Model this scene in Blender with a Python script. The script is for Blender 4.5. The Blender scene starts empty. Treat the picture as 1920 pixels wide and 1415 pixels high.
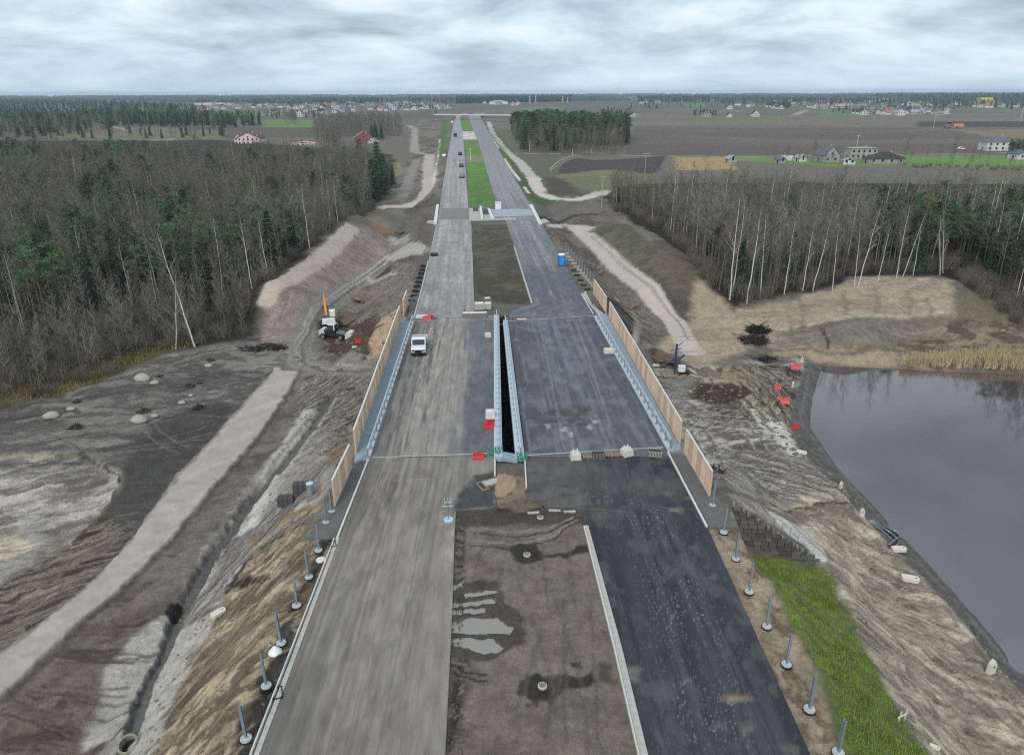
import bpy, math, random
import numpy as np
random.seed(7); rng = np.random.RandomState(7)
sc = bpy.context.scene
# ------------------------------------------------------------------ camera, world, sun, exposure
FPX, CAMH = 1321.0, 33.0
PITCH, ROLL = math.radians(22.0), math.radians(0.18)
_f = np.array([0, math.cos(PITCH), -math.sin(PITCH)]); _r0 = np.array([1., 0, 0]); _u0 = np.cross(_r0, _f)
CR = _r0*math.cos(ROLL) - _u0*math.sin(ROLL); CU = _u0*math.cos(ROLL) + _r0*math.sin(ROLL)
from mathutils import Matrix, Vector
cd = bpy.data.cameras.new('camera'); cam = bpy.data.objects.new('camera', cd); sc.collection.objects.link(cam)
M = Matrix([[CR[0], CU[0], -_f[0], 0], [CR[1], CU[1], -_f[1], 0], [CR[2], CU[2], -_f[2], CAMH], [0, 0, 0, 1]])
cam.matrix_world = M
cd.sensor_width = 36; cd.lens = FPX/1920*36; cd.clip_start = 0.5; cd.clip_end = 40000
sc.camera = cam
W = bpy.data.worlds.new('World'); sc.world = W; W.use_nodes = True
nt = W.node_tree; nt.nodes.clear()
def nn(t, **k):
    n = nt.nodes.new(t)
    for a, b in k.items(): setattr(n, a, b)
    return n
def lk(a, b): nt.links.new(a, b)
SUN_EL, SUN_AZ = math.radians(38), math.radians(200)
sky = nn('ShaderNodeTexSky', sky_type='NISHITA', sun_disc=False); sky.sun_elevation = SUN_EL; sky.sun_rotation = SUN_AZ
tc = nn('ShaderNodeTexCoord'); sep = nn('ShaderNodeSeparateXYZ'); lk(tc.outputs['Generated'], sep.inputs[0])
def mth(op, a, b=None, c=None, clamp=False):
    n = nn('ShaderNodeMath', operation=op, use_clamp=clamp)
    for i, v in enumerate((a, b, c)):
        if v is None: continue
        if isinstance(v, (int, float)): n.inputs[i].default_value = v
        else: lk(v, n.inputs[i])
    return n.outputs[0]
zc = mth('ADD', mth('MAXIMUM', sep.outputs[2], 0.0), 0.22)
cx = mth('DIVIDE', sep.outputs[0], zc); cy = mth('DIVIDE', sep.outputs[1], zc)
cmb = nn('ShaderNodeCombineXYZ'); lk(cx, cmb.inputs[0]); lk(mth('MULTIPLY', cy, 1.1), cmb.inputs[1])
n1 = nn('ShaderNodeTexNoise'); n1.inputs['Scale'].default_value = 1.25; n1.inputs['Detail'].default_value = 8; n1.inputs['Roughness'].default_value = 0.58; n1.inputs['Distortion'].default_value = 0.25
lk(cmb.outputs[0], n1.inputs['Vector'])
r1 = nn('ShaderNodeValToRGB'); lk(n1.outputs[0], r1.inputs[0])
el = r1.color_ramp.elements
el[0].position = 0.32; el[0].color = (0.23, 0.285, 0.34, 1)
el[1].position = 0.72; el[1].color = (0.78, 0.81, 0.83, 1)
e = el.new(0.44); e.color = (0.385, 0.46, 0.53, 1)
e = el.new(0.54); e.color = (0.52, 0.61, 0.685, 1)
hz = nn('ShaderNodeValToRGB'); lk(sep.outputs[2], hz.inputs[0])   # near the horizon the deck of cloud merges to a pale blue
hz.color_ramp.elements[0].position = 0.0; hz.color_ramp.elements[0].color = (0.72,)*3+(1,)
hz.color_ramp.elements[1].position = 0.07; hz.color_ramp.elements[1].color = (0.0,)*3+(1,)
mx = nn('ShaderNodeMix', data_type='RGBA'); lk(hz.outputs[0], mx.inputs[0]); lk(r1.outputs[0], mx.inputs[6]); mx.inputs[7].default_value = (0.41, 0.52, 0.61, 1)
SKY_S = 0.10
sc10 = nn('ShaderNodeMix', data_type='RGBA', blend_type='MULTIPLY'); sc10.inputs[0].default_value = 1; lk(mx.outputs[2], sc10.inputs[6]); sc10.inputs[7].default_value = (10, 10, 10, 1)
m2 = nn('ShaderNodeMix', data_type='RGBA'); m2.inputs[0].default_value = 0.95; lk(sky.outputs[0], m2.inputs[6]); lk(sc10.outputs[2], m2.inputs[7])
bg = nn('ShaderNodeBackground'); lk(m2.outputs[2], bg.inputs[0]); bg.inputs[1].default_value = SKY_S
wo = nn('ShaderNodeOutputWorld'); lk(bg.outputs[0], wo.inputs[0])
sl = bpy.data.lights.new('sun', 'SUN'); sl.energy = 1.2; sl.angle = math.radians(12); sl.color = (1, .96, .9)
so = bpy.data.objects.new('sun', sl); sc.collection.objects.link(so)
sd = Vector((math.sin(SUN_AZ)*math.cos(SUN_EL), math.cos(SUN_AZ)*math.cos(SUN_EL), math.sin(SUN_EL)))
so.rotation_euler = sd.to_track_quat('Z', 'Y').to_euler()
sc.view_settings.view_transform = 'Standard'; sc.view_settings.look = 'None'; sc.view_settings.exposure = 0.52; sc.view_settings.gamma = 1
sc.view_settings.use_curve_mapping = False
sc.render.engine = 'CYCLES'
cy_ = sc.cycles; cy_.use_denoising = False; cy_.pixel_filter_type = 'BLACKMAN_HARRIS'; cy_.filter_width = 1.15; cy_.max_bounces = 5; cy_.diffuse_bounces = 2; cy_.glossy_bounces = 2; cy_.transmission_bounces = 2; cy_.volume_bounces = 0; cy_.transparent_max_bounces = 4
cy_.use_adaptive_sampling = True; cy_.adaptive_threshold = 0.015; cy_.caustics_reflective = False; cy_.caustics_refractive = False

# ------------------------------------------------------------------ projection helpers: a pixel of the photo -> the ground point seen there
def ray(u, v): return CR*(u-960) + CU*(707.5-v) + _f*FPX
def at(u, v, z=0.0):
    d = ray(u, v); t = (z-CAMH)/d[2]; return np.array([d[0]*t, d[1]*t, z])
def depth(p): return float((np.array(p)-np.array([0, 0, CAMH])) @ _f)
def pxm(p): return depth(p)/FPX          # metres per photo pixel at p
def proj(x, y, z):
    x = np.asarray(x, float); y = np.asarray(y, float); z = np.asarray(z, float)-CAMH
    w = x*_f[0]+y*_f[1]+z*_f[2]
    return 960+FPX*(x*CR[0]+y*CR[1]+z*CR[2])/w, 707.5-FPX*(x*CU[0]+y*CU[1]+z*CU[2])/w
def sstep(a, b, x): t = np.clip((x-a)/(b-a), 0, 1); return t*t*(3-2*t)
TAB = rng.rand(256, 256).astype(np.float32)
def vn(x, y, seed=0):
    x = np.asarray(x, np.float32)+seed*17.13; y = np.asarray(y, np.float32)+seed*31.7
    xi = np.floor(x).astype(np.int32); yi = np.floor(y).astype(np.int32); fx = x-xi; fy = y-yi
    fx = fx*fx*(3-2*fx); fy = fy*fy*(3-2*fy)
    a = TAB[xi & 255, yi & 255]; b = TAB[(xi+1) & 255, yi & 255]; c = TAB[xi & 255, (yi+1) & 255]; d = TAB[(xi+1) & 255, (yi+1) & 255]
    return a+(b-a)*fx+(c-a)*fy+(a-b-c+d)*fx*fy
def fbm(x, y, s=1.0, o=4, seed=0):
    t = 0; a = 0.5; n = 0; x = np.asarray(x)/s; y = np.asarray(y)/s
    for i in range(o): t = t+a*vn(x*2**i, y*2**i, seed+i*3); n += a; a *= .55
    return t/n
def sdist(poly, X, Y):
    P = np.asarray(poly, float)[:, :2]; D = np.full(X.shape, 1e18); ins = np.zeros(X.shape, bool)
    n = len(P)
    for i in range(n):
        ax, ay = P[i]; bx, by = P[(i+1) % n]; ex, ey = bx-ax, by-ay; L = ex*ex+ey*ey+1e-12
        t = np.clip(((X-ax)*ex+(Y-ay)*ey)/L, 0, 1); D = np.minimum(D, (X-ax-t*ex)**2+(Y-ay-t*ey)**2)
        if abs(ey) > 1e-9:
            c = ((ay > Y) != (by > Y)) & (X < ex*(Y-ay)/ey+ax); ins ^= c
    D = np.sqrt(D); return np.where(ins, D, -D)
def ldist(pts, X, Y):
    P = np.asarray(pts, float)[:, :2]; D = np.full(X.shape, 1e18); S = np.zeros(X.shape); acc = 0
    for i in range(len(P)-1):
        ax, ay = P[i]; ex, ey = P[i+1]-P[i]; L = ex*ex+ey*ey+1e-12
        t = np.clip(((X-ax)*ex+(Y-ay)*ey)/L, 0, 1); d = (X-ax-t*ex)**2+(Y-ay-t*ey)**2
        m = d < D; D = np.where(m, d, D); S = np.where(m, acc+t*math.sqrt(L), S); acc += math.sqrt(L)
    return np.sqrt(D), S
def C(r, g, b, k=1.0):
    f = lambda c: (c/255/12.92 if c/255 <= .04045 else ((c/255+.055)/1.055)**2.4)
    return np.array([f(r), f(g), f(b)])*k*1.08

# ------------------------------------------------------------------ terrain heights
ys = [9.0]
while ys[-1] < 150: ys.append(ys[-1]+max(0.13, 0.0036*ys[-1]))
while ys[-1] < 9500: ys.append(ys[-1]*1.0112)
ys = np.array(ys); NR = len(ys)
sm = np.linspace(-.84, .84, 740); sr = .84+(np.linspace(0, 1, 61)[1:]**1.6)*1.3
ss = np.concatenate([-sr[::-1], sm, sr]); NC = len(ss)
Y = np.repeat(ys[:, None], NC, 1); X = ss[None, :]*(Y+13.0)
CTRL = [(-14, 20, -6.5), (-26, 34, -7), (-36, 40, -5.6), (-36, 60, -5.8), (-60, 50, -6.0), (-60, 90, -6), (-30, 75, -6.3), (-24, 90, -6.4), (-32, 100, -6), (-45, 118, -5.5),
 (-70, 88, -6), (-35, 125, -6.8), (-27, 140, -6.5), (-25, 170, -5.5), (-30, 210, -4.8), (-60, 200, -5), (-70, 300, -4), (-100, 300, -5), (-200, 300, -5), (-50, 400, -2.5), (-400, 600, -5), (-100, 900, -2), (-600, 1500, -4), (-1500, 4000, -4), (0, 2500, -3),
 (18, 20, -5.5), (28, 30, -6.5), (30, 45, -6.8), (36, 50, -7.4), (24, 62, -5.5), (28, 75, -5.8), (37, 80, -6.6), (22, 90, -5.8), (30, 100, -5.8), (45, 112, -7.4), (48, 122, -4.2), (70, 112, -7.9), (60, 124, -3.6), (80, 138, -3), (90, 110, -7.6), (110, 135, -3.5),
 (44, 132, -3.6), (30, 122, -5), (25, 130, -4.8), (20, 150, -4.5), (20, 185, -3.8), (15, 210, -3.5), (40, 160, -3.0), (60, 200, -3.5), (35, 250, -3), (100, 220, -4), (200, 300, -4), (20, 300, -2.6), (10, 400, -2.5), (100, 450, -4), (300, 450, -4), (-10, 700, -2), (200, 900, -4), (600, 1400, -4), (1500, 4000, -4), (0, 6000, -4), (3000, 9000, -4), (-3000, 9000, -4)]
def low(X, Y):
    wx = X/(Y+40); wy = np.log(Y+40)*.8; num = 0; den = 0
    for cx_, cy_2, cz in CTRL:
        d = (wx-cx_/(cy_2+40))**2+(wy-math.log(cy_2+40)*.8)**2; w = 1/(d+.0012)**2; num = num+w*cz; den = den+w
    return num/den
XL = [(0, -16.6), (60, -16.6), (108, -18.3), (147, -20.3), (211, -24.5), (390, -38), (895, -76), (1400, -118)]
XR = [(0, 19.2), (50, 19.2), (62, 18.0), (108, 15.6), (158, 12.2), (206, 9.0), (311, 3.0), (653, -17), (891, -31), (1400, -72)]
xl = np.interp(ys, *zip(*XL))[:, None]; xr = np.interp(ys, *zip(*XR))[:, None]
POND = [tuple(at(u, v, -8.5)[:2]) for u, v in [(1541, 686), (1620, 688), (1760, 697), (1920, 702), (2150, 712)]] + [(110, 100), (110, 20), (44, 20)] + [tuple(at(u, v, -8.5)[:2]) for u, v in [(2080, 1415), (1920, 1262), (1745, 1062), (1570, 878), (1518, 800), (1523, 745)]]
def bump(pts, width, h, X=X, Y=Y):
    d, s = ldist(pts, X, Y); return h*(1-sstep(0, width, d))
L0 = low(X, Y)
A = lambda u, v, z=-5: tuple(at(u, v, z)[:2])
# spoil bank on the left, grassed mounds and bank on the right
L0 = np.maximum(L0, low(X, Y) + bump([A(520, 560, -3), A(600, 470, -2), A(660, 425, -2)], 13, 6.5))
L0 += bump([A(690, 400, -3), A(735, 420, -3)], 9, 2.0)
L0 += bump([A(1170, 430, -1), A(1215, 470, -1), A(1270, 530, -2)], 14, 4.0)
L0 += bump([A(1330, 545), A(1420, 570), A(1600, 545), A(1760, 545)], 9, 1.2)
L0 += bump([A(1165, 600)], 6.5, -2.2)
L0 += bump([A(1150, 340), A(1060, 310)], 22, 2.0)
dx = np.maximum(xl-X, X-xr)
dgap = np.where((Y > 60.3) & (Y < 107.8), np.minimum(Y-60.3, 107.8-Y), 0)
d = np.maximum(np.maximum(dx, dgap*1.25), (Y-1340)*.4); d = np.maximum(d, 0)
emb = -0.12-d/1.65
Z = np.maximum(L0, emb)
ds = sdist(POND, X, Y)
Z = np.where(ds > 0, np.minimum(Z, -8.5-np.minimum(ds*.6, 1.6)), Z)
near = (ds <= 0) & (ds > -4.2); Z = np.where(near, np.minimum(Z, -8.45+(-ds)*.42), Z)
WA = at(1376, 946, .25); WB = at(1530, 1050, -5.0); wd_ = WB[:2]-WA[:2]; wl_ = math.hypot(*wd_); wn = np.array([-wd_[1], wd_[0]])/wl_
if wn[1] < 0: wn = -wn
wt = ((X-WA[0])*wd_[0]+(Y-WA[1])*wd_[1])/wl_**2; wq = (X-WA[0])*wn[0]+(Y-WA[1])*wn[1]; wtc = np.clip(wt, 0, 1); wtop = WA[2]*(1-wtc)+WB[2]*wtc; wbase = wtop-3.1*(1-wtc)**.8-.3
fr_ = (1-sstep(4.5, 10, -wq))*(wq < .15)*sstep(-.02, .06, wt)*(1-sstep(.95, 1.2, wt)); Z = Z*(1-fr_)+np.minimum(Z, wbase)*fr_
bh_ = (1-sstep(2.5, 7, wq))*(wq >= .15)*sstep(-.25, 0, wt)*(1-sstep(.95, 1.2, wt)); Z = Z*(1-bh_)+np.maximum(Z, wtop-.25)*bh_
off = sstep(0, 1.5, d)
NZ1 = fbm(X, Y, 5.0, 4, 1)-.5; NZ2 = fbm(X, Y, .9, 3, 5)-.5
amp = sstep(0.3, 3, d)*(1-sstep(-.5, .5, ds))
Z = Z + amp*(NZ1*.9 + NZ2*.22)*np.clip(60/np.maximum(Y, 30), .3, 1) 
def zat(x, y):
    x = np.asarray(x, float); y = np.asarray(y, float)
    i = np.clip(np.interp(y, ys, np.arange(NR)), 0, NR-1.001); j = np.clip(np.interp(x/(y+13), ss, np.arange(NC)), 0, NC-1.001)
    i0 = i.astype(int); j0 = j.astype(int); fi = i-i0; fj = j-j0
    return Z[i0, j0]*(1-fi)*(1-fj)+Z[i0+1, j0]*fi*(1-fj)+Z[i0, j0+1]*(1-fi)*fj+Z[i0+1, j0+1]*fi*fj
def G(u, v):
    d_ = ray(u, v); z0 = 12; t0 = max((z0-CAMH)/d_[2], 0) if d_[2] < 0 else 10; t1 = (-11-CAMH)/d_[2] if d_[2] < -1e-6 else 9000/d_[1]
    t1 = min(t1, 9400/d_[1]); ts = np.linspace(t0, t1, 600)
    h = CAMH+ts*d_[2]-zat(ts*d_[0], ts*d_[1]); k = np.argmax(h < 0) if (h < 0).any() else len(ts)-1
    if k > 0:
        a, b = h[k-1], h[k]; t = ts[k-1]+(ts[k]-ts[k-1])*(a/(a-b) if a > b else 1)
    else: t = ts[0]
    x, y = t*d_[0], t*d_[1]; return np.array([x, y, float(zat(x, y))])
def GP(pts): return [tuple(G(u, v)[:2]) for u, v in pts]

# ------------------------------------------------------------------ painting soil colours onto a gridded sheet (albedo, with bridge gap and woodland shade painted in)
class Paint:
    def __init__(s, X, Y, base):
        s.X = X; s.Y = Y; s.c = np.ones(X.shape+(3,), np.float32)*np.asarray(base, np.float32); s.w = np.zeros(X.shape, np.float32); s.dz = np.zeros(X.shape, np.float32); s.sm = np.zeros(X.shape, np.float32)
    def _mask(s, f, P, pad):
        P = np.asarray(P)[:, :2]; m = (s.X > P[:, 0].min()-pad) & (s.X < P[:, 0].max()+pad) & (s.Y > P[:, 1].min()-pad) & (s.Y < P[:, 1].max()+pad)
        idx = np.nonzero(m); return idx, s.X[idx], s.Y[idx]
    def put(s, idx, a, col, wet=None, dz=0, sm=None):
        a = np.clip(a, 0, 1); s.c[idx] = s.c[idx]*(1-a[:, None])+np.asarray(col, np.float32)*a[:, None]
        if wet is not None: s.w[idx] = s.w[idx]*(1-a)+wet*a
        if dz: s.dz[idx] += dz*a
        if sm is not None: s.sm[idx] = s.sm[idx]*(1-a)+sm*a
    def fill(s, P, col, a=1.0, soft=.5, warp=1.0, wet=None, dz=0, seed=0, ws=None, sm=None):
        idx, x, y = s._mask(None, P, soft+warp*2+1)
        if len(x) == 0: return
        ws = ws or max(warp*2.2, .5); wx = (fbm(x, y, ws, 4, seed)-.5)*warp*2.6; wy = (fbm(x, y, ws, 4, seed+9)-.5)*warp*2.6
        D = sdist(P, x+wx, y+wy); s.put(idx, a*sstep(-soft, soft, D), col, wet, dz, sm)
    def line(s, P, wd, col, a=1.0, soft=.3, warp=.3, wet=None, dz=0, seed=0, brk=0, sm=None):
        idx, x, y = s._mask(None, P, wd+soft+warp*2+1)
        if len(x) == 0: return
        ws = max(warp*3, .6); wx = (fbm(x, y, ws, 3, seed)-.5)*warp*2.6; wy = (fbm(x, y, ws, 3, seed+9)-.5)*warp*2.6
        D, S = ldist(P, x+wx, y+wy); k = 1-sstep(wd/2-soft, wd/2+soft, D)
        if brk: k = k*sstep(brk-.12, brk+.12, fbm(x, y, 2.0, 3, seed+4))
        s.put(idx, a*k, col, wet, dz, sm)
    def mottle(s, P, cols, scale=2.0, ang=0.0, stretch=1.0, a=.8, soft=1.0, warp=1.0, seed=0, dz=0, thr=.5, sharp=.05, dots=7, wet=None, fine=.5):
        """patches of other soil inside a region, drawn out along one direction"""
        idx, x, y = s._mask(None, P, soft+warp*2)
        if len(x) == 0: return
        D = sdist(P, x+(fbm(x, y, 3, 3, seed)-.5)*warp*2.6, y+(fbm(x, y, 3, 3, seed+7)-.5)*warp*2.6); m = sstep(-soft, soft, D)
        ca, sa = math.cos(ang), math.sin(ang); p = x*ca+y*sa; q = -x*sa+y*ca
        p = p+(fbm(x, y, scale*2, 3, seed+3)-.5)*scale*1.5; q = q+(fbm(x, y, scale*2, 3, seed+6)-.5)*scale*1.5
        for i, cc in enumerate(cols):
            n = fbm(p/stretch, q, scale*(1-.25*i), dots, seed+20*i+1)
            if fine: n = n+(fbm(p/max(stretch*.6, 1), q, .5+scale*.06, 3, seed+50+i)-.5)*fine*.35
            s.put(idx, a*m*sstep(thr-sharp, thr+sharp, n), cc, wet, dz*(1 if i % 2 else -1))
    def ruts(s, P, ang, n, L0, L1, cols, seed=0, wd=.3, dz=.07, spread=.12, a=.7, pair=True):
        r = random.Random(seed); A_ = np.array(P)[:, :2]; k = 0; t = 0
        while k < n and t < n*30:
            t += 1; x, y = r.uniform(A_[:, 0].min(), A_[:, 0].max()), r.uniform(A_[:, 1].min(), A_[:, 1].max())
            if sdist(P, np.array([x]), np.array([y]))[0] < .5: continue
            k += 1; th = ang+r.gauss(0, spread); L = r.uniform(L0, L1); cv = r.gauss(0, .03); pts = []; px, py = x-math.cos(th)*L/2, y-math.sin(th)*L/2
            for i in range(7): pts.append((px, py)); px += math.cos(th)*L/6; py += math.sin(th)*L/6; th += cv*L/6
            for o_ in ((-.95, .95) if pair else (0,)):
                q = [(a_[0]-math.sin(th)*o_, a_[1]+math.cos(th)*o_) for a_ in pts]; q = [a_ for a_ in q if sdist(P, np.array([a_[0]]), np.array([a_[1]]))[0] > 0]
                if len(q) < 2: continue
                s.line(q, wd*1.1, cols[0], a=a, soft=.14, warp=.12, dz=-dz*.5, seed=seed+k); s.line([(a_[0]+wd*.9, a_[1]+wd*.4) for a_ in q], wd*.7, cols[1], a=a*.9, soft=.12, warp=.15, dz=dz*.3, seed=seed+k)
T = Paint(X, Y, C(108, 100, 90))
# broad far colours
big = fbm(X, Y*.35, 260, 4, 40); T.put(np.nonzero(Y > 240), sstep(.45, .6, big[Y > 240])*.7, C(96, 86, 78))
FLD = Y > 900; nf = fbm(X, Y*.25, 420, 3, 44)
T.put(np.nonzero(FLD), sstep(.52, .56, nf[FLD])*.8, C(86, 92, 66)); T.put(np.nonzero(FLD), sstep(.60, .63, nf[FLD])*.8, C(98, 110, 72))
T.put(np.nonzero(Y > 2600), np.full((Y > 2600).sum(), .75), C(80, 82, 78))
def F_(pix, col, **k): T.fill(GP(pix), col, **k)
def L_(pix, wd, col, **k): T.line(GP(pix), wd, col, **k)
def M_(pix, cols, **k): T.mottle(GP(pix), cols, **k)
# fields far right
F_([(1190, 232), (1400, 238), (1640, 240), (1920, 250), (2100, 262), (2100, 292), (1700, 289), (1400, 290), (1175, 292)], C(98, 87, 80), warp=4, soft=2)
F_([(1170, 214), (1500, 218), (1920, 212), (2100, 215), (2100, 240), (1640, 240), (1180, 236)], C(112, 102, 90), warp=6, soft=3)
M_([(1170, 205), (1920, 205), (1920, 292), (1175, 292)], [C(88, 78, 72), C(120, 108, 96)], scale=60, stretch=5, a=.4, sharp=.15)
F_([(1720, 228), (1920, 228), (2100, 232), (2100, 240), (1720, 238)], C(72, 66, 60), soft=3, warp=2)
F_([(1790, 246), (1920, 243), (2000, 250), (1960, 262), (1850, 256)], C(128, 112, 84), soft=3, warp=6, a=.8)
F_([(1700, 291), (1920, 291), (2100, 296), (2100, 330), (1920, 318), (1720, 312), (1560, 312), (1460, 306), (1370, 300), (1380, 293), (1560, 300)], C(104, 128, 68), soft=1.5, warp=2)
F_([(1265, 296), (1365, 294), (1380, 318), (1270, 320)], C(158, 134, 92), soft=2, warp=3)
L_([(1170, 292), (1400, 294), (1700, 290), (1870, 288), (1920, 283)], 4, C(140, 132, 122), soft=1, warp=.4)
L_([(1490, 216), (1512, 207)], 14, C(150, 138, 128), soft=3, warp=1)
L_([(1780, 240), (1860, 254)], 5, C(130, 118, 104), soft=1, warp=1)
F_([(1300, 222), (1460, 222), (1480, 226), (1300, 227)], C(96, 112, 62), soft=4)
F_([(1535, 208), (1625, 207), (1640, 217), (1540, 217)], C(90, 118, 72), soft=4, warp=5)
F_([(1275, 193), (1328, 194), (1326, 201), (1275, 200)], C(90, 118, 72), soft=6, warp=5)
F_([(980, 202), (1060, 200), (1050, 213), (975, 213)], C(94, 120, 74), soft=4, warp=6)
# far left
F_([(375, 210), (500, 208), (495, 219), (385, 221)], C(100, 128, 72), soft=4, warp=5)
F_([(495, 225), (555, 224), (590, 226), (588, 240), (495, 240)], C(102, 122, 70), soft=3, warp=5)
F_([(180, 240), (740, 240), (760, 256), (200, 262)], C(92, 84, 78), soft=3, warp=6)
F_([(60, 226), (230, 236), (420, 246), (420, 262), (100, 262), (0, 240)], C(112, 106, 84), soft=3, warp=10)
L_([(70, 226), (170, 230), (240, 244)], 8, C(160, 150, 134), soft=2, warp=2)
F_([(270, 262), (325, 260), (330, 272), (275, 274)], C(134, 132, 134), soft=1, warp=1)
F_([(600, 208), (760, 212), (1000, 214), (1000, 222), (760, 222), (600, 216)], C(92, 86, 78), soft=3, warp=4)
F_([(730, 306), (762, 305), (758, 330), (735, 352)], C(128, 124, 88), soft=1.5, warp=2)
L_([(640, 213), (800, 212), (1000, 213), (1180, 214)], 9, C(120, 126, 124), soft=2, warp=.5)
# around the far road
F_([(760, 225), (845, 222), (838, 300), (825, 390), (730, 400), (690, 380), (745, 330), (775, 290)], C(102, 92, 82), soft=2, warp=3)
M_([(760, 225), (845, 222), (838, 300), (825, 390), (730, 400), (690, 380), (745, 330), (775, 290)], [C(84, 76, 68), C(126, 116, 104)], scale=9, ang=1.4, stretch=3)
F_([(828, 232), (842, 232), (833, 292), (820, 292)], C(82, 104, 54), soft=1, warp=1)
PATHL = [(725, 388), (765, 386), (793, 368), (806, 345), (804, 315), (806, 290)]
L_(PATHL, 6.5, C(172, 162, 152), soft=.5, warp=1.2, sm=.8)
L_([(806, 290), (790, 288), (778, 285), (777, 262), (778, 242), (765, 235)], 6.0, C(150, 142, 136), soft=1, warp=1)
L_([(752, 368), (768, 335), (782, 300)], 5, C(134, 126, 120), soft=1, warp=1)
L_([(812, 345), (818, 315), (822, 290), (824, 262)], 1.0, C(200, 196, 190), soft=.3, warp=.2, brk=.42)
F_([(905, 228), (925, 235), (965, 288), (1040, 378), (1000, 380), (955, 320), (918, 250)], C(86, 98, 62), soft=1.5, warp=2)
M_([(905, 228), (925, 235), (965, 288), (1040, 378), (1000, 380), (955, 320), (918, 250)], [C(98, 86, 72), C(76, 104, 48)], scale=8, ang=2.1, stretch=3)
F_([(965, 288), (1060, 290), (1050, 325), (1060, 350), (1120, 362), (1040, 372), (1005, 350)], C(96, 94, 74), soft=2, warp=3)
PR2 = [(915, 228), (924, 250), (940, 272), (953, 288), (975, 305), (1000, 335), (1012, 362), (1040, 373), (1085, 374), (1120, 366), (1180, 362)]
L_(PR2, 5.6, C(178, 168, 158), soft=.4, warp=.9, sm=.8)
L_([(955, 290), (985, 289), (1050, 288)], 2.5, C(150, 140, 126), soft=.6, warp=.5)
L_([(945, 298), (960, 320), (975, 338)], 1.2, C(205, 200, 192), soft=.3, warp=.2); L_([(984, 350), (992, 362)], 1.2, C(205, 200, 192), soft=.3)
L_([(920, 258), (935, 278)], 1.2, C(205, 200, 192), soft=.3)
F_([(1062, 296), (1250, 292), (1232, 326), (1045, 326)], C(74, 66, 66), soft=1, warp=1.5)
F_([(1050, 328), (1225, 327), (1215, 356), (1120, 362), (1065, 345)], C(112, 112, 80), soft=2, warp=3)
F_([(1020, 332), (1060, 336), (1085, 362), (1030, 366)], C(88, 74, 62), soft=2, warp=3)
F_([(1110, 358), (1180, 357), (1180, 366), (1110, 368)], C(168, 158, 148), soft=1, warp=2)
L_([(1035, 316), (1060, 302), (1080, 296)], 3, C(112, 112, 100), soft=1, warp=.5)
# middle, right of the road
RB = [(1000, 405), (1130, 366), (1250, 400), (1330, 500), (1400, 590), (1540, 680), (1500, 800), (1560, 900), (1380, 940), (1240, 840), (1115, 580), (1040, 470)]
F_(RB, C(114, 104, 92), soft=1.5, warp=2)
M_(RB, [C(78, 68, 58), C(124, 112, 98)], scale=4, ang=2.2, stretch=2.2, a=.6)
F_([(1100, 440), (1140, 415), (1190, 408), (1290, 470), (1345, 520), (1300, 560), (1290, 600), (1240, 555), (1170, 500)], C(96, 90, 68), soft=1.5, warp=2)
M_([(1100, 440), (1140, 415), (1190, 408), (1290, 470), (1345, 520), (1300, 560), (1290, 600), (1240, 555), (1170, 500)], [C(88, 92, 56), C(120, 104, 90)], scale=5, ang=.6, stretch=1.8, a=.55)
M_([(1215, 440), (1330, 520), (1300, 580), (1240, 540)], [C(112, 94, 80)], scale=7, a=.7)
F_([(1150, 410), (1195, 412), (1250, 450), (1220, 455)], C(128, 122, 110), a=.7, warp=1, soft=1)
PR1 = [(1080, 424), (1102, 445), (1145, 485), (1180, 515), (1225, 555), (1262, 600), (1285, 640), (1300, 660)]
F_([(1055, 421), (1118, 425), (1100, 436), (1098, 448), (1080, 440)], C(172, 162, 152), soft=.4, warp=.5)
L_(PR1, 4.0, C(166, 155, 144), soft=.3, warp=.3, sm=.8); L_(PR1, 1.2, C(178, 168, 158), soft=.5, warp=.3, a=.5)
F_([(1025, 421), (1050, 420), (1055, 426), (1030, 427)], C(180, 176, 170), soft=.3, warp=.3)
L_([(1010, 410), (1080, 404), (1130, 400)], 2, C(60, 54, 48), soft=1, warp=1)
L_([(1110, 530), (1150, 556), (1185, 582), (1198, 610), (1190, 640)], 1.1, C(150, 140, 128), soft=.3, warp=.2, dz=.15)
F_([(1128, 550), (1160, 568), (1188, 600), (1184, 636), (1150, 600)], C(56, 54, 50), soft=.6, warp=.5)
F_([(1235, 545), (1300, 555), (1290, 620), (1262, 600)], C(88, 80, 74), soft=2, warp=2, a=.7)
SAND = [(1290, 600), (1310, 520), (1380, 585), (1530, 552), (1600, 522), (1690, 518), (1775, 524), (1800, 590), (1815, 640), (1700, 665), (1560, 672), (1420, 650), (1330, 690), (1230, 700), (1215, 660)]
F_(SAND, C(160, 143, 121), soft=1, warp=1.5)
M_(SAND, [C(124, 108, 92), C(156, 138, 114)], scale=5, ang=.05, stretch=4, a=.5)
F_([(1460, 622), (1580, 600), (1780, 590), (1810, 645), (1600, 655), (1450, 652)], C(126, 116, 104), soft=.8, warp=1)
M_([(1460, 622), (1580, 600), (1780, 590), (1810, 645), (1600, 655), (1450, 652)], [C(108, 98, 86)], scale=3, ang=1.4, stretch=2.5, a=.4)
L_([(1570, 599), (1660, 592), (1765, 586)], .8, C(166, 156, 140), soft=.3, warp=.3); L_([(1540, 611), (1552, 650)], .5, C(70, 62, 54), soft=.2, warp=.2)
L_([(1470, 617), (1560, 604)], .4, C(84, 76, 66), soft=.2, warp=.4)
F_([(1455, 655), (1540, 655), (1700, 660), (1700, 688), (1540, 682), (1450, 668)], C(152, 134, 108), soft=.6, warp=.8)
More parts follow.
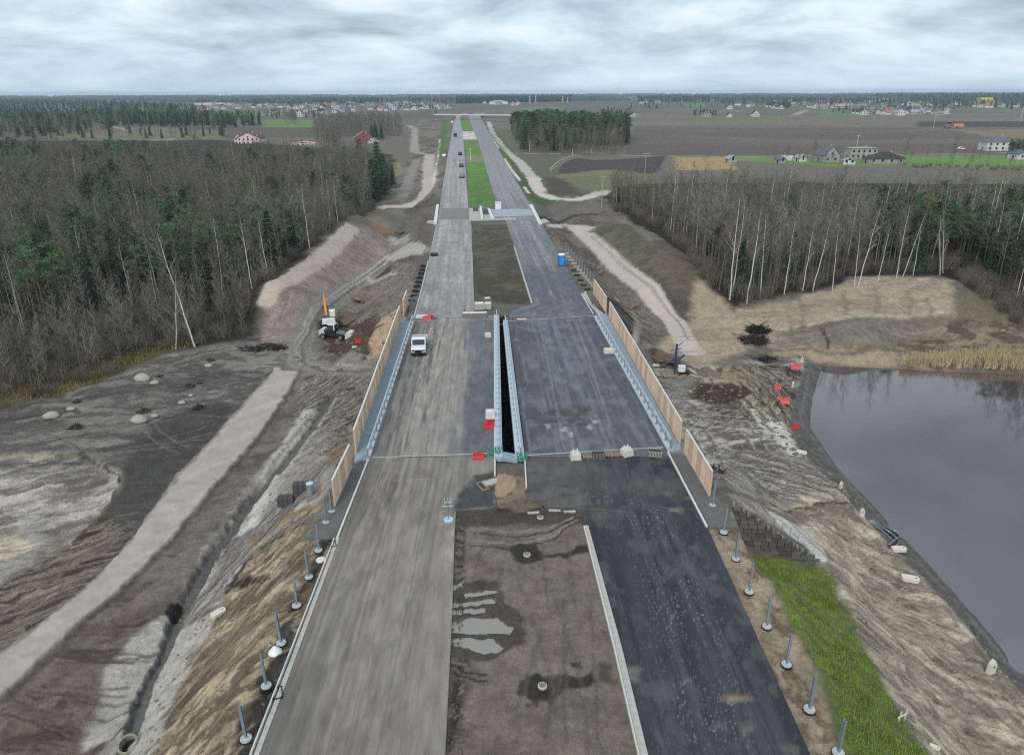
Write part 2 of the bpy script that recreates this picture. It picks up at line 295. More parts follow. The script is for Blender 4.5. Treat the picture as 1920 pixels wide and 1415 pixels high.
F_([(1680, 640), (1780, 600), (1800, 530), (1860, 540), (1920, 600), (2100, 650), (2100, 705), (1920, 696), (1700, 688)], C(118, 106, 86), soft=2, warp=3)
M_([(1680, 640), (1780, 600), (1920, 600), (1920, 698), (1700, 690)], [C(146, 130, 102), C(84, 70, 58)], scale=3, a=.7)
L_(PR1, 3.8, C(172, 160, 147), soft=.25, warp=.25, sm=.8); L_([(a+6, b-2) for a, b in PR1[1:-1]], .5, C(140, 128, 116), soft=.2, warp=.2)
# muddy site right of the bridge
MUD = [(1190, 660), (1330, 690), (1510, 680), (1478, 795), (1505, 850), (1600, 930), (1480, 935), (1340, 900), (1262, 790)]
F_(MUD, C(164, 157, 147), soft=1, warp=1.4)
M_(MUD, [C(112, 102, 90), C(170, 163, 153), C(92, 82, 72)], scale=3.2, ang=.0, stretch=2.4, a=.75, dz=.05, thr=.53)
M_([(1330, 690), (1500, 690), (1478, 800), (1330, 790)], [C(84, 72, 58), C(140, 128, 104), C(66, 56, 46)], scale=2.2, ang=1.25, stretch=4, a=.8, thr=.5)
F_([(1210, 655), (1270, 660), (1290, 690), (1240, 690)], C(76, 66, 56), soft=.8, warp=1.4)
F_([(1285, 735), (1310, 715), (1370, 720), (1410, 735), (1390, 752), (1330, 757)], C(78, 62, 46), soft=.8, warp=1.4, dz=-.5)
F_([(1290, 735), (1312, 722), (1325, 738), (1305, 745)], C(50, 42, 36), soft=.6, warp=.8, dz=-.3)
for k_, (p_, w_, c_) in enumerate([([(1400, 690), (1415, 740), (1425, 790)], .7, C(140, 124, 92)), ([(1418, 690), (1440, 760), (1448, 800)], 1.0, C(160, 146, 118)), ([(1380, 700), (1395, 750), (1392, 775)], .7, C(150, 134, 98)), ([(1448, 700), (1460, 740), (1455, 790)], .9, C(66, 56, 46)), ([(1432, 705), (1425, 760)], .7, C(70, 60, 48))]):
    L_(p_, w_, c_, soft=.3, warp=.5, seed=k_, dz=-.08)
F_([(1442, 792), (1466, 788), (1484, 822), (1502, 856), (1482, 852), (1458, 822)], C(176, 168, 158), soft=.25, warp=.35, wet=.6)
L_([(1415, 768), (1424, 790), (1438, 812)], .7, C(172, 164, 154), soft=.2, warp=.3, wet=.6)
F_([(1436, 770), (1462, 765), (1466, 785), (1440, 790)], C(164, 156, 146), soft=.5, warp=.8)
L_([(1300, 800), (1355, 795)], .4, C(80, 72, 64), soft=.2, warp=.4); L_([(1320, 850), (1400, 838), (1450, 840)], .6, C(96, 88, 78), soft=.3, warp=.6)
M_([(1340, 840), (1560, 880), (1600, 940), (1450, 940), (1330, 900)], [C(92, 84, 74), C(150, 142, 132)], scale=2, ang=-.5, stretch=4, a=.75, dz=.06)
F_([(1388, 884), (1405, 882), (1415, 905), (1398, 912)], C(150, 152, 146), soft=.2, warp=.4, wet=1)
# soil between the grass slope and the water
SOIL = [(1375, 935), (1490, 935), (1600, 925), (1640, 985), (1760, 1110), (1960, 1330), (2200, 1500), (1760, 1500), (1735, 1415), (1650, 1270), (1560, 1095), (1500, 1010)]
F_(SOIL, C(168, 152, 131), soft=.6, warp=.8)
M_(SOIL, [C(136, 120, 102), C(188, 172, 148), C(106, 94, 82)], scale=1.9, ang=2.25, stretch=1.7, a=.6, dz=.05, thr=.54)
M_(SOIL, [C(90, 80, 70)], scale=.7, ang=2.3, stretch=1.6, a=.55, thr=.62, sharp=.04)
F_([(1440, 960), (1480, 965), (1530, 1005), (1555, 1052), (1530, 1050), (1500, 1015), (1460, 985)], C(184, 180, 172), soft=.3, warp=.5)
L_([(1455, 962), (1530, 958), (1590, 950)], 1.6, C(120, 108, 96), soft=.4, warp=.5); L_([(1450, 948), (1520, 950), (1590, 940)], .5, C(84, 76, 66), soft=.2, warp=.4)
# revetment round the pond
REV = [(1510, 680), (1545, 684), (1525, 745), (1520, 800), (1572, 876), (1745, 1060), (1920, 1262), (2100, 1440), (2100, 1500), (1900, 1282), (1730, 1082), (1610, 958), (1498, 838), (1478, 795)]
F_(REV, C(98, 95, 90), soft=.2, warp=.15)
M_(REV, [C(84, 82, 78), C(112, 108, 102)], scale=.8, a=.5, soft=.3, warp=.1)
L_([(1516, 700), (1500, 790), (1560, 870), (1730, 1060), (1920, 1275)], .3, C(130, 124, 114), soft=.1, warp=.2, a=.5)
# verge with posts, right
VER = [(1325, 990), (1385, 988), (1420, 1045), (1490, 1180), (1560, 1320), (1610, 1415), (1640, 1500), (1560, 1500), (1520, 1415)]
F_(VER, C(146, 126, 103), soft=.3, warp=.3); M_(VER, [C(104, 84, 64), C(160, 144, 122)], scale=1.0, ang=2, stretch=1.5, a=.7, dz=.03)
GRS = [(1412, 1040), (1470, 1048), (1530, 1062), (1562, 1100), (1600, 1180), (1652, 1270), (1738, 1415), (1800, 1520), (1640, 1520), (1590, 1400), (1545, 1290), (1478, 1170)]
F_(GRS, C(108, 122, 62), soft=.3, warp=1.3); M_(GRS, [C(120, 116, 66), C(80, 90, 44)], scale=1.2, ang=2, stretch=1.6, a=.6)
# left of the road, near
F_([(0, 560), (480, 560), (660, 430), (800, 420), (790, 600), (700, 690), (600, 960), (480, 1415), (-300, 1500), (-300, 700)], C(112, 105, 96), soft=1, warp=1)
FIELD = [(-200, 800), (0, 765), (130, 738), (300, 668), (470, 632), (545, 645), (560, 690), (515, 700), (335, 885), (250, 1000), (190, 1003), (190, 960), (222, 900), (150, 852), (0, 848), (-200, 860)]
F_(FIELD, C(120, 114, 106), soft=.8, warp=1.4)
M_(FIELD, [C(84, 79, 73), C(138, 131, 121), C(72, 68, 63)], scale=3.5, ang=.25, stretch=3, a=.65, dz=.05, thr=.51)
F_([(300, 780), (430, 760), (440, 790), (335, 885), (250, 1000), (190, 1003), (190, 950), (230, 870)], C(72, 68, 64), soft=1.5, warp=1.8, a=.85)
M_([(190, 860), (430, 780), (335, 885), (250, 1000), (190, 1003)], [C(88, 84, 79)], scale=1.6, ang=.4, stretch=2.6, a=.5)
BAS = [(-200, 860), (0, 849), (150, 852), (218, 880), (224, 905), (190, 960), (100, 1040), (0, 1095), (-200, 1150)]
F_(BAS, C(150, 140, 127), soft=.3, warp=.6, dz=-.5)
M_(BAS, [C(120, 110, 99), C(176, 166, 150), C(96, 88, 80)], scale=2.4, ang=.5, stretch=3.2, a=.7, dz=.05)
L_([(-60, 866), (60, 864), (150, 860)], .9, C(92, 88, 88), soft=.4, warp=.4); L_([(150, 850), (222, 885), (224, 905), (192, 958)], .25, C(70, 66, 62), soft=.1, warp=.3)
F_([(-100, 985), (30, 988), (95, 1000), (60, 1040), (0, 1082), (-100, 1100)], C(150, 143, 132), soft=.5, warp=.8)
F_([(-100, 995), (20, 998), (75, 1008), (40, 1030), (-100, 1070)], C(186, 166, 142), soft=.4, warp=.7, wet=.7)
F_([(30, 955), (60, 948), (75, 962), (40, 975)], C(168, 162, 152), soft=.4, warp=.6)
F_([(190, 1005), (260, 1005), (180, 1090), (0, 1235), (-300, 1350), (-300, 1150), (0, 1095), (100, 1040)], C(116, 104, 91), soft=.4, warp=.6)
M_([(190, 960), (260, 1005), (180, 1090), (0, 1235), (-300, 1350), (-300, 1150), (0, 1095), (100, 1040)], [C(86, 74, 64), C(146, 128, 106), C(70, 62, 55)], scale=1.3, ang=.72, stretch=6, a=.8, dz=.06)
# slope and flat right of the haul road
SLP = [(565, 700), (600, 760), (480, 900), (400, 1010), (320, 1160), (200, 1420), (160, 1520), (-300, 1520), (0, 1312), (250, 1085), (430, 880), (520, 765)]
F_(SLP, C(122, 110, 100), soft=.4, warp=.6)
M_(SLP, [C(84, 72, 64), C(124, 112, 102)], scale=1.8, ang=.85, stretch=3, a=.55, dz=.03)
M_([(220, 1120), (340, 1150), (230, 1400), (160, 1520), (-100, 1520), (0, 1320)], [C(76, 62, 54), C(120, 102, 88)], scale=1.1, ang=.1, stretch=5, a=.7, dz=.05)
FLAT = [(560, 690), (700, 690), (660, 830), (610, 930), (480, 1020), (430, 1100), (300, 1415), (190, 1415), (320, 1160), (400, 1010), (480, 900), (580, 780)]
F_(FLAT, C(152, 144, 133), soft=.5, warp=.8)
M_(FLAT, [C(124, 113, 102), C(178, 170, 158), C(96, 86, 77)], scale=1.7, ang=.95, stretch=5, a=.7, dz=.06, thr=.52)
F_([(560, 775), (590, 765), (540, 850), (450, 1000), (430, 1000), (490, 880)], C(158, 150, 140), soft=.5, warp=.9, a=.8)
F_([(365, 1165), (385, 1170), (330, 1290), (300, 1380), (255, 1415), (240, 1415), (275, 1290), (310, 1200)], C(182, 176, 166), soft=.25, warp=.6)
F_([(330, 1150), (345, 1165), (290, 1260), (255, 1320), (230, 1400), (175, 1400), (190, 1340), (195, 1250), (260, 1200)], C(158, 151, 141), soft=.5, warp=1.3)
L_([(620, 740), (540, 840), (450, 960), (400, 1030), (358, 1110), (330, 1160), (300, 1240), (268, 1300), (242, 1385)], 1.15, C(102, 98, 93), soft=.12, warp=.25, dz=-.35, wet=.35)
L_([(540, 840), (450, 960), (400, 1030), (358, 1110)], .25, C(150, 144, 134), soft=.1, warp=.6, a=.5)
F_([(308, 1150), (318, 1130), (342, 1122), (345, 1132), (322, 1160)], C(46, 42, 38), soft=.15, warp=.3)
F_([(325, 1140), (350, 1135), (352, 1160), (330, 1165)], C(150, 132, 118), soft=.2, warp=.3)
HAUL = [(513, 697), (562, 697), (524, 765), (432, 882), (332, 1002), (252, 1082), (100, 1217), (0, 1312), (-250, 1520), (-250, 1440), (0, 1226), (130, 1130), (250, 1010), (330, 893), (430, 787)]
F_(HAUL, C(156, 145, 133), soft=.08, warp=.1, dz=.3, sm=1)
M_(HAUL, [C(158, 148, 138), C(172, 162, 151)], scale=1.2, ang=.85, stretch=14, a=.4, sharp=.2, fine=0, soft=.3, warp=.2)
L_([(562, 700), (524, 768), (432, 886), (332, 1008), (252, 1090), (100, 1225), (0, 1320)], .5, C(88, 80, 72), soft=.25, warp=.5, a=.7)
L_([(512, 700), (430, 790), (330, 897), (250, 1012), (130, 1132), (0, 1228)], .4, C(92, 84, 76), soft=.2, warp=.4, a=.6)
# sandy embankment under the left verge
EMB = [(600, 945), (560, 960), (480, 1020), (430, 1110), (350, 1230), (290, 1415), (250, 1520), (440, 1520), (480, 1415), (590, 1150), (632, 1010)]
F_(EMB, C(158, 139, 113), soft=.4, warp=.6)
M_(EMB, [C(124, 104, 82), C(182, 160, 130), C(92, 79, 64)], scale=1.3, ang=.9, stretch=3, a=.75, dz=.07, thr=.52)
F_([(430, 1095), (500, 1075), (505, 1090), (440, 1110)], C(66, 54, 44), soft=.2, warp=.6); L_([(430, 1100), (470, 1040), (590, 965)], .5, C(70, 60, 50), soft=.2, warp=.5, dz=-.1)
L_([(470, 1020), (530, 975), (590, 950)], .8, C(150, 116, 74), soft=.25, warp=.4)
L_([(455, 1050), (520, 1000), (590, 965)], .6, C(112, 114, 112), soft=.15, warp=.2)
F_([(545, 1170), (590, 1105), (618, 1010), (598, 1015), (560, 1110), (520, 1180), (470, 1330), (440, 1415), (480, 1415), (520, 1290), (560, 1200)], C(66, 60, 54), soft=.25, warp=.5)
M_([(545, 1170), (600, 1100), (618, 1010), (560, 1110), (440, 1415), (480, 1415)], [C(60, 55, 50), C(104, 95, 84)], scale=.9, a=.7, dz=.05)
F_([(560, 1115), (600, 1090), (595, 1110), (565, 1130)], C(132, 104, 80), soft=.2, warp=.4, a=.7)
F_([(610, 945), (652, 905), (690, 862), (632, 1010), (570, 1008)], C(118, 114, 106), soft=.2, warp=.3)
F_([(608, 830), (645, 815), (650, 855), (612, 870)], C(140, 114, 88), soft=.4, warp=.7)
# site left of the bridge
EXC = [(470, 640), (560, 640), (640, 560), (760, 480), (790, 500), (765, 590), (700, 700), (560, 690)]
F_(EXC, C(124, 114, 104), soft=1, warp=1.5); M_(EXC, [C(84, 74, 65), C(132, 122, 111)], scale=3, ang=.8, stretch=2.5, a=.65, dz=.06)
F_([(600, 600), (700, 590), (730, 640), (690, 685), (620, 660)], C(98, 78, 60), soft=1, warp=1.6); F_([(640, 600), (700, 600), (700, 625), (650, 625)], C(78, 58, 44), soft=1, warp=1.4)
F_([(712, 600), (752, 575), (748, 610), (722, 665), (695, 668), (690, 635)], C(150, 126, 98), soft=.5, warp=.8)
F_([(630, 520), (690, 500), (740, 495), (735, 520), (680, 545), (640, 545)], C(74, 68, 62), soft=1, warp=1.5)
L_([(760, 470), (735, 478), (705, 505), (660, 535), (615, 570), (580, 605), (560, 645), (565, 680), (600, 692), (690, 690)], 5.0, C(124, 117, 108), soft=.8, warp=1)
for o_ in (-7, -3, 3, 7): L_([(760, 470+o_*.3), (735, 478+o_*.5), (705+o_*.4, 505+o_*.5), (660, 535+o_), (615, 570+o_), (580+o_, 605), (560+o_, 645), (566+o_, 678), (600, 692+o_*.6), (690, 690+o_)], .7, C(160, 154, 144) if o_ in (-7, 3) else C(100, 92, 84), soft=.4, warp=.15, seed=o_+9)
F_([(580, 700), (640, 690), (670, 720), (680, 770), (630, 765), (590, 735)], C(90, 80, 70), soft=1, warp=1.8, a=.8)
F_([(650, 745), (690, 730), (680, 790), (648, 800)], C(66, 60, 55), soft=.6, warp=1, a=.8)
M_([(560, 690), (690, 690), (660, 830), (580, 800)], [C(76, 68, 60), C(148, 140, 130)], scale=1.2, ang=1.0, stretch=7, a=.7, dz=.05)
MND = [(485, 590), (520, 530), (600, 460), (655, 418), (690, 425), (745, 452), (735, 470), (650, 540), (575, 600), (545, 645), (500, 640)]
F_(MND, C(146, 130, 119), soft=.8, warp=1.2); M_(MND, [C(112, 97, 87), C(146, 130, 118)], scale=2.5, ang=.6, stretch=2, a=.5)
L_([(500, 560), (545, 520), (600, 485), (635, 450), (660, 425)], 3.6, C(162, 147, 132), soft=.3, warp=.6, sm=.6)
F_([(575, 500), (600, 492), (605, 502), (585, 508)], C(104, 90, 82), soft=.5, warp=.7)
F_([(685, 408), (710, 408), (740, 435), (700, 440)], C(140, 112, 82), soft=.6, warp=.7)
F_([(660, 402), (705, 402), (745, 432), (735, 440), (700, 410)], C(118, 106, 96), soft=.4, warp=.5, a=.7)
F_([(725, 438), (765, 440), (765, 456), (730, 450)], C(160, 158, 156), soft=.5, warp=1.2, a=.7)
F_([(740, 462), (790, 455), (800, 478), (745, 485)], C(132, 124, 116), soft=.6, warp=.8)
F_([(742, 482), (778, 478), (780, 488), (750, 492)], C(90, 72, 62), soft=.3, warp=.4)
F_([(735, 510), (775, 498), (768, 560), (745, 600), (700, 560)], C(124, 112, 98), soft=.6, warp=1)
F_([(790, 405), (812, 405), (800, 500), (775, 560), (770, 500)], C(104, 92, 80), soft=.5, warp=.8)
# ground under the woods, colour darkened to deepen the shade below the trees
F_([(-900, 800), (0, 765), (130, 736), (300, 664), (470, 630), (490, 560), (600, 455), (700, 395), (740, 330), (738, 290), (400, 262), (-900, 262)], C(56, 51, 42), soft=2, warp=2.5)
M_([(-300, 830), (0, 765), (130, 736), (300, 664), (300, 640), (130, 700), (-300, 780)], [C(112, 100, 60)], scale=4, a=.7, thr=.45)
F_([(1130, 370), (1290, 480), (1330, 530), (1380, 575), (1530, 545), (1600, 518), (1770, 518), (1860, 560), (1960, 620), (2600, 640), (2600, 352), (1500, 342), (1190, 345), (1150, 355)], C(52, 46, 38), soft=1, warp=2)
# medians (ground inside the road corridor)
MED = [(835, 1500), (850, 1150), (855, 950), (1092, 950), (1100, 985), (1205, 1415), (1225, 1500)]
F_(MED, C(120, 107, 94), soft=.2, warp=.2)
M_(MED, [C(106, 93, 81), C(130, 117, 103)], scale=2.2, ang=0, stretch=1.6, a=.5)
M_([(835, 1500), (848, 1150), (852, 955), (872, 985), (872, 1100), (880, 1250), (850, 1415)], [C(52, 47, 42), C(80, 72, 65)], scale=.5, a=.95, dz=.05, warp=.2, soft=.3)
F_([(856, 950), (1090, 955), (1100, 985), (1060, 985), (860, 985)], C(70, 63, 57), soft=.4, warp=.6, a=.75)
for k_, o_ in enumerate((0, 10, 24, 34)): L_([(880, 988+o_), (960, 998+o_*.9), (1030, 990+o_*.7), (1085, 966+o_*.3)], .16, C(138, 128, 118) if k_ % 2 == 0 else C(70, 63, 56), soft=.07, warp=.2, dz=.02)
for u_, v_, sx, sy in ((988, 1040, 30, 18), (1030, 1286, 0, 0)): pass
F_([(955, 1030), (975, 1018), (1010, 1018), (1020, 1040), (1060, 1030), (1100, 1020), (1105, 1035), (1050, 1045), (1010, 1052), (985, 1060), (960, 1048)], C(68, 60, 52), soft=.15, warp=.5)
F_([(975, 1270), (1010, 1262), (1050, 1268), (1110, 1260), (1125, 1275), (1070, 1295), (1040, 1320), (990, 1315), (972, 1295)], C(66, 58, 51), soft=.15, warp=.5)
F_([(1068, 1238), (1085, 1236), (1090, 1252), (1072, 1250)], C(62, 55, 48), soft=.1, warp=.2); F_([(1120, 1240), (1150, 1245), (1160, 1290), (1130, 1275)], C(76, 68, 60), soft=.2, warp=.5, a=.7)
F_([(835, 1085), (935, 1090), (945, 1130), (985, 1165), (980, 1205), (930, 1240), (840, 1235), (835, 1160)], C(88, 79, 69), soft=.15, warp=.45, dz=.05)
PUD = [[(842, 1098), (868, 1090), (870, 1096), (846, 1108)], [(868, 1113), (930, 1103), (938, 1108), (905, 1116), (870, 1119)], [(842, 1131), (925, 1122), (930, 1130), (905, 1133), (845, 1138)], [(842, 1143), (910, 1138), (912, 1148), (842, 1151)],
       [(842, 1166), (880, 1158), (935, 1158), (948, 1172), (966, 1178), (955, 1187), (890, 1187), (842, 1186)], [(842, 1197), (880, 1193), (925, 1198), (946, 1213), (930, 1220), (905, 1228), (885, 1215), (845, 1208)]]
for p_ in PUD: T.fill(GP(p_), C(104, 95, 82), soft=.16, warp=.22, dz=-.2, wet=.6)
for k_ in range(5): L_([(845+k_*4, 1238+k_*8), (880, 1252+k_*7), (910, 1258+k_*6)], .18, C(66, 60, 54) if k_ % 2 else C(118, 110, 100), soft=.08, warp=.2)
MED2 = [(884, 420), (948, 420), (1000, 570), (887, 566)]
F_(MED2, C(94, 86, 72), soft=.3, warp=.5); M_(MED2, [C(100, 97, 66), C(80, 70, 60)], scale=4, a=.7); F_([(890, 545), (995, 555), (1000, 572), (930, 568)], C(78, 68, 58), soft=.5, warp=1.2, a=.8)
for p_ in ([(876, 305), (910, 305), (932, 386), (878, 386)], [(870, 264), (893, 264), (905, 292), (874, 292)], [(864, 226), (880, 226), (889, 246), (866, 246)]):
    F_(p_, C(92, 128, 58), soft=.4, warp=.3); M_(p_, [C(82, 116, 52), C(104, 138, 64)], scale=5, a=.5)
F_([(874, 291), (903, 292), (908, 304), (876, 304)], C(128, 124, 100), soft=.4, warp=.8); F_([(866, 247), (890, 247), (894, 262), (869, 262)], C(190, 186, 180), soft=.4, warp=.8)
F_([(926, 895), (986, 895), (990, 955), (930, 950)], C(136, 118, 98), soft=.2, warp=.3)
T.ruts(GP(FLAT), 1.0, 46, 6, 18, (C(92, 82, 72), C(170, 162, 150)), 1, .28)
T.ruts(GP([(560, 700), (700, 700), (665, 820), (600, 860), (540, 800)]), 1.05, 40, 5, 14, (C(80, 71, 62), C(160, 151, 140)), 2, .3, .1)
T.ruts(GP([(190, 960), (260, 1005), (180, 1090), (0, 1235), (-100, 1270), (-100, 1150), (0, 1095), (100, 1040)]), .72, 26, 5, 16, (C(78, 67, 58), C(160, 142, 120)), 3, .26, .1, .06)
T.ruts(GP(BAS), .5, 26, 4, 12, (C(92, 83, 74), C(172, 162, 148)), 4, .22, .06, .2)
T.ruts(GP(FIELD), .3, 36, 6, 20, (C(76, 71, 66), C(134, 127, 117)), 5, .25, .06, .3)
T.ruts(GP(MUD), -.1, 40, 6, 16, (C(94, 84, 73), C(182, 175, 165)), 6, .3, .09, .5)
T.ruts(GP([(1340, 840), (1560, 880), (1600, 940), (1450, 940), (1330, 900)]), -.5, 22, 6, 14, (C(78, 70, 62), C(172, 164, 154)), 7, .3, .12, .1)
T.ruts(GP([(1370, 690), (1480, 690), (1478, 800), (1390, 790)]), 1.75, 16, 8, 16, (C(62, 53, 44), C(166, 152, 124)), 8, .35, .1, .1)
T.ruts(GP(EMB), .95, 34, 3, 9, (C(88, 74, 58), C(176, 155, 124)), 9, .18, .07, .12, .7, False)
T.ruts(GP(SOIL), 2.3, 40, 3, 10, (C(100, 88, 76), C(180, 164, 140)), 10, .2, .06, .25, .6)
T.ruts(GP(EXC), .9, 36, 6, 16, (C(78, 69, 60), C(156, 146, 134)), 11, .32, .08, .25)
T.ruts(GP([(220, 1120), (340, 1150), (230, 1400), (160, 1520), (-100, 1520), (0, 1320)]), .08, 22, 3, 9, (C(66, 54, 47), C(132, 114, 100)), 12, .16, .07, .15, .7, False)
T.ruts(GP([(1010, 420), (1050, 430), (1200, 560), (1250, 650), (1180, 640), (1060, 480)]), 2.15, 22, 6, 16, (C(74, 64, 55), C(140, 128, 114)), 13, .35, .08, .2)
T.ruts(GP(SAND), .05, 24, 8, 20, (C(120, 104, 88), C(170, 153, 130)), 14, .3, .04, .1, .5)
T.ruts(GP([(875, 1000), (1090, 1000), (1195, 1415), (880, 1415)]), 1.5, 5, 8, 20, (C(92, 84, 76), C(116, 107, 98)), 15, .2, .0, .1, .5)
T.ruts(GP(MND), .6, 20, 5, 14, (C(108, 93, 84), C(156, 141, 128)), 16, .35, .06, .25, .5, False)
# features that lie over the wheel ruts
F_([(565, 765), (600, 765), (560, 850), (500, 940), (460, 1000), (425, 1005), (490, 890)], C(172, 165, 154), soft=.3, warp=.9, a=.85)
F_([(505, 905), (530, 900), (480, 985), (452, 1000)], C(186, 179, 168), soft=.25, warp=.6, a=.8)
F_([(560, 830), (600, 800), (640, 790), (560, 900), (500, 960), (470, 985)], C(150, 142, 131), soft=.4, warp=.9, a=.55)
F_([(366, 1165), (388, 1170), (332, 1290), (302, 1380), (262, 1415), (246, 1415), (278, 1290), (312, 1200)], C(166, 158, 147), soft=.35, warp=.8, a=.85)
L_([(400, 1030), (375, 1090), (350, 1130), (390, 1060), (430, 990)], 1.5, C(170, 162, 151), soft=.5, warp=.7, a=.7)
L_([(622, 738), (590, 790), (560, 830), (500, 905), (450, 968), (400, 1035), (358, 1112), (330, 1165), (300, 1240), (268, 1300), (242, 1385)], 1.25, C(104, 101, 97), soft=.12, warp=.2, dz=-.3, wet=.35)
L_([(628, 745), (597, 797), (567, 837), (507, 912), (457, 975), (408, 1040)], .35, C(172, 166, 156), soft=.12, warp=.4, a=.7)
F_([(305, 1150), (316, 1130), (342, 1121), (346, 1132), (322, 1160)], C(44, 40, 36), soft=.15, warp=.3, dz=-.2)
TRK = [(800, 470), (760, 470), (735, 478), (705, 505), (660, 535), (615, 570), (580, 605), (560, 645), (566, 680), (600, 692), (690, 690)]
L_(TRK, 4.2, C(132, 125, 116), soft=.4, warp=.5)
for o_ in (-6, -2.5, 2.5, 6): L_([(a+o_*.7, b+o_*.45) for a, b in TRK], .7, C(176, 169, 158) if o_ in (-6, 2.5) else C(98, 90, 82), soft=.3, warp=.15, a=.85)
F_([(770, 455), (800, 462), (790, 480), (735, 490), (720, 480)], C(168, 160, 150), soft=.4, warp=.8, a=.8)
F_([(638, 560), (700, 530), (740, 520), (730, 545), (670, 580)], C(136, 122, 114), soft=.8, warp=1.2, a=.7)
F_([(690, 520), (740, 505), (745, 515), (690, 530)], C(170, 163, 152), soft=.4, warp=.8, a=.7)
F_([(600, 600), (690, 592), (715, 620), (690, 670), (620, 662)], C(84, 64, 48), soft=.6, warp=1.4, a=.85, dz=-.5)
F_([(712, 600), (752, 575), (748, 612), (722, 668), (695, 668), (690, 635)], C(168, 142, 112), soft=.3, warp=.6)
L_([(500, 560), (545, 520), (600, 485), (635, 450), (660, 425)], 3.4, C(172, 156, 140), soft=.3, warp=.5, sm=.6, a=.85)
F_([(1442, 792), (1466, 788), (1484, 822), (1502, 856), (1482, 852), (1458, 822)], C(184, 176, 166), soft=.2, warp=.3, wet=.6)
L_([(1415, 768), (1424, 790), (1438, 812)], .8, C(180, 172, 162), soft=.2, warp=.25, wet=.6)
F_([(1285, 735), (1310, 715), (1370, 720), (1410, 735), (1390, 752), (1330, 757)], C(76, 58, 42), soft=.6, warp=1.2, a=.9)
F_([(1300, 690), (1380, 700), (1400, 715), (1320, 712)], C(150, 132, 100), soft=.6, warp=1.2, a=.7); F_([(1240, 700), (1300, 712), (1285, 770), (1250, 740)], C(128, 124, 118), soft=.6, warp=1, a=.8)
L_([(1470, 617), (1560, 600), (1660, 592), (1765, 586)], .7, C(172, 158, 138), soft=.3, warp=.4, dz=.12, brk=.4); L_([(1470, 623), (1560, 606), (1660, 598), (1765, 593)], 1.2, C(112, 101, 89), soft=.5, warp=.6, dz=-.25, a=.8)
L_([(1440, 655), (1600, 662), (1720, 655)], .8, C(104, 92, 80), soft=.4, warp=.7, a=.7, dz=-.2)
for k_, (u_, v_) in enumerate([(1500, 560), (1580, 545), (1640, 540), (1700, 545), (1740, 560), (1480, 590)]): L_([(u_, v_), (u_+8, v_+22), (u_+4, v_+44)], .8, C(122, 106, 90), soft=.4, warp=.6, a=.5, seed=k_, dz=-.15)
F_([(930, 850), (985, 850), (958, 600), (928, 592)], C(40, 36, 32), soft=.5, warp=.3) if False else T.fill([(-4, 60), (3.5, 60), (2, 108), (-6, 108)], C(34, 30, 26), soft=.6, warp=.4)  # ground below the deck gap painted dark for the shade under the bridge
# near ground colours made greyer and more contrasty than the first coat
nr_ = (Y < 330)[..., None]; lum = T.c.mean(-1, keepdims=True); T.c = np.where(nr_, (lum+(T.c-lum)*.86)*np.clip((lum/.2), .3, 2)**.22, T.c).astype(np.float32)
Z = Z + T.dz*1.0

# ------------------------------------------------------------------ materials
MATS = {}
def soil_mat(name, rough=.95, bump_d=.06, nscale=(1.2, 7.0), streak=None, spec=.25):
    m = bpy.data.materials.new(name); m.use_nodes = True; t = m.node_tree; b = t.nodes['Principled BSDF']
    at_ = t.nodes.new('ShaderNodeVertexColor'); at_.layer_name = 'Col'
    co = t.nodes.new('ShaderNodeTexCoord'); src = at_.outputs[0]
    sa = t.nodes.new('ShaderNodeAttribute'); sa.attribute_name = 'Smo'; inv = t.nodes.new('ShaderNodeMapRange'); inv.inputs[3].default_value = 1; inv.inputs[4].default_value = .22; t.links.new(sa.outputs['Fac'], inv.inputs[0])
    bs = []
    for i, s_ in enumerate(nscale):
        n = t.nodes.new('ShaderNodeTexNoise'); n.inputs['Scale'].default_value = s_; n.inputs['Detail'].default_value = 5; n.inputs['Roughness'].default_value = .65
        if streak and i == 0:
            mp = t.nodes.new('ShaderNodeMapping'); mp.inputs['Scale'].default_value = (1, streak, 1); t.links.new(co.outputs['Object'], mp.inputs[0]); t.links.new(mp.outputs[0], n.inputs['Vector'])
        else: t.links.new(co.outputs['Object'], n.inputs['Vector'])
        rr = t.nodes.new('ShaderNodeMapRange'); rr.inputs[1].default_value = .3; rr.inputs[2].default_value = .7; rr.inputs[3].default_value = .76; rr.inputs[4].default_value = 1.24; t.links.new(n.outputs[0], rr.inputs[0])
        mx_ = t.nodes.new('ShaderNodeMix'); mx_.data_type = 'RGBA'; mx_.blend_type = 'MULTIPLY'; t.links.new(inv.outputs[0], mx_.inputs[0]); t.links.new(src, mx_.inputs[6]); t.links.new(rr.outputs[0], mx_.inputs[7]); src = mx_.outputs[2]; bs.append(n.outputs[0])
    t.links.new(src, b.inputs['Base Color'])
    ra = t.nodes.new('ShaderNodeMapRange'); ra.inputs[3].default_value = rough; ra.inputs[4].default_value = .12; t.links.new(at_.outputs[1], ra.inputs[0]); t.links.new(ra.outputs[0], b.inputs['Roughness'])
    b.inputs['Specular IOR Level'].default_value = spec
    ad = t.nodes.new('ShaderNodeMath'); ad.operation = 'ADD'; t.links.new(bs[0], ad.inputs[0]); t.links.new(bs[-1], ad.inputs[1])
    bp = t.nodes.new('ShaderNodeBump'); t.links.new(inv.outputs[0], bp.inputs['Strength']); bp.inputs['Distance'].default_value = bump_d; t.links.new(ad.outputs[0], bp.inputs['Height']); t.links.new(bp.outputs[0], b.inputs['Normal'])
    return m
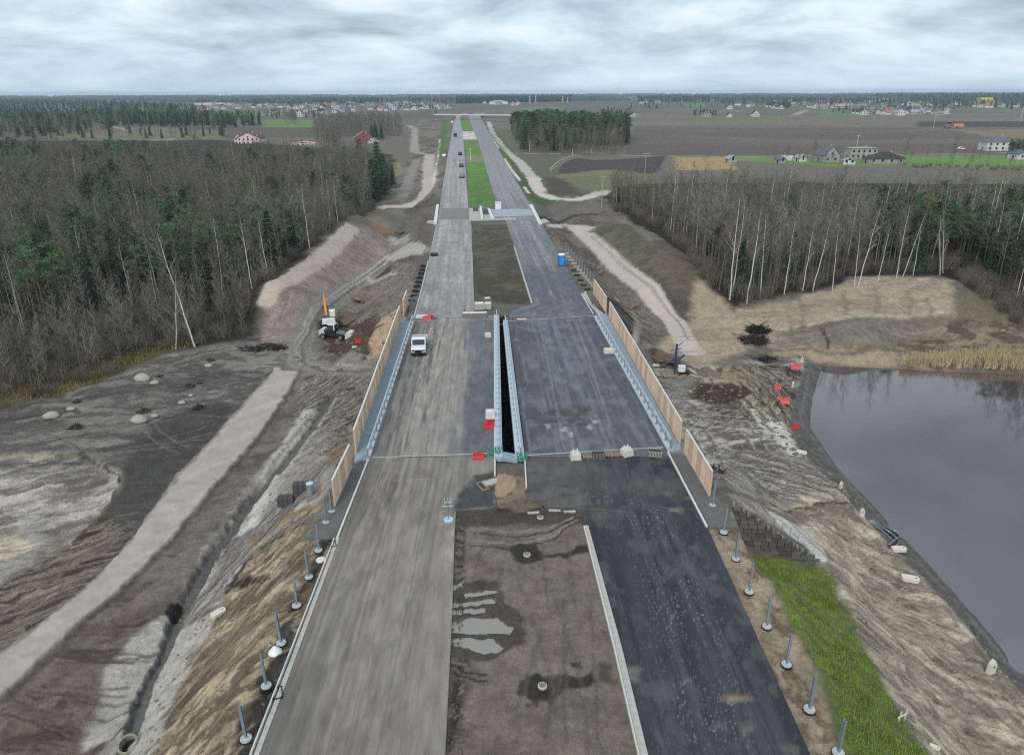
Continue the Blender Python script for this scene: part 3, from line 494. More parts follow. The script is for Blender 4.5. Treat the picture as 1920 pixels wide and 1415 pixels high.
def mat(name, col, rough=.7, metal=0.0, var=.12, scale=3.0, bump_d=0.0, spec=.5, tr=None):
    if name in MATS: return MATS[name]
    m = bpy.data.materials.new(name); m.use_nodes = True; t = m.node_tree; b = t.nodes['Principled BSDF']
    co = t.nodes.new('ShaderNodeTexCoord'); n = t.nodes.new('ShaderNodeTexNoise'); n.inputs['Scale'].default_value = scale; n.inputs['Detail'].default_value = 5
    t.links.new(co.outputs['Object'], n.inputs['Vector'])
    r = t.nodes.new('ShaderNodeValToRGB'); r.color_ramp.elements[0].position = .3; r.color_ramp.elements[1].position = .7
    c = np.array(col[:3]); r.color_ramp.elements[0].color = (*np.clip(c*(1-var), 0, 1), 1); r.color_ramp.elements[1].color = (*np.clip(c*(1+var), 0, 1), 1)
    t.links.new(n.outputs[0], r.inputs[0]); t.links.new(r.outputs[0], b.inputs['Base Color'])
    b.inputs['Roughness'].default_value = rough; b.inputs['Metallic'].default_value = metal; b.inputs['Specular IOR Level'].default_value = spec
    if bump_d:
        bp = t.nodes.new('ShaderNodeBump'); bp.inputs['Distance'].default_value = bump_d; t.links.new(n.outputs[0], bp.inputs['Height']); t.links.new(bp.outputs[0], b.inputs['Normal'])
    MATS[name] = m; return m
# ------------------------------------------------------------------ object helpers
COL = sc.collection
def tag(o, label=None, cat=None, group=None, kind=None):
    if label: o['label'] = label
    if cat: o['category'] = cat
    if group: o['group'] = group
    if kind: o['kind'] = kind
    return o
def empty(name, loc, rz=0, label=None, cat=None, group=None):
    o = bpy.data.objects.new(name, None); COL.objects.link(o); o.location = Vector([float(a) for a in loc]); o.rotation_euler = (0, 0, rz); o.empty_display_size = .3
    return tag(o, label, cat, group)
class MB:
    def __init__(s): s.v = []; s.f = []; s.m = []; s.k = 0
    def add(s, vs, fs):
        b = len(s.v); s.v.extend([tuple(float(c) for c in p) for p in vs]); s.f.extend([tuple(i+b for i in f) for f in fs]); s.m.extend([s.k]*len(fs)); return s
    def box(s, x0, x1, y0, y1, z0, z1, tp=0, ty=0):
        s.add([(x0, y0, z0), (x1, y0, z0), (x1, y1, z0), (x0, y1, z0), (x0+tp, y0+ty, z1), (x1-tp, y0+ty, z1), (x1-tp, y1-ty, z1), (x0+tp, y1-ty, z1)],
              [(3, 2, 1, 0), (4, 5, 6, 7), (0, 1, 5, 4), (1, 2, 6, 5), (2, 3, 7, 6), (3, 0, 4, 7)]); return s
    def tube(s, a, b, ra, rb=None, n=6, cap=True):
        a = Vector([float(c) for c in a]); b = Vector([float(c) for c in b]); rb = ra if rb is None else rb; d = (b-a)
        if d.length < 1e-6: return s
        d.normalize(); p = d.orthogonal().normalized(); q = d.cross(p)
        vs = [a+(p*math.cos(t)+q*math.sin(t))*ra for t in [2*math.pi*i/n for i in range(n)]]+[b+(p*math.cos(t)+q*math.sin(t))*rb for t in [2*math.pi*i/n for i in range(n)]]
        fs = [(i, (i+1) % n, n+(i+1) % n, n+i) for i in range(n)]
        if cap: fs += [tuple(range(n))[::-1], tuple(range(n, 2*n))]
        return s.add(vs, fs)
    def path(s, pts, r, n=6):
        for a, b in zip(pts[:-1], pts[1:]): s.tube(a, b, r, r, n)
        return s
    def beam(s, a, b, w, h, up=(0, 0, 1)):
        a = Vector([float(c) for c in a]); b = Vector([float(c) for c in b]); d = (b-a).normalized(); u = Vector(up); x = d.cross(u)
        if x.length < 1e-4: x = d.orthogonal()
        x.normalize(); u = x.cross(d); x = x*w/2; u = u*h/2
        vs = [a-x-u, a+x-u, a+x+u, a-x+u, b-x-u, b+x-u, b+x+u, b-x+u]
        return s.add(vs, [(3, 2, 1, 0), (4, 5, 6, 7), (0, 1, 5, 4), (1, 2, 6, 5), (2, 3, 7, 6), (3, 0, 4, 7)])
    def lathe(s, prof, n=16, c=(0, 0, 0)):
        vs = []; 
        for r, z in prof: vs += [(c[0]+r*math.cos(2*math.pi*i/n), c[1]+r*math.sin(2*math.pi*i/n), c[2]+z) for i in range(n)]
        fs = []
        for k in range(len(prof)-1): fs += [(k*n+i, k*n+(i+1) % n, (k+1)*n+(i+1) % n, (k+1)*n+i) for i in range(n)]
        fs += [tuple(range(n))[::-1], tuple(range((len(prof)-1)*n, len(prof)*n))]
        return s.add(vs, fs)
    def prism(s, poly, x0, x1, axis='x'):
        n = len(poly); f = (lambda a, p: (a, p[0], p[1])) if axis == 'x' else ((lambda a, p: (p[0], a, p[1])) if axis == 'y' else (lambda a, p: (p[0], p[1], a)))
        vs = [f(x0, p) for p in poly]+[f(x1, p) for p in poly]
        return s.add(vs, [(i, (i+1) % n, n+(i+1) % n, n+i) for i in range(n)]+[tuple(range(n))[::-1], tuple(range(n, 2*n))])
    def mesh(s, name, mats, smooth=False):
        me = bpy.data.meshes.new(name); me.from_pydata(s.v, [], s.f)
        for m_ in (mats if isinstance(mats, (list, tuple)) else [mats]): me.materials.append(m_)
        if isinstance(mats, (list, tuple)) and len(mats) > 1: me.polygons.foreach_set('material_index', s.m)
        if smooth: me.polygons.foreach_set('use_smooth', [True]*len(s.f))
        me.update(); return me
    def obj(s, name, mats, parent=None, smooth=False):
        return link(name, s.mesh(name, mats, smooth), parent)
def fixn(me):
    import bmesh
    b = bmesh.new(); b.from_mesh(me); bmesh.ops.recalc_face_normals(b, faces=b.faces); b.to_mesh(me); b.free()
def link(name, me, parent=None, loc=None, rz=None):
    o = bpy.data.objects.new(name, me); COL.objects.link(o)
    if parent: o.parent = parent
    if loc is not None: o.location = [float(c) for c in loc]
    if rz is not None: o.rotation_euler = (0, 0, rz)
    return o
def kids(o): return KIDS.get(o.name, [])
def copy_tree(root, loc, rz=None, scl=None, label=None, group=None, tree=None):
    r = root.copy(); COL.objects.link(r); r.location = [float(c) for c in loc]
    if rz is not None: r.rotation_euler = (0, 0, rz)
    if scl is not None: r.scale = (scl,)*3 if not hasattr(scl, '__len__') else scl
    if label: r['label'] = label
    if group: r['group'] = group
    for ch, subs in tree:
        c = ch.copy(); COL.objects.link(c); c.parent = r
        for g_ in subs: e_ = g_.copy(); COL.objects.link(e_); e_.parent = c
    return r
def treeof(root):
    al = list(COL.objects); return [(c, [g_ for g_ in al if g_.parent is c]) for c in al if c.parent is root]
def grid_obj(name, X, Y, Z, P, m, kind='structure', skirt=0):
    nr, nc = X.shape; co = np.stack([X, Y, Z], -1).reshape(-1, 3).astype(np.float32)
    i = np.arange(nr*nc).reshape(nr, nc); q = np.stack([i[:-1, :-1], i[:-1, 1:], i[1:, 1:], i[1:, :-1]], -1).reshape(-1, 4)
    colr = np.concatenate([P.c.reshape(-1, 3), P.w.reshape(-1, 1)], 1).astype(np.float32)
    if skirt:
        ring = np.concatenate([i[0, :], i[1:, -1], i[-1, ::-1][1:], i[::-1, 0][1:-1]]); n0 = len(co); lowr = co[ring].copy(); lowr[:, 2] -= skirt
        co = np.concatenate([co, lowr]); colr = np.concatenate([colr, colr[ring]]); k = len(ring); a = np.arange(k); b = (a+1) % k
        q = np.concatenate([q, np.stack([ring[a], n0+a, n0+b, ring[b]], -1)])
    me = bpy.data.meshes.new(name); me.vertices.add(len(co)); me.vertices.foreach_set('co', co.ravel())
    me.loops.add(len(q)*4); me.loops.foreach_set('vertex_index', q.ravel().astype(np.int32)); me.polygons.add(len(q)); me.polygons.foreach_set('loop_start', np.arange(0, len(q)*4, 4, dtype=np.int32))
    me.update(calc_edges=True); me.polygons.foreach_set('use_smooth', np.ones(len(q), bool))
    sm_ = P.sm.reshape(-1); sm_ = np.concatenate([sm_, np.zeros(len(co)-len(sm_), np.float32)]) if skirt else sm_; sa_ = me.attributes.new('Smo', 'FLOAT', 'POINT'); sa_.data.foreach_set('value', sm_.astype(np.float32)); ca = me.color_attributes.new('Col', 'FLOAT_COLOR', 'POINT'); ca.data.foreach_set('color', colr.ravel())
    me.materials.append(m); o = link(name, me); o['kind'] = kind; return o
SOILM = soil_mat('soil', bump_d=.12, nscale=(.7, 3.2, 10.0))
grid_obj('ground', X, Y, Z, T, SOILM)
# ------------------------------------------------------------------ carriageways
def edge(pix): 
    P = [at(u, v, 0)[:2] for u, v in pix]; P.sort(key=lambda p: p[1]); return np.array(P)
def carriage(name, le, re, y0, y1, nc, base, zoff=0.0, skirt=.35):
    m = (ys >= y0) & (ys <= y1); yy = ys[m]; yy = np.concatenate([[y0], yy[(yy > y0+.05) & (yy < y1-.05)], [y1]])
    l = np.interp(yy, le[:, 1], le[:, 0]); r = np.interp(yy, re[:, 1], re[:, 0])
    for e_, a in ((le, l), (re, r)):
        s_ = yy < e_[0, 1]
        if s_.any():
            far_ = e_[np.argmax(e_[:, 1] > e_[0, 1]+10)]; k = (far_[0]-e_[0, 0])/(far_[1]-e_[0, 1]); a[s_] = e_[0, 0]+k*(yy[s_]-e_[0, 1])
    t = np.linspace(0, 1, nc); Xc = l[:, None]+(r-l)[:, None]*t; Yc = np.repeat(yy[:, None], nc, 1)
    P = Paint(Xc, Yc, base); P.lat = (r-l)[:, None]*t; P.t = np.repeat(t[None], len(yy), 0); return P, name, zoff, skirt
def finish(c, m):
    P, name, zoff, skirt = c; ed = np.minimum(P.lat, P.lat.max(1)[:, None]-P.lat)
    return grid_obj(name, P.X, P.Y, np.full(P.X.shape, zoff)+P.dz, P, m, skirt=skirt)
LLp = [(480, 1415), (634, 1010), (692, 862), (776, 600), (803, 490), (822, 400), (838, 300), (851, 228), (853, 219)]
LRp = [(835, 1415), (848, 1150), (853, 990), (856, 956), (930, 950), (929, 855), (927, 592), (890, 588), (884, 420), (878, 385), (869, 262), (864, 228), (862, 219)]
RLp = [(1205, 1415), (1098, 985), (1091, 957), (988, 950), (984, 855), (949, 602), (960, 582), (1000, 570), (950, 420), (932, 385), (895, 262), (881, 228), (878, 219)]
RRp = [(1520, 1415), (1327, 990), (1250, 845), (1112, 590), (1050, 480), (1012, 412), (962, 330), (918, 250), (905, 228), (901, 219)]
LL, LR, RL, RR = edge(LLp), edge(LRp), edge(RLp), edge(RRp)
ROADM = soil_mat('dusty_asphalt', rough=.85, bump_d=.015, nscale=(1.3, 14.0), streak=.25)
def road_paint(c, specs):
    P = c[0]; x, y, lat = P.X, P.Y, P.lat; allx = np.nonzero(np.ones(x.shape, bool))
    for kind_, y0, y1, t0, t1, col, a, soft, opt in specs:
        m = (y > y0-8) & (y < y1+8); idx = np.nonzero(m); yy = y[idx]; tt = P.t[idx]; ll = lat[idx]
        wob = (fbm(yy*0+ll, yy, 3, 3, 61)-.5)
        k = sstep(y0-soft, y0+soft, yy+wob*soft*2)*(1-sstep(y1-soft, y1+soft, yy+wob*soft*2))*sstep(t0-.05, t0+.05, tt+wob*.08)*(1-sstep(t1-.05, t1+.05, tt+wob*.08))
        if kind_ == 'streak': sx, sy, th, sh, sd_ = opt; k = k*sstep(th-sh, th+sh, fbm(ll/sx, yy/sy, 1, 4, sd_))
        if kind_ == 'speck': sz, th, sd_, cl = opt; k = k*sstep(th-.02, th+.02, vn(ll/sz, yy/sz, sd_)*.75+vn(ll/sz*2.1, yy/sz*2.1, sd_+3)*.25)*sstep(cl-.08, cl+.08, fbm(ll, yy, 3.5, 3, sd_+8)+.0)
        P.put(idx, a*k, col)
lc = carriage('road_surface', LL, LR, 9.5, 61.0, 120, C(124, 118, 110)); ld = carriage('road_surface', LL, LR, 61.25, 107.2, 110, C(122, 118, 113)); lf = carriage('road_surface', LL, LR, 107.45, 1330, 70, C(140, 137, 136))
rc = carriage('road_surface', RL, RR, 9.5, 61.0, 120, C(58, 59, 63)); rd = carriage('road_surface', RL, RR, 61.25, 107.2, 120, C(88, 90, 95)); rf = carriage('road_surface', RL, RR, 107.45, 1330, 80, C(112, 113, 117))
road_paint(lc, [('fill', 0, 70, -.1, 1.1, C(128, 120, 110), 1, 2, None), ('streak', 0, 64, .05, .95, C(146, 138, 126), .4, 3, (.22, 70, .54, .08, 51)), ('streak', 0, 64, .05, .95, C(106, 99, 91), .4, 3, (.2, 60, .60, .06, 52)), ('streak', 48, 64, .1, .4, C(84, 78, 72), .7, 2, (.3, 4, .56, .05, 53)), ('streak', 0, 64, -.1, 1.1, C(110, 105, 99), .4, 3, (1.6, 40, .5, .15, 3)), ('streak', 0, 64, -.1, 1.1, C(138, 131, 121), .4, 3, (.6, 45, .56, .12, 13)), ('streak', 30, 64, .3, .7, C(144, 137, 127), .45, 5, (.5, 40, .5, .14, 15)), ('streak', 0, 64, -.1, .25, C(100, 97, 94), .6, 3, (1.2, 18, .46, .1, 18)), ('streak', 20, 64, -.1, 1.1, C(92, 88, 84), .4, 3, (.25, 30, .63, .04, 23)), ('streak', 0, 64, -.1, 1.1, C(92, 87, 82), .3, 3, (1.0, 2.2, .6, .06, 27)), ('streak', 0, 64, .8, 1.1, C(136, 128, 117), .6, 3, (.7, 8, .5, .1, 33))])
road_paint(ld, [('fill', 60, 108, .22, .66, C(142, 136, 127), .9, 1, None), ('streak', 60, 108, -.1, .3, C(104, 101, 98), .6, 1, (1.0, 9, .48, .1, 5)), ('streak', 60, 108, .15, .75, C(154, 147, 137), .7, 2, (.3, 50, .5, .08, 7)), ('streak', 60, 108, .1, .75, C(118, 112, 105), .5, 2, (.25, 50, .58, .06, 8)), ('streak', 60, 108, -.1, .5, C(84, 79, 74), .7, 2, (.3, 6, .62, .04, 9)), ('fill', 60, 84, .72, 1.1, C(84, 86, 92), .8, 2, None), ('streak', 60, 108, .6, 1.1, C(96, 97, 102), .7, 2, (1.2, 14, .47, .1, 11)), ('streak', 60, 108, .0, 1.1, C(120, 118, 118), .4, 2, (1.5, 2.5, .56, .05, 17))])
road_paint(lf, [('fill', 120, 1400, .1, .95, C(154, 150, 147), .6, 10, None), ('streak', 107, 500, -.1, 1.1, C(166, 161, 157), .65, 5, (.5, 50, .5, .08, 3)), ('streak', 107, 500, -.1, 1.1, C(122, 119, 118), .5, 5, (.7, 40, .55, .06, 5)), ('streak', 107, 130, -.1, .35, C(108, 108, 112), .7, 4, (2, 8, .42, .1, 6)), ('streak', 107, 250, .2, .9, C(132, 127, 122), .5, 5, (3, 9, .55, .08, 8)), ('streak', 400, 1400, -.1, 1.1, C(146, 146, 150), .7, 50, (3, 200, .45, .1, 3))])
road_paint(rc, [('streak', 0, 64, -.1, 1.1, C(49, 50, 54), .8, 3, (1.6, 22, .5, .1, 3)), ('streak', 0, 64, .1, .9, C(76, 77, 80), .6, 3, (.6, 22, .56, .07, 7)), ('speck', 0, 56, .28, .74, C(138, 135, 128), .65, 2, (.10, .78, 5, .47)), ('speck', 0, 50, .25, .8, C(108, 105, 101), .5, 2, (.2, .84, 9, .48)), ('speck', 0, 60, .0, 1., C(108, 106, 102), .5, 2, (.09, .80, 19, .36)), ('streak', 0, 64, -.1, 1.1, C(88, 86, 84), .5, 3, (1.8, 3, .62, .05, 15)),
 ('fill', 50.6, 61, -.1, .36, C(98, 94, 90), .8, 1.5, None), ('streak', 50.6, 61, -.1, .45, C(66, 64, 62), .8, 1.5, (2.5, 1.0, .55, .06, 29)), ('streak', 54, 62, .0, 1.1, C(84, 82, 80), .6, 2, (2.5, 3, .5, .08, 30))])
rcp = rc[0]
for u_, v_, r_, c_ in ((1272, 958, .8, C(150, 132, 108)), (1384, 1310, .95, C(140, 126, 108)), (1185, 1255, .8, C(110, 106, 100)), (1180, 1275, .6, C(116, 112, 106)), (1250, 925, .7, C(104, 96, 86)), (1295, 935, .5, C(118, 104, 90)), (1200, 905, .6, C(92, 88, 84)), (1345, 1360, .6, C(96, 93, 88)), (1405, 1365, .5, C(110, 106, 100)), (1300, 1030, .8, C(92, 88, 82)), (1330, 1080, .7, C(100, 96, 90)), (1480, 1400, .6, C(108, 104, 98))):
    p_ = at(u_, v_, 0); r_ *= .7; rcp.fill([(p_[0]+r_*math.cos(t), p_[1]+.6*r_*math.sin(t)) for t in np.linspace(0, 6.28, 9)[:-1]], c_, a=.8, soft=.35, warp=.5, seed=int(u_))
lcp = lc[0]
for pz, c_ in (([(850, 940), (895, 890), (928, 880), (930, 953), (850, 953)], C(58, 60, 64)), ([(830, 995), (852, 985), (852, 1050), (835, 1040)], C(150, 142, 130))):
    lcp.fill([at(u, v, 0) for u, v in pz], c_, a=.9, soft=.4, warp=.5)
lcp.line([at(740, 900, 0), at(806, 899, 0)], .16, C(150, 140, 110), soft=.05, warp=.02)
road_paint(rd, [('fill', 60, 108, .15, .62, C(98, 100, 106), .8, 1, None), ('streak', 60, 108, -.1, 1.1, C(80, 82, 88), .7, 2, (1.6, 10, .5, .1, 3)), ('streak', 60, 108, -.1, 1.1, C(112, 115, 120), .5, 2, (.5, 30, .57, .05, 7)), ('streak', 60, 108, -.1, .14, C(80, 76, 74), .6, 2, (.6, 6, .5, .08, 9)), ('streak', 67.5, 73, .12, .6, C(72, 70, 68), .85, .7, (6, .6, .35, .12, 11)), ('streak', 60, 108, -.1, 1.1, C(122, 124, 128), .35, 2, (1.5, 2, .58, .05, 17))])
rdp = rd[0]
for a_, b_ in (((1010, 600), (1058, 840)), ((1080, 600), (1145, 800)), ((1008, 600), (1096, 600))): rdp.line([at(*a_), at(*b_)], .22, C(134, 134, 134), soft=.12, warp=.15, a=.5)
for a_, b_ in (((985, 640), (985, 842)),): rdp.line([at(957, 640), at(963, 700), at(978, 800), at(988, 842)], .35, C(62, 60, 58), soft=.12, warp=.3, a=.8)
for u_, v_ in ((1028, 800), (1060, 805), (1072, 815), (1105, 800), (1115, 790)): 
    p_ = at(u_, v_); rdp.fill([(p_[0]+.35*math.cos(t), p_[1]+.6*math.sin(t)) for t in np.linspace(0, 6.28, 7)[:-1]], C(170, 170, 170), a=.6, soft=.2, warp=.4, seed=u_)
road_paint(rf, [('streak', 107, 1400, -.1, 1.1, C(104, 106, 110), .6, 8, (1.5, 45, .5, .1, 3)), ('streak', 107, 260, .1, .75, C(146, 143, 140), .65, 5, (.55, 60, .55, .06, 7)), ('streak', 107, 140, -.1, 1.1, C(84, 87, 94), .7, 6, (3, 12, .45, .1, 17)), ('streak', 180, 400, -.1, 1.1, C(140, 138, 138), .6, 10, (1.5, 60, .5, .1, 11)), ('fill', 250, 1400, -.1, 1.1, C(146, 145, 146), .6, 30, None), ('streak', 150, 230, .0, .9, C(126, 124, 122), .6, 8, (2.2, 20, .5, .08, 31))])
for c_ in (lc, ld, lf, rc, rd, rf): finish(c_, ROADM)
# ------------------------------------------------------------------ water
def sheet(name, P, z, m, kind='structure'):
    o = link(name, MB().add([(x, y, z) for x, y in [p[:2] for p in P]], [tuple(range(len(P)))]).mesh(name, m)); tag(o, kind=kind); return o
def water_mat(name, col, rough, scale, dist):
    m = mat(name, col, rough, var=.08, scale=.15); t = m.node_tree; b = t.nodes['Principled BSDF']; b.inputs['IOR'].default_value = 1.95
    n = t.nodes.new('ShaderNodeTexNoise'); n.inputs['Scale'].default_value = scale; n.inputs['Detail'].default_value = 4
    mp = t.nodes.new('ShaderNodeMapping'); mp.inputs['Scale'].default_value = (.6, 1.6, 1); mp.inputs['Rotation'].default_value = (0, 0, .3); co = t.nodes.new('ShaderNodeTexCoord'); t.links.new(co.outputs['Object'], mp.inputs[0]); t.links.new(mp.outputs[0], n.inputs['Vector'])
    bp = t.nodes.new('ShaderNodeBump'); bp.inputs['Distance'].default_value = dist; bp.inputs['Strength'].default_value = 1; t.links.new(n.outputs[0], bp.inputs['Height']); t.links.new(bp.outputs[0], b.inputs['Normal'])
    b.inputs['Specular IOR Level'].default_value = 1.0
    return m
pw = [(p[0], p[1]) for p in POND]; cxp = sum(p[0] for p in pw)/len(pw); cyp = sum(p[1] for p in pw)/len(pw)
sheet('pond_water', [(cxp+(x-cxp)*1.05, cyp+(y-cyp)*1.06) for x, y in pw], -8.5, water_mat('pond_water_m', C(74, 64, 63), .03, 1.2, .0045))
pum = water_mat('puddle_m', C(118, 110, 94), .34, 3, .004)
for p_ in PUD:
    q_ = np.array(GP(p_)); c_ = q_.mean(0); sheet('puddle', [tuple(c_+(a-c_)*(1+.35/max(np.hypot(*(a-c_)), .4))) for a in q_], -0.175, pum)
# ------------------------------------------------------------------ materials of built things
steel = mat('galvanised_steel', C(150, 158, 166), .45, .5, .12, 6); steel_l = mat('light_steel', C(190, 200, 206), .5, .25, .08, 5)
conc = mat('concrete', C(168, 165, 158), .85, 0, .14, 4, .01); conc_d = mat('concrete_dark', C(120, 117, 112), .9, 0, .16, 3, .01); conc_w = mat('concrete_white', C(206, 204, 198), .8, 0, .08, 4)
walk = mat('walkway_coating', C(138, 152, 164), .7, 0, .12, .8); asph_w = mat('footway_asphalt', C(96, 95, 92), .9, 0, .14, 1.5, .006)
wood_a = mat('barrier_timber', C(218, 192, 166), .75, 0, .08, 2); wood_b = mat('barrier_timber_b', C(224, 200, 174), .75, 0, .08, 2); wood_c = mat('barrier_timber_c', C(200, 172, 146), .75, 0, .08, 2)
black = mat('black_plastic', C(28, 28, 30), .55); rubber = mat('rubber', C(26, 26, 27), .85); white = mat('white_paint', C(220, 220, 217), .4, 0, .08, 2); red = mat('red_plastic', C(190, 44, 48), .45, 0, .1, 2); pink = mat('faded_red_plastic', C(206, 92, 94), .6, 0, .1, 2)
blue = mat('blue_plastic', C(30, 110, 190), .45, 0, .1, 2); glass = mat('dark_glass', C(48, 60, 66), .08, 0, .05, 1); orange = mat('orange_paint', C(214, 132, 40), .45, 0, .12, 3); green = mat('green_netting', C(40, 150, 122), .8, 0, .2, 6)
dwood = mat('weathered_timber', C(140, 124, 104), .9, 0, .2, 4); cream = mat('cream_plastic', C(206, 200, 186), .6, 0, .05, 2); chip = mat('dark_wood_debris', C(44, 40, 38), .95, 0, .3, 3)
stone = mat('field_stone', C(158, 150, 140), .9, 0, .16, 3, .03); dstone = mat('wall_stone', C(84, 78, 75), .95, 0, .25, 2.2, .05); clod = mat('peat_clod', C(58, 52, 46), .95, 0, .25, 3, .05)
def resample(pts, step):
    P = [np.array(p, float) for p in pts]; L = [0]
    for a, b in zip(P[:-1], P[1:]): L.append(L[-1]+np.linalg.norm(b-a))
    n = max(1, int(round(L[-1]/step))); out = []
    for i in range(n+1):
        s = L[-1]*i/n; k = min(max(np.searchsorted(L, s)-1, 0), len(P)-2); t = (s-L[k])/(L[k+1]-L[k]+1e-9); out.append(P[k]*(1-t)+P[k+1]*t)
    return out
def yaw(a, b): return math.atan2(b[1]-a[1], b[0]-a[0])
def strip_mesh(name, a, b, m, kind='structure', z=0.0, w=.2):
    pass
# ------------------------------------------------------------------ the bridge: two decks with an open gap between them
gz = lambda u, v, z=0: at(u, v, z)
br = empty('road_bridge', (0, 84, -1.2), 0, 'long concrete road bridge in two halves with a dark open gap between', 'bridge')
def local(o, p): return (p[0]-o.location[0], p[1]-o.location[1], p[2]-o.location[2])
def deck(le, re, xo0, xo1, y0, y1):
    yy = np.linspace(y0, y1, 5); l = np.interp(yy, le[:, 1], le[:, 0])-xo0; r = np.interp(yy, re[:, 1], re[:, 0])+xo1; mb = MB()
    for i in range(4):
        vs = [local(br, q) for q in [(l[i], yy[i], -.75), (r[i], yy[i], -.75), (r[i+1], yy[i+1], -.75), (l[i+1], yy[i+1], -.75), (l[i], yy[i], -.04), (r[i], yy[i], -.04), (r[i+1], yy[i+1], -.04), (l[i+1], yy[i+1], -.04)]]
        mb.add(vs, [(3, 2, 1, 0), (4, 5, 6, 7), (0, 1, 5, 4), (1, 2, 6, 5), (2, 3, 7, 6), (3, 0, 4, 7)])
    for f_ in (.12, .38, .62, .88): mb.beam(local(br, (l[0]*(1-f_)+r[0]*f_, y0, -1.3)), local(br, (l[-1]*(1-f_)+r[-1]*f_, y1, -1.3)), .7, 1.1)
    mb.obj('deck', conc_d, br)
deck(LL, LR, 2.2, .35, 61.15, 107.3); deck(RL, RR, .45, 2.2, 61.15, 107.3)
for yy in (61.1, 107.1): MB().box(*[c for c in (-17.6, 18.2 if yy < 80 else 16, yy-84-.5*(yy > 80)-.3, yy-84+.6-.5*(yy > 80), -7.5, 0.3)]).obj('abutment', conc_d, br)
for yy in (76.5, 91.8):
    for xs in ((-16, -3.2), (1.2, 15.5)):
        m_ = MB(); m_.box(xs[0], xs[1], yy-84-.5, yy-84+.5, -.9, -.3)
        for k in range(3): x_ = xs[0]+1+k*(xs[1]-xs[0]-2)/2; m_.tube((x_, yy-84, -8), (x_, yy-84, -.8), .5, n=12)
        m_.obj('pier', conc_d, br)
# expansion joints across the decks
for a, b, nm in (((688, 858), (927, 849), 0), ((985, 853), (1244, 838), 1), ((772, 602), (927, 598), 2), ((950, 602), (1114, 592), 3)):
    MB().beam(local(br, gz(*a, .02)), local(br, gz(*b, .02)), .14, .03).obj('expansion_joint', conc, br)
# kerb curbs, walkways
def curb(pix, w, h, m, name='kerb_stone', step=1.0, root=None, z=0.0, off=0.0, gap=.02, jit=.0):
    P = resample([gz(u, v, z) for u, v in pix], step); me = None; nst = 0
    for a, b in zip(P[:-1], P[1:]):
        L = np.linalg.norm(b-a); th = yaw(a, b)
        if me is None: me = MB().box(0, L-gap, -w/2, w/2, -.12, h, .0, .015).mesh(name, m)
        o = link(name, me, root); c = a-np.array([*root.location]); nx, ny = -math.sin(th), math.cos(th)
        o.location = (c[0]+nx*off, c[1]+ny*off, c[2]+random.uniform(-jit, jit)); o.rotation_euler = (0, 0, th+random.uniform(-1, 1)*jit*.5)
def kerbline(label, pix, w, h, m, step=1.0, z=0.0, jit=.004, cat='kerb', group=None):
    r = empty('concrete_kerb', gz(*pix[0], z), 0, label, cat, group); curb(pix, w, h, m, 'kerb_stone', step, r, z, jit=jit); return r
kerbline('double gutter kerb of grey blocks beside the dusty carriageway, nearest stretch', [(477, 1425), (540, 1260), (634, 1008)], .32, .06, conc, 1.0)
kerbline('narrow pale kerb outside the gutter blocks beside the dusty carriageway', [(466, 1425), (532, 1255), (627, 1010)], .10, .14, conc_w, 1.0)
kerbline('white kerb from the gutter blocks up to the bridge, beside the short left footway', [(632, 1010), (689, 866)], .16, .14, conc_w, 1.5)
kerbline('drainage channel of concrete blocks between the bare median and the dark carriageway', [(1210, 1425), (1160, 1215), (1098, 985)], .45, .05, conc, 1.0)
kerbline('thin pale edging beside the drainage channel of the bare median', [(1200, 1425), (1152, 1215), (1095, 987)], .09, .12, conc_w, 1.0)
kerbline('white kerb from the near end of the bridge down the right footway', [(1325, 988), (1252, 848)], .18, .14, conc_w, 1.5)
kerbline('white kerb on the left of the sand strip behind the bridge gap', [(928, 893), (928, 862)], .14, .12, conc_w, 1.5); kerbline('white kerb on the right of the sand strip behind the bridge gap', [(987, 915), (984, 862)], .14, .12, conc_w, 1.5)
kerbline('pale kerb beside the brown median beyond the bridge', [(997, 568), (964, 462)], .35, .10, conc, 2.0)
kerbline('kerb beside the row of black sockets beyond the bridge', [(776, 596), (790, 545), (803, 490)], .3, .12, conc, 2.0)
kerbline('thin white kerb at the start of the far right barrier', [(1112, 588), (1090, 552)], .16, .12, conc_w, 2.0)
def slab(name, pix, z0, z1, m, root=None, label=None, cat=None, kind=None):
    P = [gz(u, v, z1) for u, v in pix]; c = np.mean(P, 0) if root is None else np.array([*root.location]); mb = MB(); n = len(P)
    mb.add([tuple(p-c)[:2]+(z0-c[2],) for p in P]+[tuple(p-c)[:2]+(z1-c[2],) for p in P], [(i, (i+1) % n, n+(i+1) % n, n+i) for i in range(n)]+[tuple(range(n))[::-1], tuple(range(n, 2*n))])
    me = mb.mesh(name, m); fixn(me); o = link(name, me, root)
    if root is None: o.location = Vector([float(a) for a in c])
    return tag(o, label, cat, None, kind)
slab('walkway', [(664, 862), (684, 862), (770, 602), (752, 602)], -.5, .22, walk, br); slab('walkway', [(1262, 842), (1277, 842), (1137, 588), (1122, 590)], -.5, .22, walk, br)
slab('parapet_kerb', [(926, 855), (942, 855), (936, 590), (926, 590)], -.6, .25, steel_l, br); slab('parapet_kerb', [(967, 858), (984, 858), (952, 600), (943, 600)], -.6, .25, steel_l, br)
slab('parapet_kerb', [(940, 858), (970, 862), (969, 851), (941, 846)], -.6, .24, walk, br)
slab('outer_kerb', [(684, 862), (692, 862), (776, 602), (770, 602)], -.4, .16, steel_l, br); slab('outer_kerb', [(1252, 843), (1262, 843), (1122, 592), (1113, 592)], -.4, .16, steel_l, br)
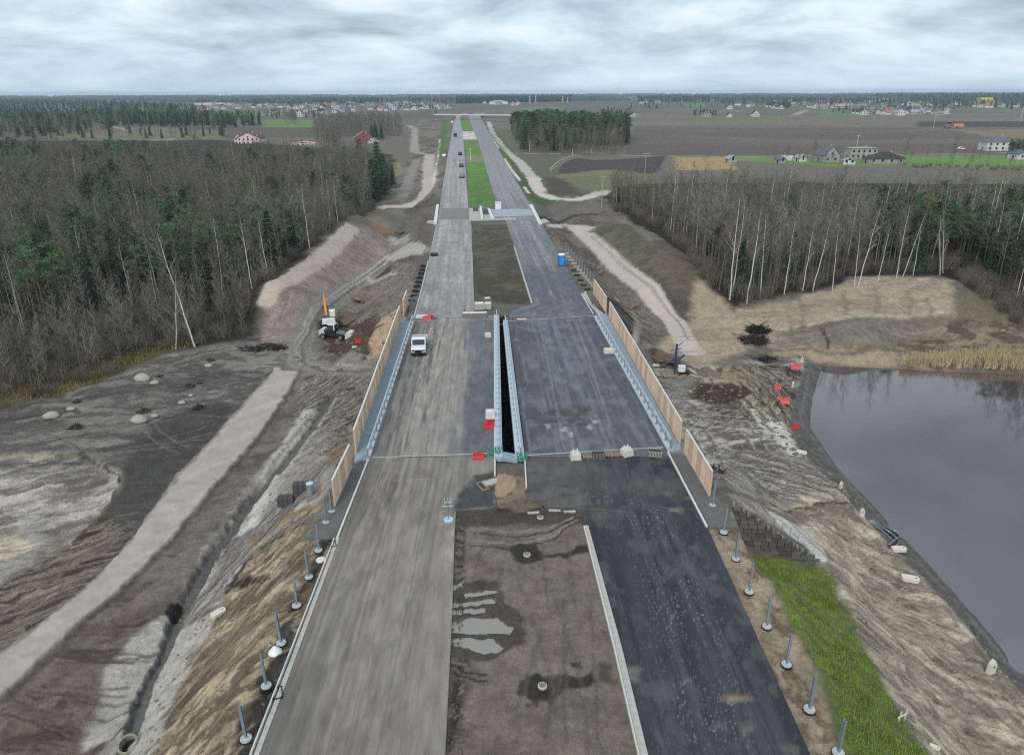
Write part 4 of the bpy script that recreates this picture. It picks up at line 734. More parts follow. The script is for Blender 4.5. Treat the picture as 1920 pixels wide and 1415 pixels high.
slab('footway', [(628, 1010), (632, 1010), (689, 866), (668, 866), (625, 950), (600, 975), (572, 1008)], -.3, .05, asph_w, kind='structure'); slab('footway', [(1257, 850), (1279, 850), (1340, 925), (1386, 988), (1330, 988)], -.3, .05, asph_w, kind='structure')
slab('footway', [(764, 600), (772, 600), (786, 548), (770, 560)], -.3, .05, asph_w, kind='structure'); slab('footway', [(1110, 570), (1132, 588), (1122, 590), (1090, 552), (1098, 545)], -.3, .05, conc, kind='structure')
# ------------------------------------------------------------------ guardrails
def guardrail(label, pix, z, h=.75, step=1.9, group='steel guardrails along the bridge', both=False):
    P = resample([gz(u, v, z) for u, v in pix], step); r = empty('guardrail', P[0], 0, label, 'guardrail', group); c = P[0]
    mb = MB(); mb2 = MB()
    for a, b in zip(P[:-1], P[1:]):
        for dz, w_, h_ in ((h-.15, .08, .12), (h, .10, .10)): mb.beam(a-c+(0, 0, dz), b-c+(0, 0, dz), w_, h_)
        mb2.beam(a-c+(0, 0, h*1.35), b-c+(0, 0, h*1.35), .09, .07)
    mb.obj('rail_beam', steel_l, r); mb2.obj('handrail', steel_l, r)
    me = MB().box(-.06, .06, -.06, .06, 0, h*1.35).box(-.16, .16, -.14, .14, 0, .04).mesh('post', steel)
    for p in P: link('post', me, r, p-c, yaw(P[0], P[-1]))
guardrail('steel guardrail along the left edge of the bridge inside the wooden barrier', [(690, 858), (730, 738), (774, 602)], .16)
guardrail('steel guardrail along the right edge of the bridge inside the wooden barrier', [(1257, 840), (1190, 722), (1117, 592)], .16)
guardrail('steel guardrail on the left side of the bridge gap', [(934, 850), (931, 590)], .25, .6, 1.5); guardrail('steel guardrail on the right side of the bridge gap', [(976, 853), (961, 740), (947, 600)], .25, .6, 1.5)
# ------------------------------------------------------------------ timber noise barriers
def barrier(label, a, b, z, hgt=2.5, pw=1.4, flip=1):
    P = resample([gz(*a, z), gz(*b, z)], pw); r = empty('noise_barrier', P[0], 0, label, 'noise barrier', 'timber noise barriers beside the road'); c = P[0]; th = yaw(P[0], P[-1]); L = np.linalg.norm(P[1]-P[0])
    mes = []
    for w_ in (wood_a, wood_b, wood_c):
        mb = MB(); nb = 7; bw = (L-.03)/nb
        for k in range(nb): mb.box(.015+k*bw+.002, .015+(k+1)*bw-.002, -.055+(.010 if k % 2 else 0), .055-(.010 if k % 2 else 0), .12, hgt)
        mes.append(mb.mesh('timber_panel', w_))
    pm = MB().box(-.012, .012, -.075, .075, -.3, hgt+.04).box(-.05, .05, .06, .08, -.3, hgt+.04).box(-.05, .05, -.08, -.06, -.3, hgt+.04).mesh('post', wood_c); 
    for i, p in enumerate(P):
        link('post', pm, r, p-c, th)
        if i < len(P)-1: link('timber_panel', mes[(i*7+i//3) % 3], r, p-c, th)
    MB().beam((0, 0, hgt+.05), P[-1]-c+(0, 0, hgt+.05), .16, .07).obj('cap_rail', conc_w, r); MB().beam((0, 0, .04), P[-1]-c+(0, 0, .04), .14, .18).obj('base_plank', conc, r)
barrier('long wooden noise barrier on the left edge of the bridge', (667, 850), (751, 603), .22)
barrier('long wooden noise barrier on the right edge of the bridge', (1274, 832), (1142, 595), .22)
barrier('short wooden noise barrier by the left footway before the bridge', (628, 948), (659, 878), .05)
barrier('short wooden noise barrier by the right footway before the bridge', (1330, 930), (1283, 848), .05)
barrier('short wooden noise barrier beyond the right end of the bridge', (1136, 586), (1113, 550), .05)
barrier('narrow piece of wooden barrier beyond the left end of the bridge', (757, 592), (764, 572), .05)
# railing posts at the bridge ends on the right
# ------------------------------------------------------------------ steel posts set in concrete sockets
def mk_post(rad_sock=.42):
    r = empty('steel_post', (0, 0, 0)); 
    MB().box(-.07, .07, -.09, -.075, .0, 2.3).box(-.07, .07, .075, .09, .0, 2.3).box(-.01, .01, -.075, .075, .0, 2.3).obj('column', steel, r)
    MB().box(-.16, .16, -.2, .2, 0, .03).obj('foot_plate', steel_l, r)
    MB().lathe([(.31, -.25), (.32, -.02), (.28, 0)], 18).obj('concrete_foot', mat('foot_concrete', C(172, 170, 163), .85, 0, .2, 7), r); MB().lathe([(.36, -.9), (.37, -.10)], 18).obj('black_sleeve', black, r)
    return r
post0 = mk_post(); ptree = treeof(post0); first = True
posts_l = [((461, 1382), 'nearest steel post in a white concrete socket on the left verge'), ((499, 1283), 'left verge steel post beside the white cone and dark soil'), ((527, 1203), None), ((556, 1133), 'left verge steel post without visible socket beside reddish rods'), ((579, 1080), 'left verge steel post with black sleeve next to a bare socket'), ((597, 1030), 'left verge steel post at the corner of the footway'), ((611, 978), 'steel post standing on the left footway'), ((622, 957), 'thin steel post behind the short left barrier')]
posts_r = [((1572, 1408), 'nearest steel post beside the dark carriageway, at the bottom edge of the photo'), ((1518, 1327), None), ((1475, 1243), None), ((1438, 1172), None), ((1405, 1107), None), ((1380, 1046), 'steel post beside the top of the grass slope'), ((1357, 996), 'steel post at the corner of the right footway by the stone wall'), ((1336, 946), 'steel post standing on the right footway by the short barrier')]
names_ = {527: 'left verge steel post just beyond the white cone', 1518: 'second nearest steel post between dark carriageway and grass slope', 1475: 'third nearest steel post between dark carriageway and grass slope', 1438: 'fourth nearest steel post between dark carriageway and grass slope', 1405: 'fifth nearest steel post between dark carriageway and grass slope'}
for (uv, lb) in posts_l+posts_r:
    g = G(uv[0], uv[1]+14); g = at(uv[0], uv[1], g[2]+.42 if g[2] < -.16 else .06); lb = lb or names_[uv[0]]; gname = 'steel posts in sockets along the verges'
    if first: post0.location = Vector([float(a) for a in g]); tag(post0, lb, 'post', gname); first = False; continue
    sc_ = 1.0
    pr_ = copy_tree(post0, g, random.uniform(-.3, .3), sc_*random.uniform(.94, 1.05), lb, gname, ptree); pr_.rotation_euler = (random.uniform(-.03, .03), random.uniform(-.03, .03), random.uniform(-.3, .3))
# sockets without posts
for uv, lb in (((602, 1050), 'bare white concrete socket beside the left kerb'),):
    o = MB().lathe([(.36, -.5), (.38, -.02), (.34, 0), (.1, .02)], 18).obj('concrete_socket', conc_w); g = G(*uv); o.location = (g[0], g[1], g[2]+.1); tag(o, lb, 'socket')
# far rows of posts and sockets beyond the bridge
sock = MB().lathe([(.62, -.3), (.62, .16), (.5, .16), (.5, -.1)], 14).mesh('socket', black)
for i, (u, v) in enumerate([(792, 506), (790, 513), (787, 521), (785, 529), (782, 537), (779, 546), (776, 555), (772, 564), (793, 499)]):
    o = link('pipe_socket', sock, None, at(u, v, .0)); tag(o, 'black open pipe socket in the row left of the road beyond the bridge', 'socket', 'black pipe sockets beyond the bridge'); o.scale = (1.1, 1.1, 1)
sp = MB().box(-.07, .07, -.09, .09, -.2, 2.3).mesh('column', steel); sq = MB().lathe([(.7, -.3), (.62, .12), (.45, .14), (.4, 0)], 12).mesh('collar', stone)
for i in range(11):
    u, v = 1061+i*5.0, 476+i*6.2
    r = empty('steel_post', G(u, v) + np.array([0, 0, .1]), 0, 'thin steel post in the row beyond the right end of the bridge', 'post', 'thin steel posts in a row beyond the bridge'); link('column', sp, r); link('collar', sq, r)
for i, (u, v) in enumerate([(1076, 508), (1082, 517), (1088, 526), (1094, 535), (1101, 543)]):
    o = link('pipe_socket', sock, None, G(u, v)); tag(o, 'dark hollow socket in the excavated strip beyond the right end of the bridge', 'socket', 'dark sockets right of the road beyond the bridge')
# ------------------------------------------------------------------ manhole covers in the median
mcov = lambda: MB().lathe([(.34, -.2), (.36, .12), (.30, .14), (.29, .10), (.05, .10)], 20)
for (u, v), lb in (((1017, 1286), 'round pale manhole in the large wet patch, nearest of the median manholes'), ((988, 1040), 'round pale manhole in the dark wet patch in mid median'), ((1013, 970), 'round pale manhole next to the broken edge of the asphalt')):
    r = empty('manhole', at(u, v, -.08), 0, lb, 'manhole', 'manholes in the bare median'); MB().lathe([(.27, -.3), (.28, .08), (.22, .10)], 20).obj('ring', MATS['foot_concrete'], r); MB().lathe([(.22, .0), (.21, .11)], 20).box(-.04, .04, -.15, .15, .1, .13).obj('cover', conc_d, r)
# ------------------------------------------------------------------ retaining wall by the right footway: courses of stones with a rail on top
wl = empty('stone_wing_wall', at(1390, 985, -2), 0, 'dark stone wing wall with toothed top edge above the grass slope', 'wall')
wa, wb = gz(1378, 948, .1)+np.array([0, 0, 0]), None
A0 = WA.copy(); B0 = WB.copy(); cw = np.array([*wl.location])
stv = [MB().box(0, 1, 0, .35, 0, 1, .04, .03).mesh('stone', m_) for m_ in (dstone, mat('wall_stone_c', C(74, 69, 67), .95, 0, .25, 2, .05), mat('wall_stone_b', C(98, 90, 85), .95, 0, .22, 2, .05))]
LW = math.hypot(B0[0]-A0[0], B0[1]-A0[1]); thw = yaw(A0, B0); ch = .42; nst = 0
bk = MB(); 
zb = lambda t: A0[2]*(1-t)+B0[2]*t-3.1*(1-t)**.8-.8
n_ = 16
for k in range(n_):
    t0, t1 = k/n_, (k+1)/n_; p0 = A0*(1-t0)+B0*t0; p1 = A0*(1-t1)+B0*t1
    nx, ny = -math.sin(thw)*.3, math.cos(thw)*.3
    if ny < 0: nx, ny = -nx, -ny
    q = [(p0[0], p0[1], zb(t0)), (p1[0], p1[1], zb(t1)), (p1[0]+nx, p1[1]+ny, zb(t1)), (p0[0]+nx, p0[1]+ny, zb(t0)), (p0[0], p0[1], p0[2]-.05), (p1[0], p1[1], p1[2]-.05), (p1[0]+nx*2, p1[1]+ny*2, p1[2]-.05), (p0[0]+nx*2, p0[1]+ny*2, p0[2]-.05)]
    bk.add([tuple(np.array(a)-cw) for a in q], [(3, 2, 1, 0), (4, 5, 6, 7), (0, 1, 5, 4), (1, 2, 6, 5), (2, 3, 7, 6), (3, 0, 4, 7)])
bk.obj('core', clod, wl)
row = 0; zz = A0[2]-.1
while zz > -7 and nst < 290:
    s = (row % 2)*-.3
    while s < LW and nst < 290:
        w_ = random.uniform(.5, .8); t = max(min((s+w_/2)/LW, 1), 0); zt = A0[2]*(1-t)+B0[2]*t
        if zz-ch < zt-.1 and zz > zb(t)+.3:
            o = link('stone', stv[random.randrange(3)], wl); x_ = A0[0]+math.cos(thw)*s; y_ = A0[1]+math.sin(thw)*s
            o.location = Vector((float(x_-cw[0]+math.sin(thw)*.13*(1 if math.cos(thw) > 0 else -1)), float(y_-cw[1]-abs(math.cos(thw))*.13), float(zz-ch-cw[2]))); o.rotation_euler = (0, 0, thw); o.scale = (w_-.03, 1, ch-.03); nst += 1
        s += w_
    zz -= ch; row += 1
mb = MB()
for k in range(int(LW/.45)):
    t = k*.45/LW; p = A0*(1-t)+B0*t-cw; mb.box(p[0]-.12, p[0]+.12, p[1]-.1, p[1]+.25, p[2]-.2, p[2]+.16)
mb.obj('coping', conc_d, wl)
fr = empty('wire_railing', A0+np.array([.2, 1.2, 0]), 0, 'wire railing with thin posts above the stone wing wall', 'railing'); mb = MB(); q0 = A0+np.array([.2, 1.2, 0])
for k in range(9):
    t = k/8*.8; p = A0*(1-t)+B0*t+np.array([.2, 1.0, 0])-q0; mb.tube(p, p+(0, 0, .9), .025)
    if k < 8:
        t2 = (k+1)/8*.8; p2 = A0*(1-t2)+B0*t2+np.array([.2, 1.0, 0])-q0
        for hh in (.9, .6, .3): mb.tube(p+(0, 0, hh), p2+(0, 0, hh), .015)
mb.obj('wires', steel, fr)
# ------------------------------------------------------------------ the white dropside pickup on the bridge
def wheel(parent, x, y, r, w=.24, name='wheel'):
    o = MB().prism([(r*math.cos(t)+0, r*math.sin(t)) for t in np.linspace(0, 2*math.pi, 17)[:-1]], -w/2, w/2).obj(name, rubber, parent); o.location = (x, y, r)
    MB().prism([(r*.55*math.cos(t), r*.55*math.sin(t)) for t in np.linspace(0, 2*math.pi, 13)[:-1]], -w/2-.01, w/2+.01).obj('rim', steel, o); return o
g = at(785, 667, 0); pk = empty('pickup_truck', g, yaw(at(785, 667), at(800, 560))-math.pi/2, 'white pickup truck with open flatbed driving on the bridge', 'pickup truck')
# +y is its rear (away from the camera); the front faces the camera
MB().prism([(-.35, .45), (-.35, 1.0), (-.1, 1.12), (.85, 1.22), (1.35, 1.88), (1.6, 1.95), (2.35, 1.95), (2.5, 1.8), (2.55, .45)], -.95, .95).obj('cab', white, pk)
MB().prism([(.88, 1.25), (1.33, 1.86), (1.30, 1.88), (.84, 1.27)], -.82, .82).obj('windscreen', glass, pk)
for s in (-1, 1):
    MB().prism([(1.05, 1.25), (1.42, 1.78), (2.2, 1.78), (2.25, 1.22)], s*.955, s*.965).obj('side_window', glass, pk); MB().box(s*1.0-.02, s*1.0+.16*s, 1.0, 1.08, 1.2, 1.45).obj('mirror', black, pk)
    MB().box(min(s*.55, s*.9), max(s*.55, s*.9), -.38, -.33, .78, .98).obj('headlight', glass, pk)
MB().box(-.5, .5, -.385, -.34, .6, .95).obj('grille', black, pk); MB().box(-.97, .97, -.48, -.3, .32, .6).obj('bumper', black, pk)
MB().box(-1.02, 1.02, 2.65, 5.3, .8, .9).obj('flatbed', dwood, pk); MB().box(-.45, .45, -.1, 5.2, .42, .6).obj('chassis', black, pk)
for nm, bx_ in (('side_board', (-1.05, -1.0, 2.65, 5.3, .85, 1.25)), ('side_board', (1.0, 1.05, 2.65, 5.3, .85, 1.25)), ('tailboard', (-1.05, 1.05, 5.3, 5.35, .85, 1.25)), ('headboard', (-1.05, 1.05, 2.6, 2.66, .85, 2.0))): MB().box(*bx_).obj(nm, white if nm != 'headboard' else steel, pk)
for x_ in (-.82, .82):
    for y_ in (.35, 4.1): wheel(pk, x_, y_, .36)
# ------------------------------------------------------------------ plastic barriers, pallets, bags on the road
def plastic_barrier(p, rz, m, label, L=1.2, s=1.0, group='red plastic barriers'):
    s *= .78
    r = empty('plastic_barrier', p, rz, label, 'barrier', group); w = .22
    MB().prism([(-w, 0), (w, 0), (w, .12), (.1, .45), (.07, .8), (-.07, .8), (-.1, .45), (-w, .12)], -L/2, L/2).obj('body', m, r)
    MB().box(-L/2+.15, -L/2+.4, -w-.02, w+.02, 0, .1).box(L/2-.4, L/2-.15, -w-.02, w+.02, 0, .1).obj('foot', m, r); MB().tube((0, 0, .78), (0, 0, .84), .06).obj('filler_cap', black, r); r.scale = (s, s, s); return r
plastic_barrier(at(917, 803), .1, red, 'bright red plastic barrier against the left guardrail of the gap', 1.3, 1.15); plastic_barrier(at(920, 795), .15, red, 'red plastic barrier pushed close behind another by the gap', 1.3, .9); plastic_barrier(at(897, 860), -.05, red, 'red plastic barrier on the expansion joint near the green netting', 1.3, 1.05)
plastic_barrier(at(800, 601), .6, pink, 'faded red plastic barrier beside the white sheet near the far joint', 1.4, 1.3); plastic_barrier(at(808, 597), -.3, red, 'red plastic barrier end lying behind the faded one near the far joint', 1.2, 1.0)
plastic_barrier(G(1491, 692), .2, pink, 'faded red barrier furthest along the bank of the pond', 1.6, 1.4); plastic_barrier(G(1457, 730), .4, pink, 'small faded red barrier in the mud above the pond', 1.2, 1.2); plastic_barrier(G(1467, 756), -.2, pink, 'larger faded red barrier lying in the mud beside the ruts', 1.6, 1.4); plastic_barrier(G(1489, 803), .1, red, 'flattened red barrier at the corner of the pond revetment', 1.6, .9)
plastic_barrier(G(672, 643), .3, red, 'red plastic barrier beside the white machine in the pit', 1.2, 1.2)
def box_thing(name, p, rz, dims, m, label, cat, part='body', extra=None, group=None):
    r = empty(name, p, rz, label, cat, group); w, d_, h = dims; MB().box(-w/2, w/2, -d_/2, d_/2, 0, h, .02, .02).obj(part, m, r)
    if extra: extra(r, w, d_, h)
    return r
def bag(p, rz, s, label, m=None):
    r = empty('rubble_bag', p, rz, label, 'bulk bag', 'white bulk bags on the joint'); MB().box(-.5, .5, -.42, .42, 0, .62, .04, .04).box(-.42, .4, -.36, .38, .62, .82, .1, .08).obj('sack', mat('bag_white', C(196, 194, 188), .8, 0, .12, 6), r)
    for k in range(4): a = math.pi/4+k*math.pi/2; MB().path([(.35*math.cos(a), .35*math.sin(a), .8), (.3*math.cos(a), .3*math.sin(a), 1.05), (.18*math.cos(a+.5), .18*math.sin(a+.5), .85)], .025, 4).obj('loop', white, r)
    P_ = MB(); 
    for k in range(5): P_.box(-.6, .6, -.55+k*.24, -.42+k*.24, -.02, .02)
    P_.obj('pallet_deck', dwood, r); r.scale = (s, s, s*.9); return r
def pallet(p, rz, label, loaded=None, s=1.0, group='wooden pallets on the joint'):
    r = empty('pallet', p, rz, label, 'pallet', group)
    me = MB().box(-.6, .6, -.05, .05, 0, .025).mesh('plank', dwood); bl = MB().box(-.05, .05, -.4, .4, 0, .1).mesh('bearer', dwood)
    for k in range(5): link('plank', me, r, (0, -.34+k*.17, .1))
    for x_ in (-.52, 0, .52): link('bearer', bl, r, (x_, 0, 0))
    r.scale = (s, s, s); return r
bag(at(1079, 859), .1, 1.0, 'white bulk bag on the joint left of the grey crate'); bag(at(1175, 852), .4, 1.05, 'white bulk bag wrapped in film on the joint near the right kerb')
pallet(at(1140, 853), .15, 'empty wooden pallet on the joint between the two white bags'); pallet(at(1156, 853), .1, 'wooden pallet touching the white bag near the right kerb')
def crate(p, rz, label, s=1.0, m=None, group='grey slatted crates'):
    r = empty('slatted_crate', p, rz, label, 'crate', group); m = m or conc_d; sl_ = MB().box(-.04, .04, -.02, .02, 0, .6).mesh('slat', m)
    MB().box(-.6, .6, -.4, .4, 0, .08).box(-.55, .55, -.35, .35, .08, .42).obj('base', clod, r)
    for k in range(9): link('slat', sl_, r, (-.56+k*.14, -.42, 0)); link('slat', sl_, r, (-.56+k*.14, .42, 0))
    r.scale = (s, s, s); return r
crate(at(1122, 857), .05, 'dark slatted crate between the white bag and the pallet on the joint'); crate(at(1228, 853), -.15, 'grey slatted crate by the right kerb at the end of the joint', 1.05, conc)
pallet(at(1102, 857), .0, 'low wooden pallet next to the left white bag', s=.8)
# formwork heap and sand at the end of the gap
r = empty('formwork_panel', at(925, 905), .5, 'weathered timber formwork frame tipped on the sand behind the gap', 'formwork')
MB().box(-.9, .9, -.45, .45, .12, .17).obj('board', conc, r)
for y_ in (-.48, .48): MB().box(-1.0, 1.0, y_-.05, y_+.05, .0, .2).obj('frame_bar', dwood, r)
for x_ in (-.95, 0, .95): MB().box(x_-.05, x_+.05, -.5, .5, -.02, .14).obj('cross_bar', dwood, r)
r = empty('formwork_panel', at(905, 912), -1.1, 'pale timber frame leaning beside the sand heap', 'formwork')
for y_ in (-.3, .3): MB().box(-.8, .8, y_-.04, y_+.04, .0, .12).obj('frame_bar', dwood, r)
for x_ in (-.7, .7): MB().box(x_-.04, x_+.04, -.3, .3, .02, .14).obj('cross_bar', dwood, r)
def blob(name, p, sx, sy, sz, m, label, cat, seed=0, group=None, res=3, rough=.25, kind=None):
    import bmesh
    b = bmesh.new(); bmesh.ops.create_icosphere(b, subdivisions=res, radius=1); rs = np.random.RandomState(seed); ph = rs.rand(6)*6
    for v in b.verts:
        c = v.co; k = 1+rough*(math.sin(c.x*3+ph[0])*math.sin(c.y*3.3+ph[1])+.5*math.sin(c.x*7+ph[2])*math.sin(c.z*6+ph[3])+.35*math.sin(c.y*11+ph[4])*math.cos(c.x*9+ph[5])); v.co = Vector((c.x*sx*k, c.y*sy*k, (c.z*k if c.z > 0 else c.z*.4)*sz))
    me = bpy.data.meshes.new(name); b.to_mesh(me); b.free(); me.materials.append(m)
    for f in me.polygons: f.use_smooth = res > 2
    return tag(link(name, me, None, p), label, cat, group, kind)
sandm = mat('sand', C(148, 128, 104), .95, 0, .2, 2, .04); earth = mat('earth_heap', C(96, 84, 72), .95, 0, .3, 2.5, .06)
blob('sand_heap', at(948, 912, -.1), 1.15, 1.9, .75, sandm, 'light brown sand heap at the end of the strip behind the gap', 'sand heap', 3)
blob('rubble_heap', at(975, 950, -.1), 1.4, .8, .4, earth, 'dark earth and rubble heap at the broken asphalt edge', 'rubble heap', 5, rough=.4)
for i, (u, v, rz) in enumerate([(1000, 962, .1), (1040, 958, -.1), (1068, 960, .05)]):
    tag(MB().box(-.5, .5, -.12, .12, 0, .12).obj('concrete_offcut', conc), ('loose pale concrete block nearest the manhole by the broken asphalt edge', 'loose pale concrete block in the middle of the broken asphalt edge', 'loose pale concrete block nearest the drainage channel at the broken asphalt edge')[i], 'concrete block'); o = COL.objects[-1]; o.location = Vector([float(a) for a in at(u, v, -.1)]); o.rotation_euler = (0, 0, rz)
# tripod lamp / sign stand beside the median
g = at(841, 975, .0); r = empty('sign_stand', g, 0, 'portable steel sign stand with cross bars on a round base by the median', 'sign stand')
MB().lathe([(.42, 0), (.42, .12), (.36, .16)], 20).obj('base', mat('pale_blue_base', C(172, 190, 202), .5), r); MB().tube((0, 0, .1), (0, 0, 1.9), .05, n=8).obj('pole', steel, r)
MB().beam((-.45, 0, 1.35), (.45, 0, 1.35), .06, .06).beam((-.3, 0, 1.75), (.3, 0, 1.75), .06, .06).obj('cross_bar', steel_l, r)
for x_ in (-.25, .0, .25): MB().tube((x_, 0, 1.3), (x_, 0, 2.15), .035, n=6).obj('upright', steel_l, r)
# green debris netting at the near end of the gap
def netting(pts, label):
    c = pts[0]; r = empty('debris_netting', c, 0, label, 'netting', 'green netting at the near end of the gap'); mb = MB(); n = 12; rows = 5
    a, b = pts; 
    vs = []; 
    for i in range(n+1):
        t = i/n
        for j in range(rows+1):
            p = a*(1-t)+b*t-c; vs.append((p[0]+.08*math.sin(i*2+j), p[1]+.1*math.sin(i*1.7+j*.8), .05+j/rows*(.8+.08*math.sin(i*1.3))))
    mb.add(vs, [(i*(rows+1)+j, (i+1)*(rows+1)+j, (i+1)*(rows+1)+j+1, i*(rows+1)+j+1) for i in range(n) for j in range(rows)]); o = mb.obj('net', green, r)
    md = o.modifiers.new('w', 'WIREFRAME'); md.thickness = .06; md.use_replace = True
    for p in (a, (a+b)/2, b): MB().tube(p-c, p-c+np.array([0, 0, 1.0]), .025).obj('stake', steel, r)
netting([at(916, 853), at(942, 853)], 'strip of green netting across the left side of the near gap end'); netting([at(969, 862), at(988, 866)], 'strip of green netting across the right side of the near gap end')
# concrete pieces at the far end of the gap
def cbox(u, v, w, d_, h, rz, m, label, z=0, name='concrete_block', cat='concrete block', lid=True, group=None):
    r = empty(name, at(u, v, z), rz, label, cat, group); MB().box(-w/2, w/2, -d_/2, d_/2, 0, h, .04, .04).obj('body', m, r)
    if lid: MB().box(-w/2+.1, w/2-.1, -d_/2+.1, d_/2-.1, h-.05, h+.05).obj('top', conc_w, r)
    return r
cbox(890, 594, 4.0, 1.0, .7, .08, conc_d, 'long pale concrete trough lying across the road at the far joint'); cbox(899, 579, 1.6, 1.3, 1.0, .2, conc, 'grey concrete chamber behind the long trough'); cbox(915, 578, 1.2, 1.2, .9, -.1, conc, 'smaller grey concrete chamber next to the gap end'); cbox(914, 566, 1.1, 1.0, .7, .3, conc_d, 'dark concrete chamber furthest behind the gap end')
cbox(871, 590, .3, .3, .9, 0, red, 'short red marker beside the long trough', name='marker_post', cat='marker', lid=False); cbox(797, 595, 2.9, .9, .3, .05, conc_w, 'white sheet covered slab beside the faded red barrier'); cbox(1141, 661, 1.3, .9, .55, .05, cream, 'small cream coloured box near the right guardrail', name='tool_box', cat='box')
cbox(978, 601, 1.6, .6, .25, .1, dwood, 'low wooden stack at the far right end of the gap', name='timber_stack', cat='timber stack'); cbox(915, 631, .9, .8, .5, .2, cream, 'little pale crate against the far left side of the gap', name='tool_box', cat='box')
cbox(919, 783, 1.0, .7, .9, .1, white, 'white box with black holes behind the red barriers by the gap', name='equipment_box', cat='box'); cbox(814, 479, 1.6, 1.6, .5, 0, black, 'square black pit cover on the far left shoulder', name='pit_cover', cat='cover', lid=False)
# dark crates and grey drum in the left site
for (u, v), s, lb in (((566, 922), 1.15, 'dark block stack beside the grey drum left of the short barrier'), ((537, 946), 1.1, 'dark block stack further from the grey drum')):
    g = G(u, v); r = empty('block_stack', g, .1, lb, 'block stack', 'dark block stacks'); me = MB().box(-.21, .21, -.18, .18, 0, .27, .01, .01).mesh('block', mat('dark_block', C(74, 74, 76), .9, 0, .15, 3))
    for i in range(3):
        for j in range(2):
            for k in range(3): link('block', me, r, (-.44+i*.44, -.2+j*.4, k*.28))
    r.scale = (s, s, s)
g = G(583, 928); r = empty('steel_drum', g, 0, 'upright grey drum beside the dark block stacks', 'drum'); MB().lathe([(.32, 0), (.32, .5), (.34, .52), (.32, .54), (.32, 1.2)], 16).obj('body', steel, r); MB().lathe([(.34, 1.2), (.34, 1.27)], 16).obj('lid', steel_l, r)
# portable toilet
g = at(1052, 497); r = empty('portable_toilet', g, .1, 'blue portable toilet with white roof at the far carriageway edge', 'portable toilet'); MB().box(-.6, .6, -.6, .6, .1, 2.1).obj('cabin', blue, r); MB().box(-.62, .62, -.62, .62, 2.1, 2.22).box(-.5, .5, -.5, .5, 2.22, 2.42, .15, .15).obj('roof', white, r)
MB().box(-.42, .42, -.64, -.6, .15, 1.98).obj('door', mat('light_blue', C(60, 140, 205), .45), r); MB().box(.25, .33, -.67, -.64, 1.0, 1.15).obj('door_handle', white, r); MB().box(-.65, .65, -.65, .65, 0, .1).obj('skid_base', black, r)
MB().box(.62, 1.2, -.5, .5, 0, 1.1).obj('side_tank', blue, r)
# ------------------------------------------------------------------ machines
def excavator(p, rz):
    r = empty('excavator', p, rz, 'excavator with orange boom and white cab in the pit left of the bridge', 'excavator')
    for s in (-1, 1):
        MB().prism([(-1.7, .1), (-1.9, .45), (-1.6, .85), (1.6, .85), (1.9, .45), (1.7, .1), (1.4, 0), (-1.4, 0)], s*1.25-.25, s*1.25+.25).obj('track', rubber, r)
    MB().box(-.9, .9, -1.0, 1.0, .35, 1.0).obj('undercarriage', black, r); MB().box(-1.25, 1.25, -2.2, .9, 1.05, 2.0, .05, .1).obj('house', mat('machine_grey', C(70, 70, 72), .5), r); MB().box(-1.2, 1.2, -2.4, -1.5, 1.2, 2.1, .1, .1).obj('counterweight', white, r)
    c = MB().box(.3, 1.3, -.6, 1.2, 1.05, 2.95, .06, .12).obj('cab', white, r); MB().box(.42, 1.18, -.4, 1.22, 1.9, 2.75, .03, .05).obj('cab_window', glass, c); MB().box(.26, 1.34, -.35, .9, 2.93, 3.0).obj('cab_roof', white, c)
    MB().beam((-.3, .8, 1.6), (-.3, 2.4, 4.2), .4, .5).beam((-.3, 2.4, 4.2), (-.3, 4.0, 4.9), .38, .42).obj('boom', orange, r); MB().beam((-.3, 4.1, 5.0), (-.3, 5.0, 2.6), .3, .38).obj('stick', orange, r)
    MB().tube((-.3, 1.2, 1.7), (-.3, 2.3, 3.2), .09).tube((-.3, 2.9, 4.8), (-.3, 4.0, 5.3), .08).obj('hydraulic_ram', steel, r)
    MB().prism([(4.9, 2.6), (5.3, 2.5), (5.5, 1.9), (5.1, 1.5), (4.6, 1.7), (4.9, 2.1)], -.85, .25).obj('bucket', earth, r); return r
excavator(G(617, 612), .28)
def loader(p, rz):
    r = empty('wheeled_machine', p, rz, 'white wheeled machine with dark cab and pale front body in the pit', 'construction vehicle')
    MB().prism([(-2.6, .9), (-2.6, 1.7), (-2.2, 2.0), (-1.5, 2.05), (-1.3, .9)], -.9, .9).obj('rear_hood', mat('dusty_white', C(200, 198, 192), .6, 0, .12, 2), r); MB().box(-.88, .88, -1.3, -.6, .9, 1.9).obj('engine_cover', black, r); MB().box(-.95, .95, -.7, .9, .9, 2.0, .05, .05).obj('cab_base', black, r)
    c = MB().box(-.85, .85, -.6, .8, 2.0, 3.0, .08, .12).obj('cab', glass, r); MB().box(-.88, .88, -.62, .82, 2.98, 3.08, .05, .05).obj('cab_roof', steel_l, c); MB().box(-.87, -.8, .6, .82, .9, 3.0).box(.8, .87, .6, .82, .9, 3.0).obj('white_pillar', white, c)
    MB().box(-.5, .5, .9, 2.6, .7, 1.2).obj('front_frame', mat('machine_grey', C(70, 70, 72), .5), r); MB().beam((-.5, 1.0, 1.5), (-.5, 3.2, 1.1), .16, .3).beam((.5, 1.0, 1.5), (.5, 3.2, 1.1), .16, .3).obj('lift_arm', steel, r)
    MB().prism([(3.0, .3), (4.3, .3), (4.5, .6), (4.1, 1.5), (3.4, 1.7), (3.0, 1.3)], -1.1, 1.1).obj('bucket', cream, r)
    for x_ in (-.95, .95):
        for y_ in (-1.7, 2.0): wheel(r, x_, y_, .62, .45)
    return r
loader(G(625, 634), -1.75).scale = (.88,)*3
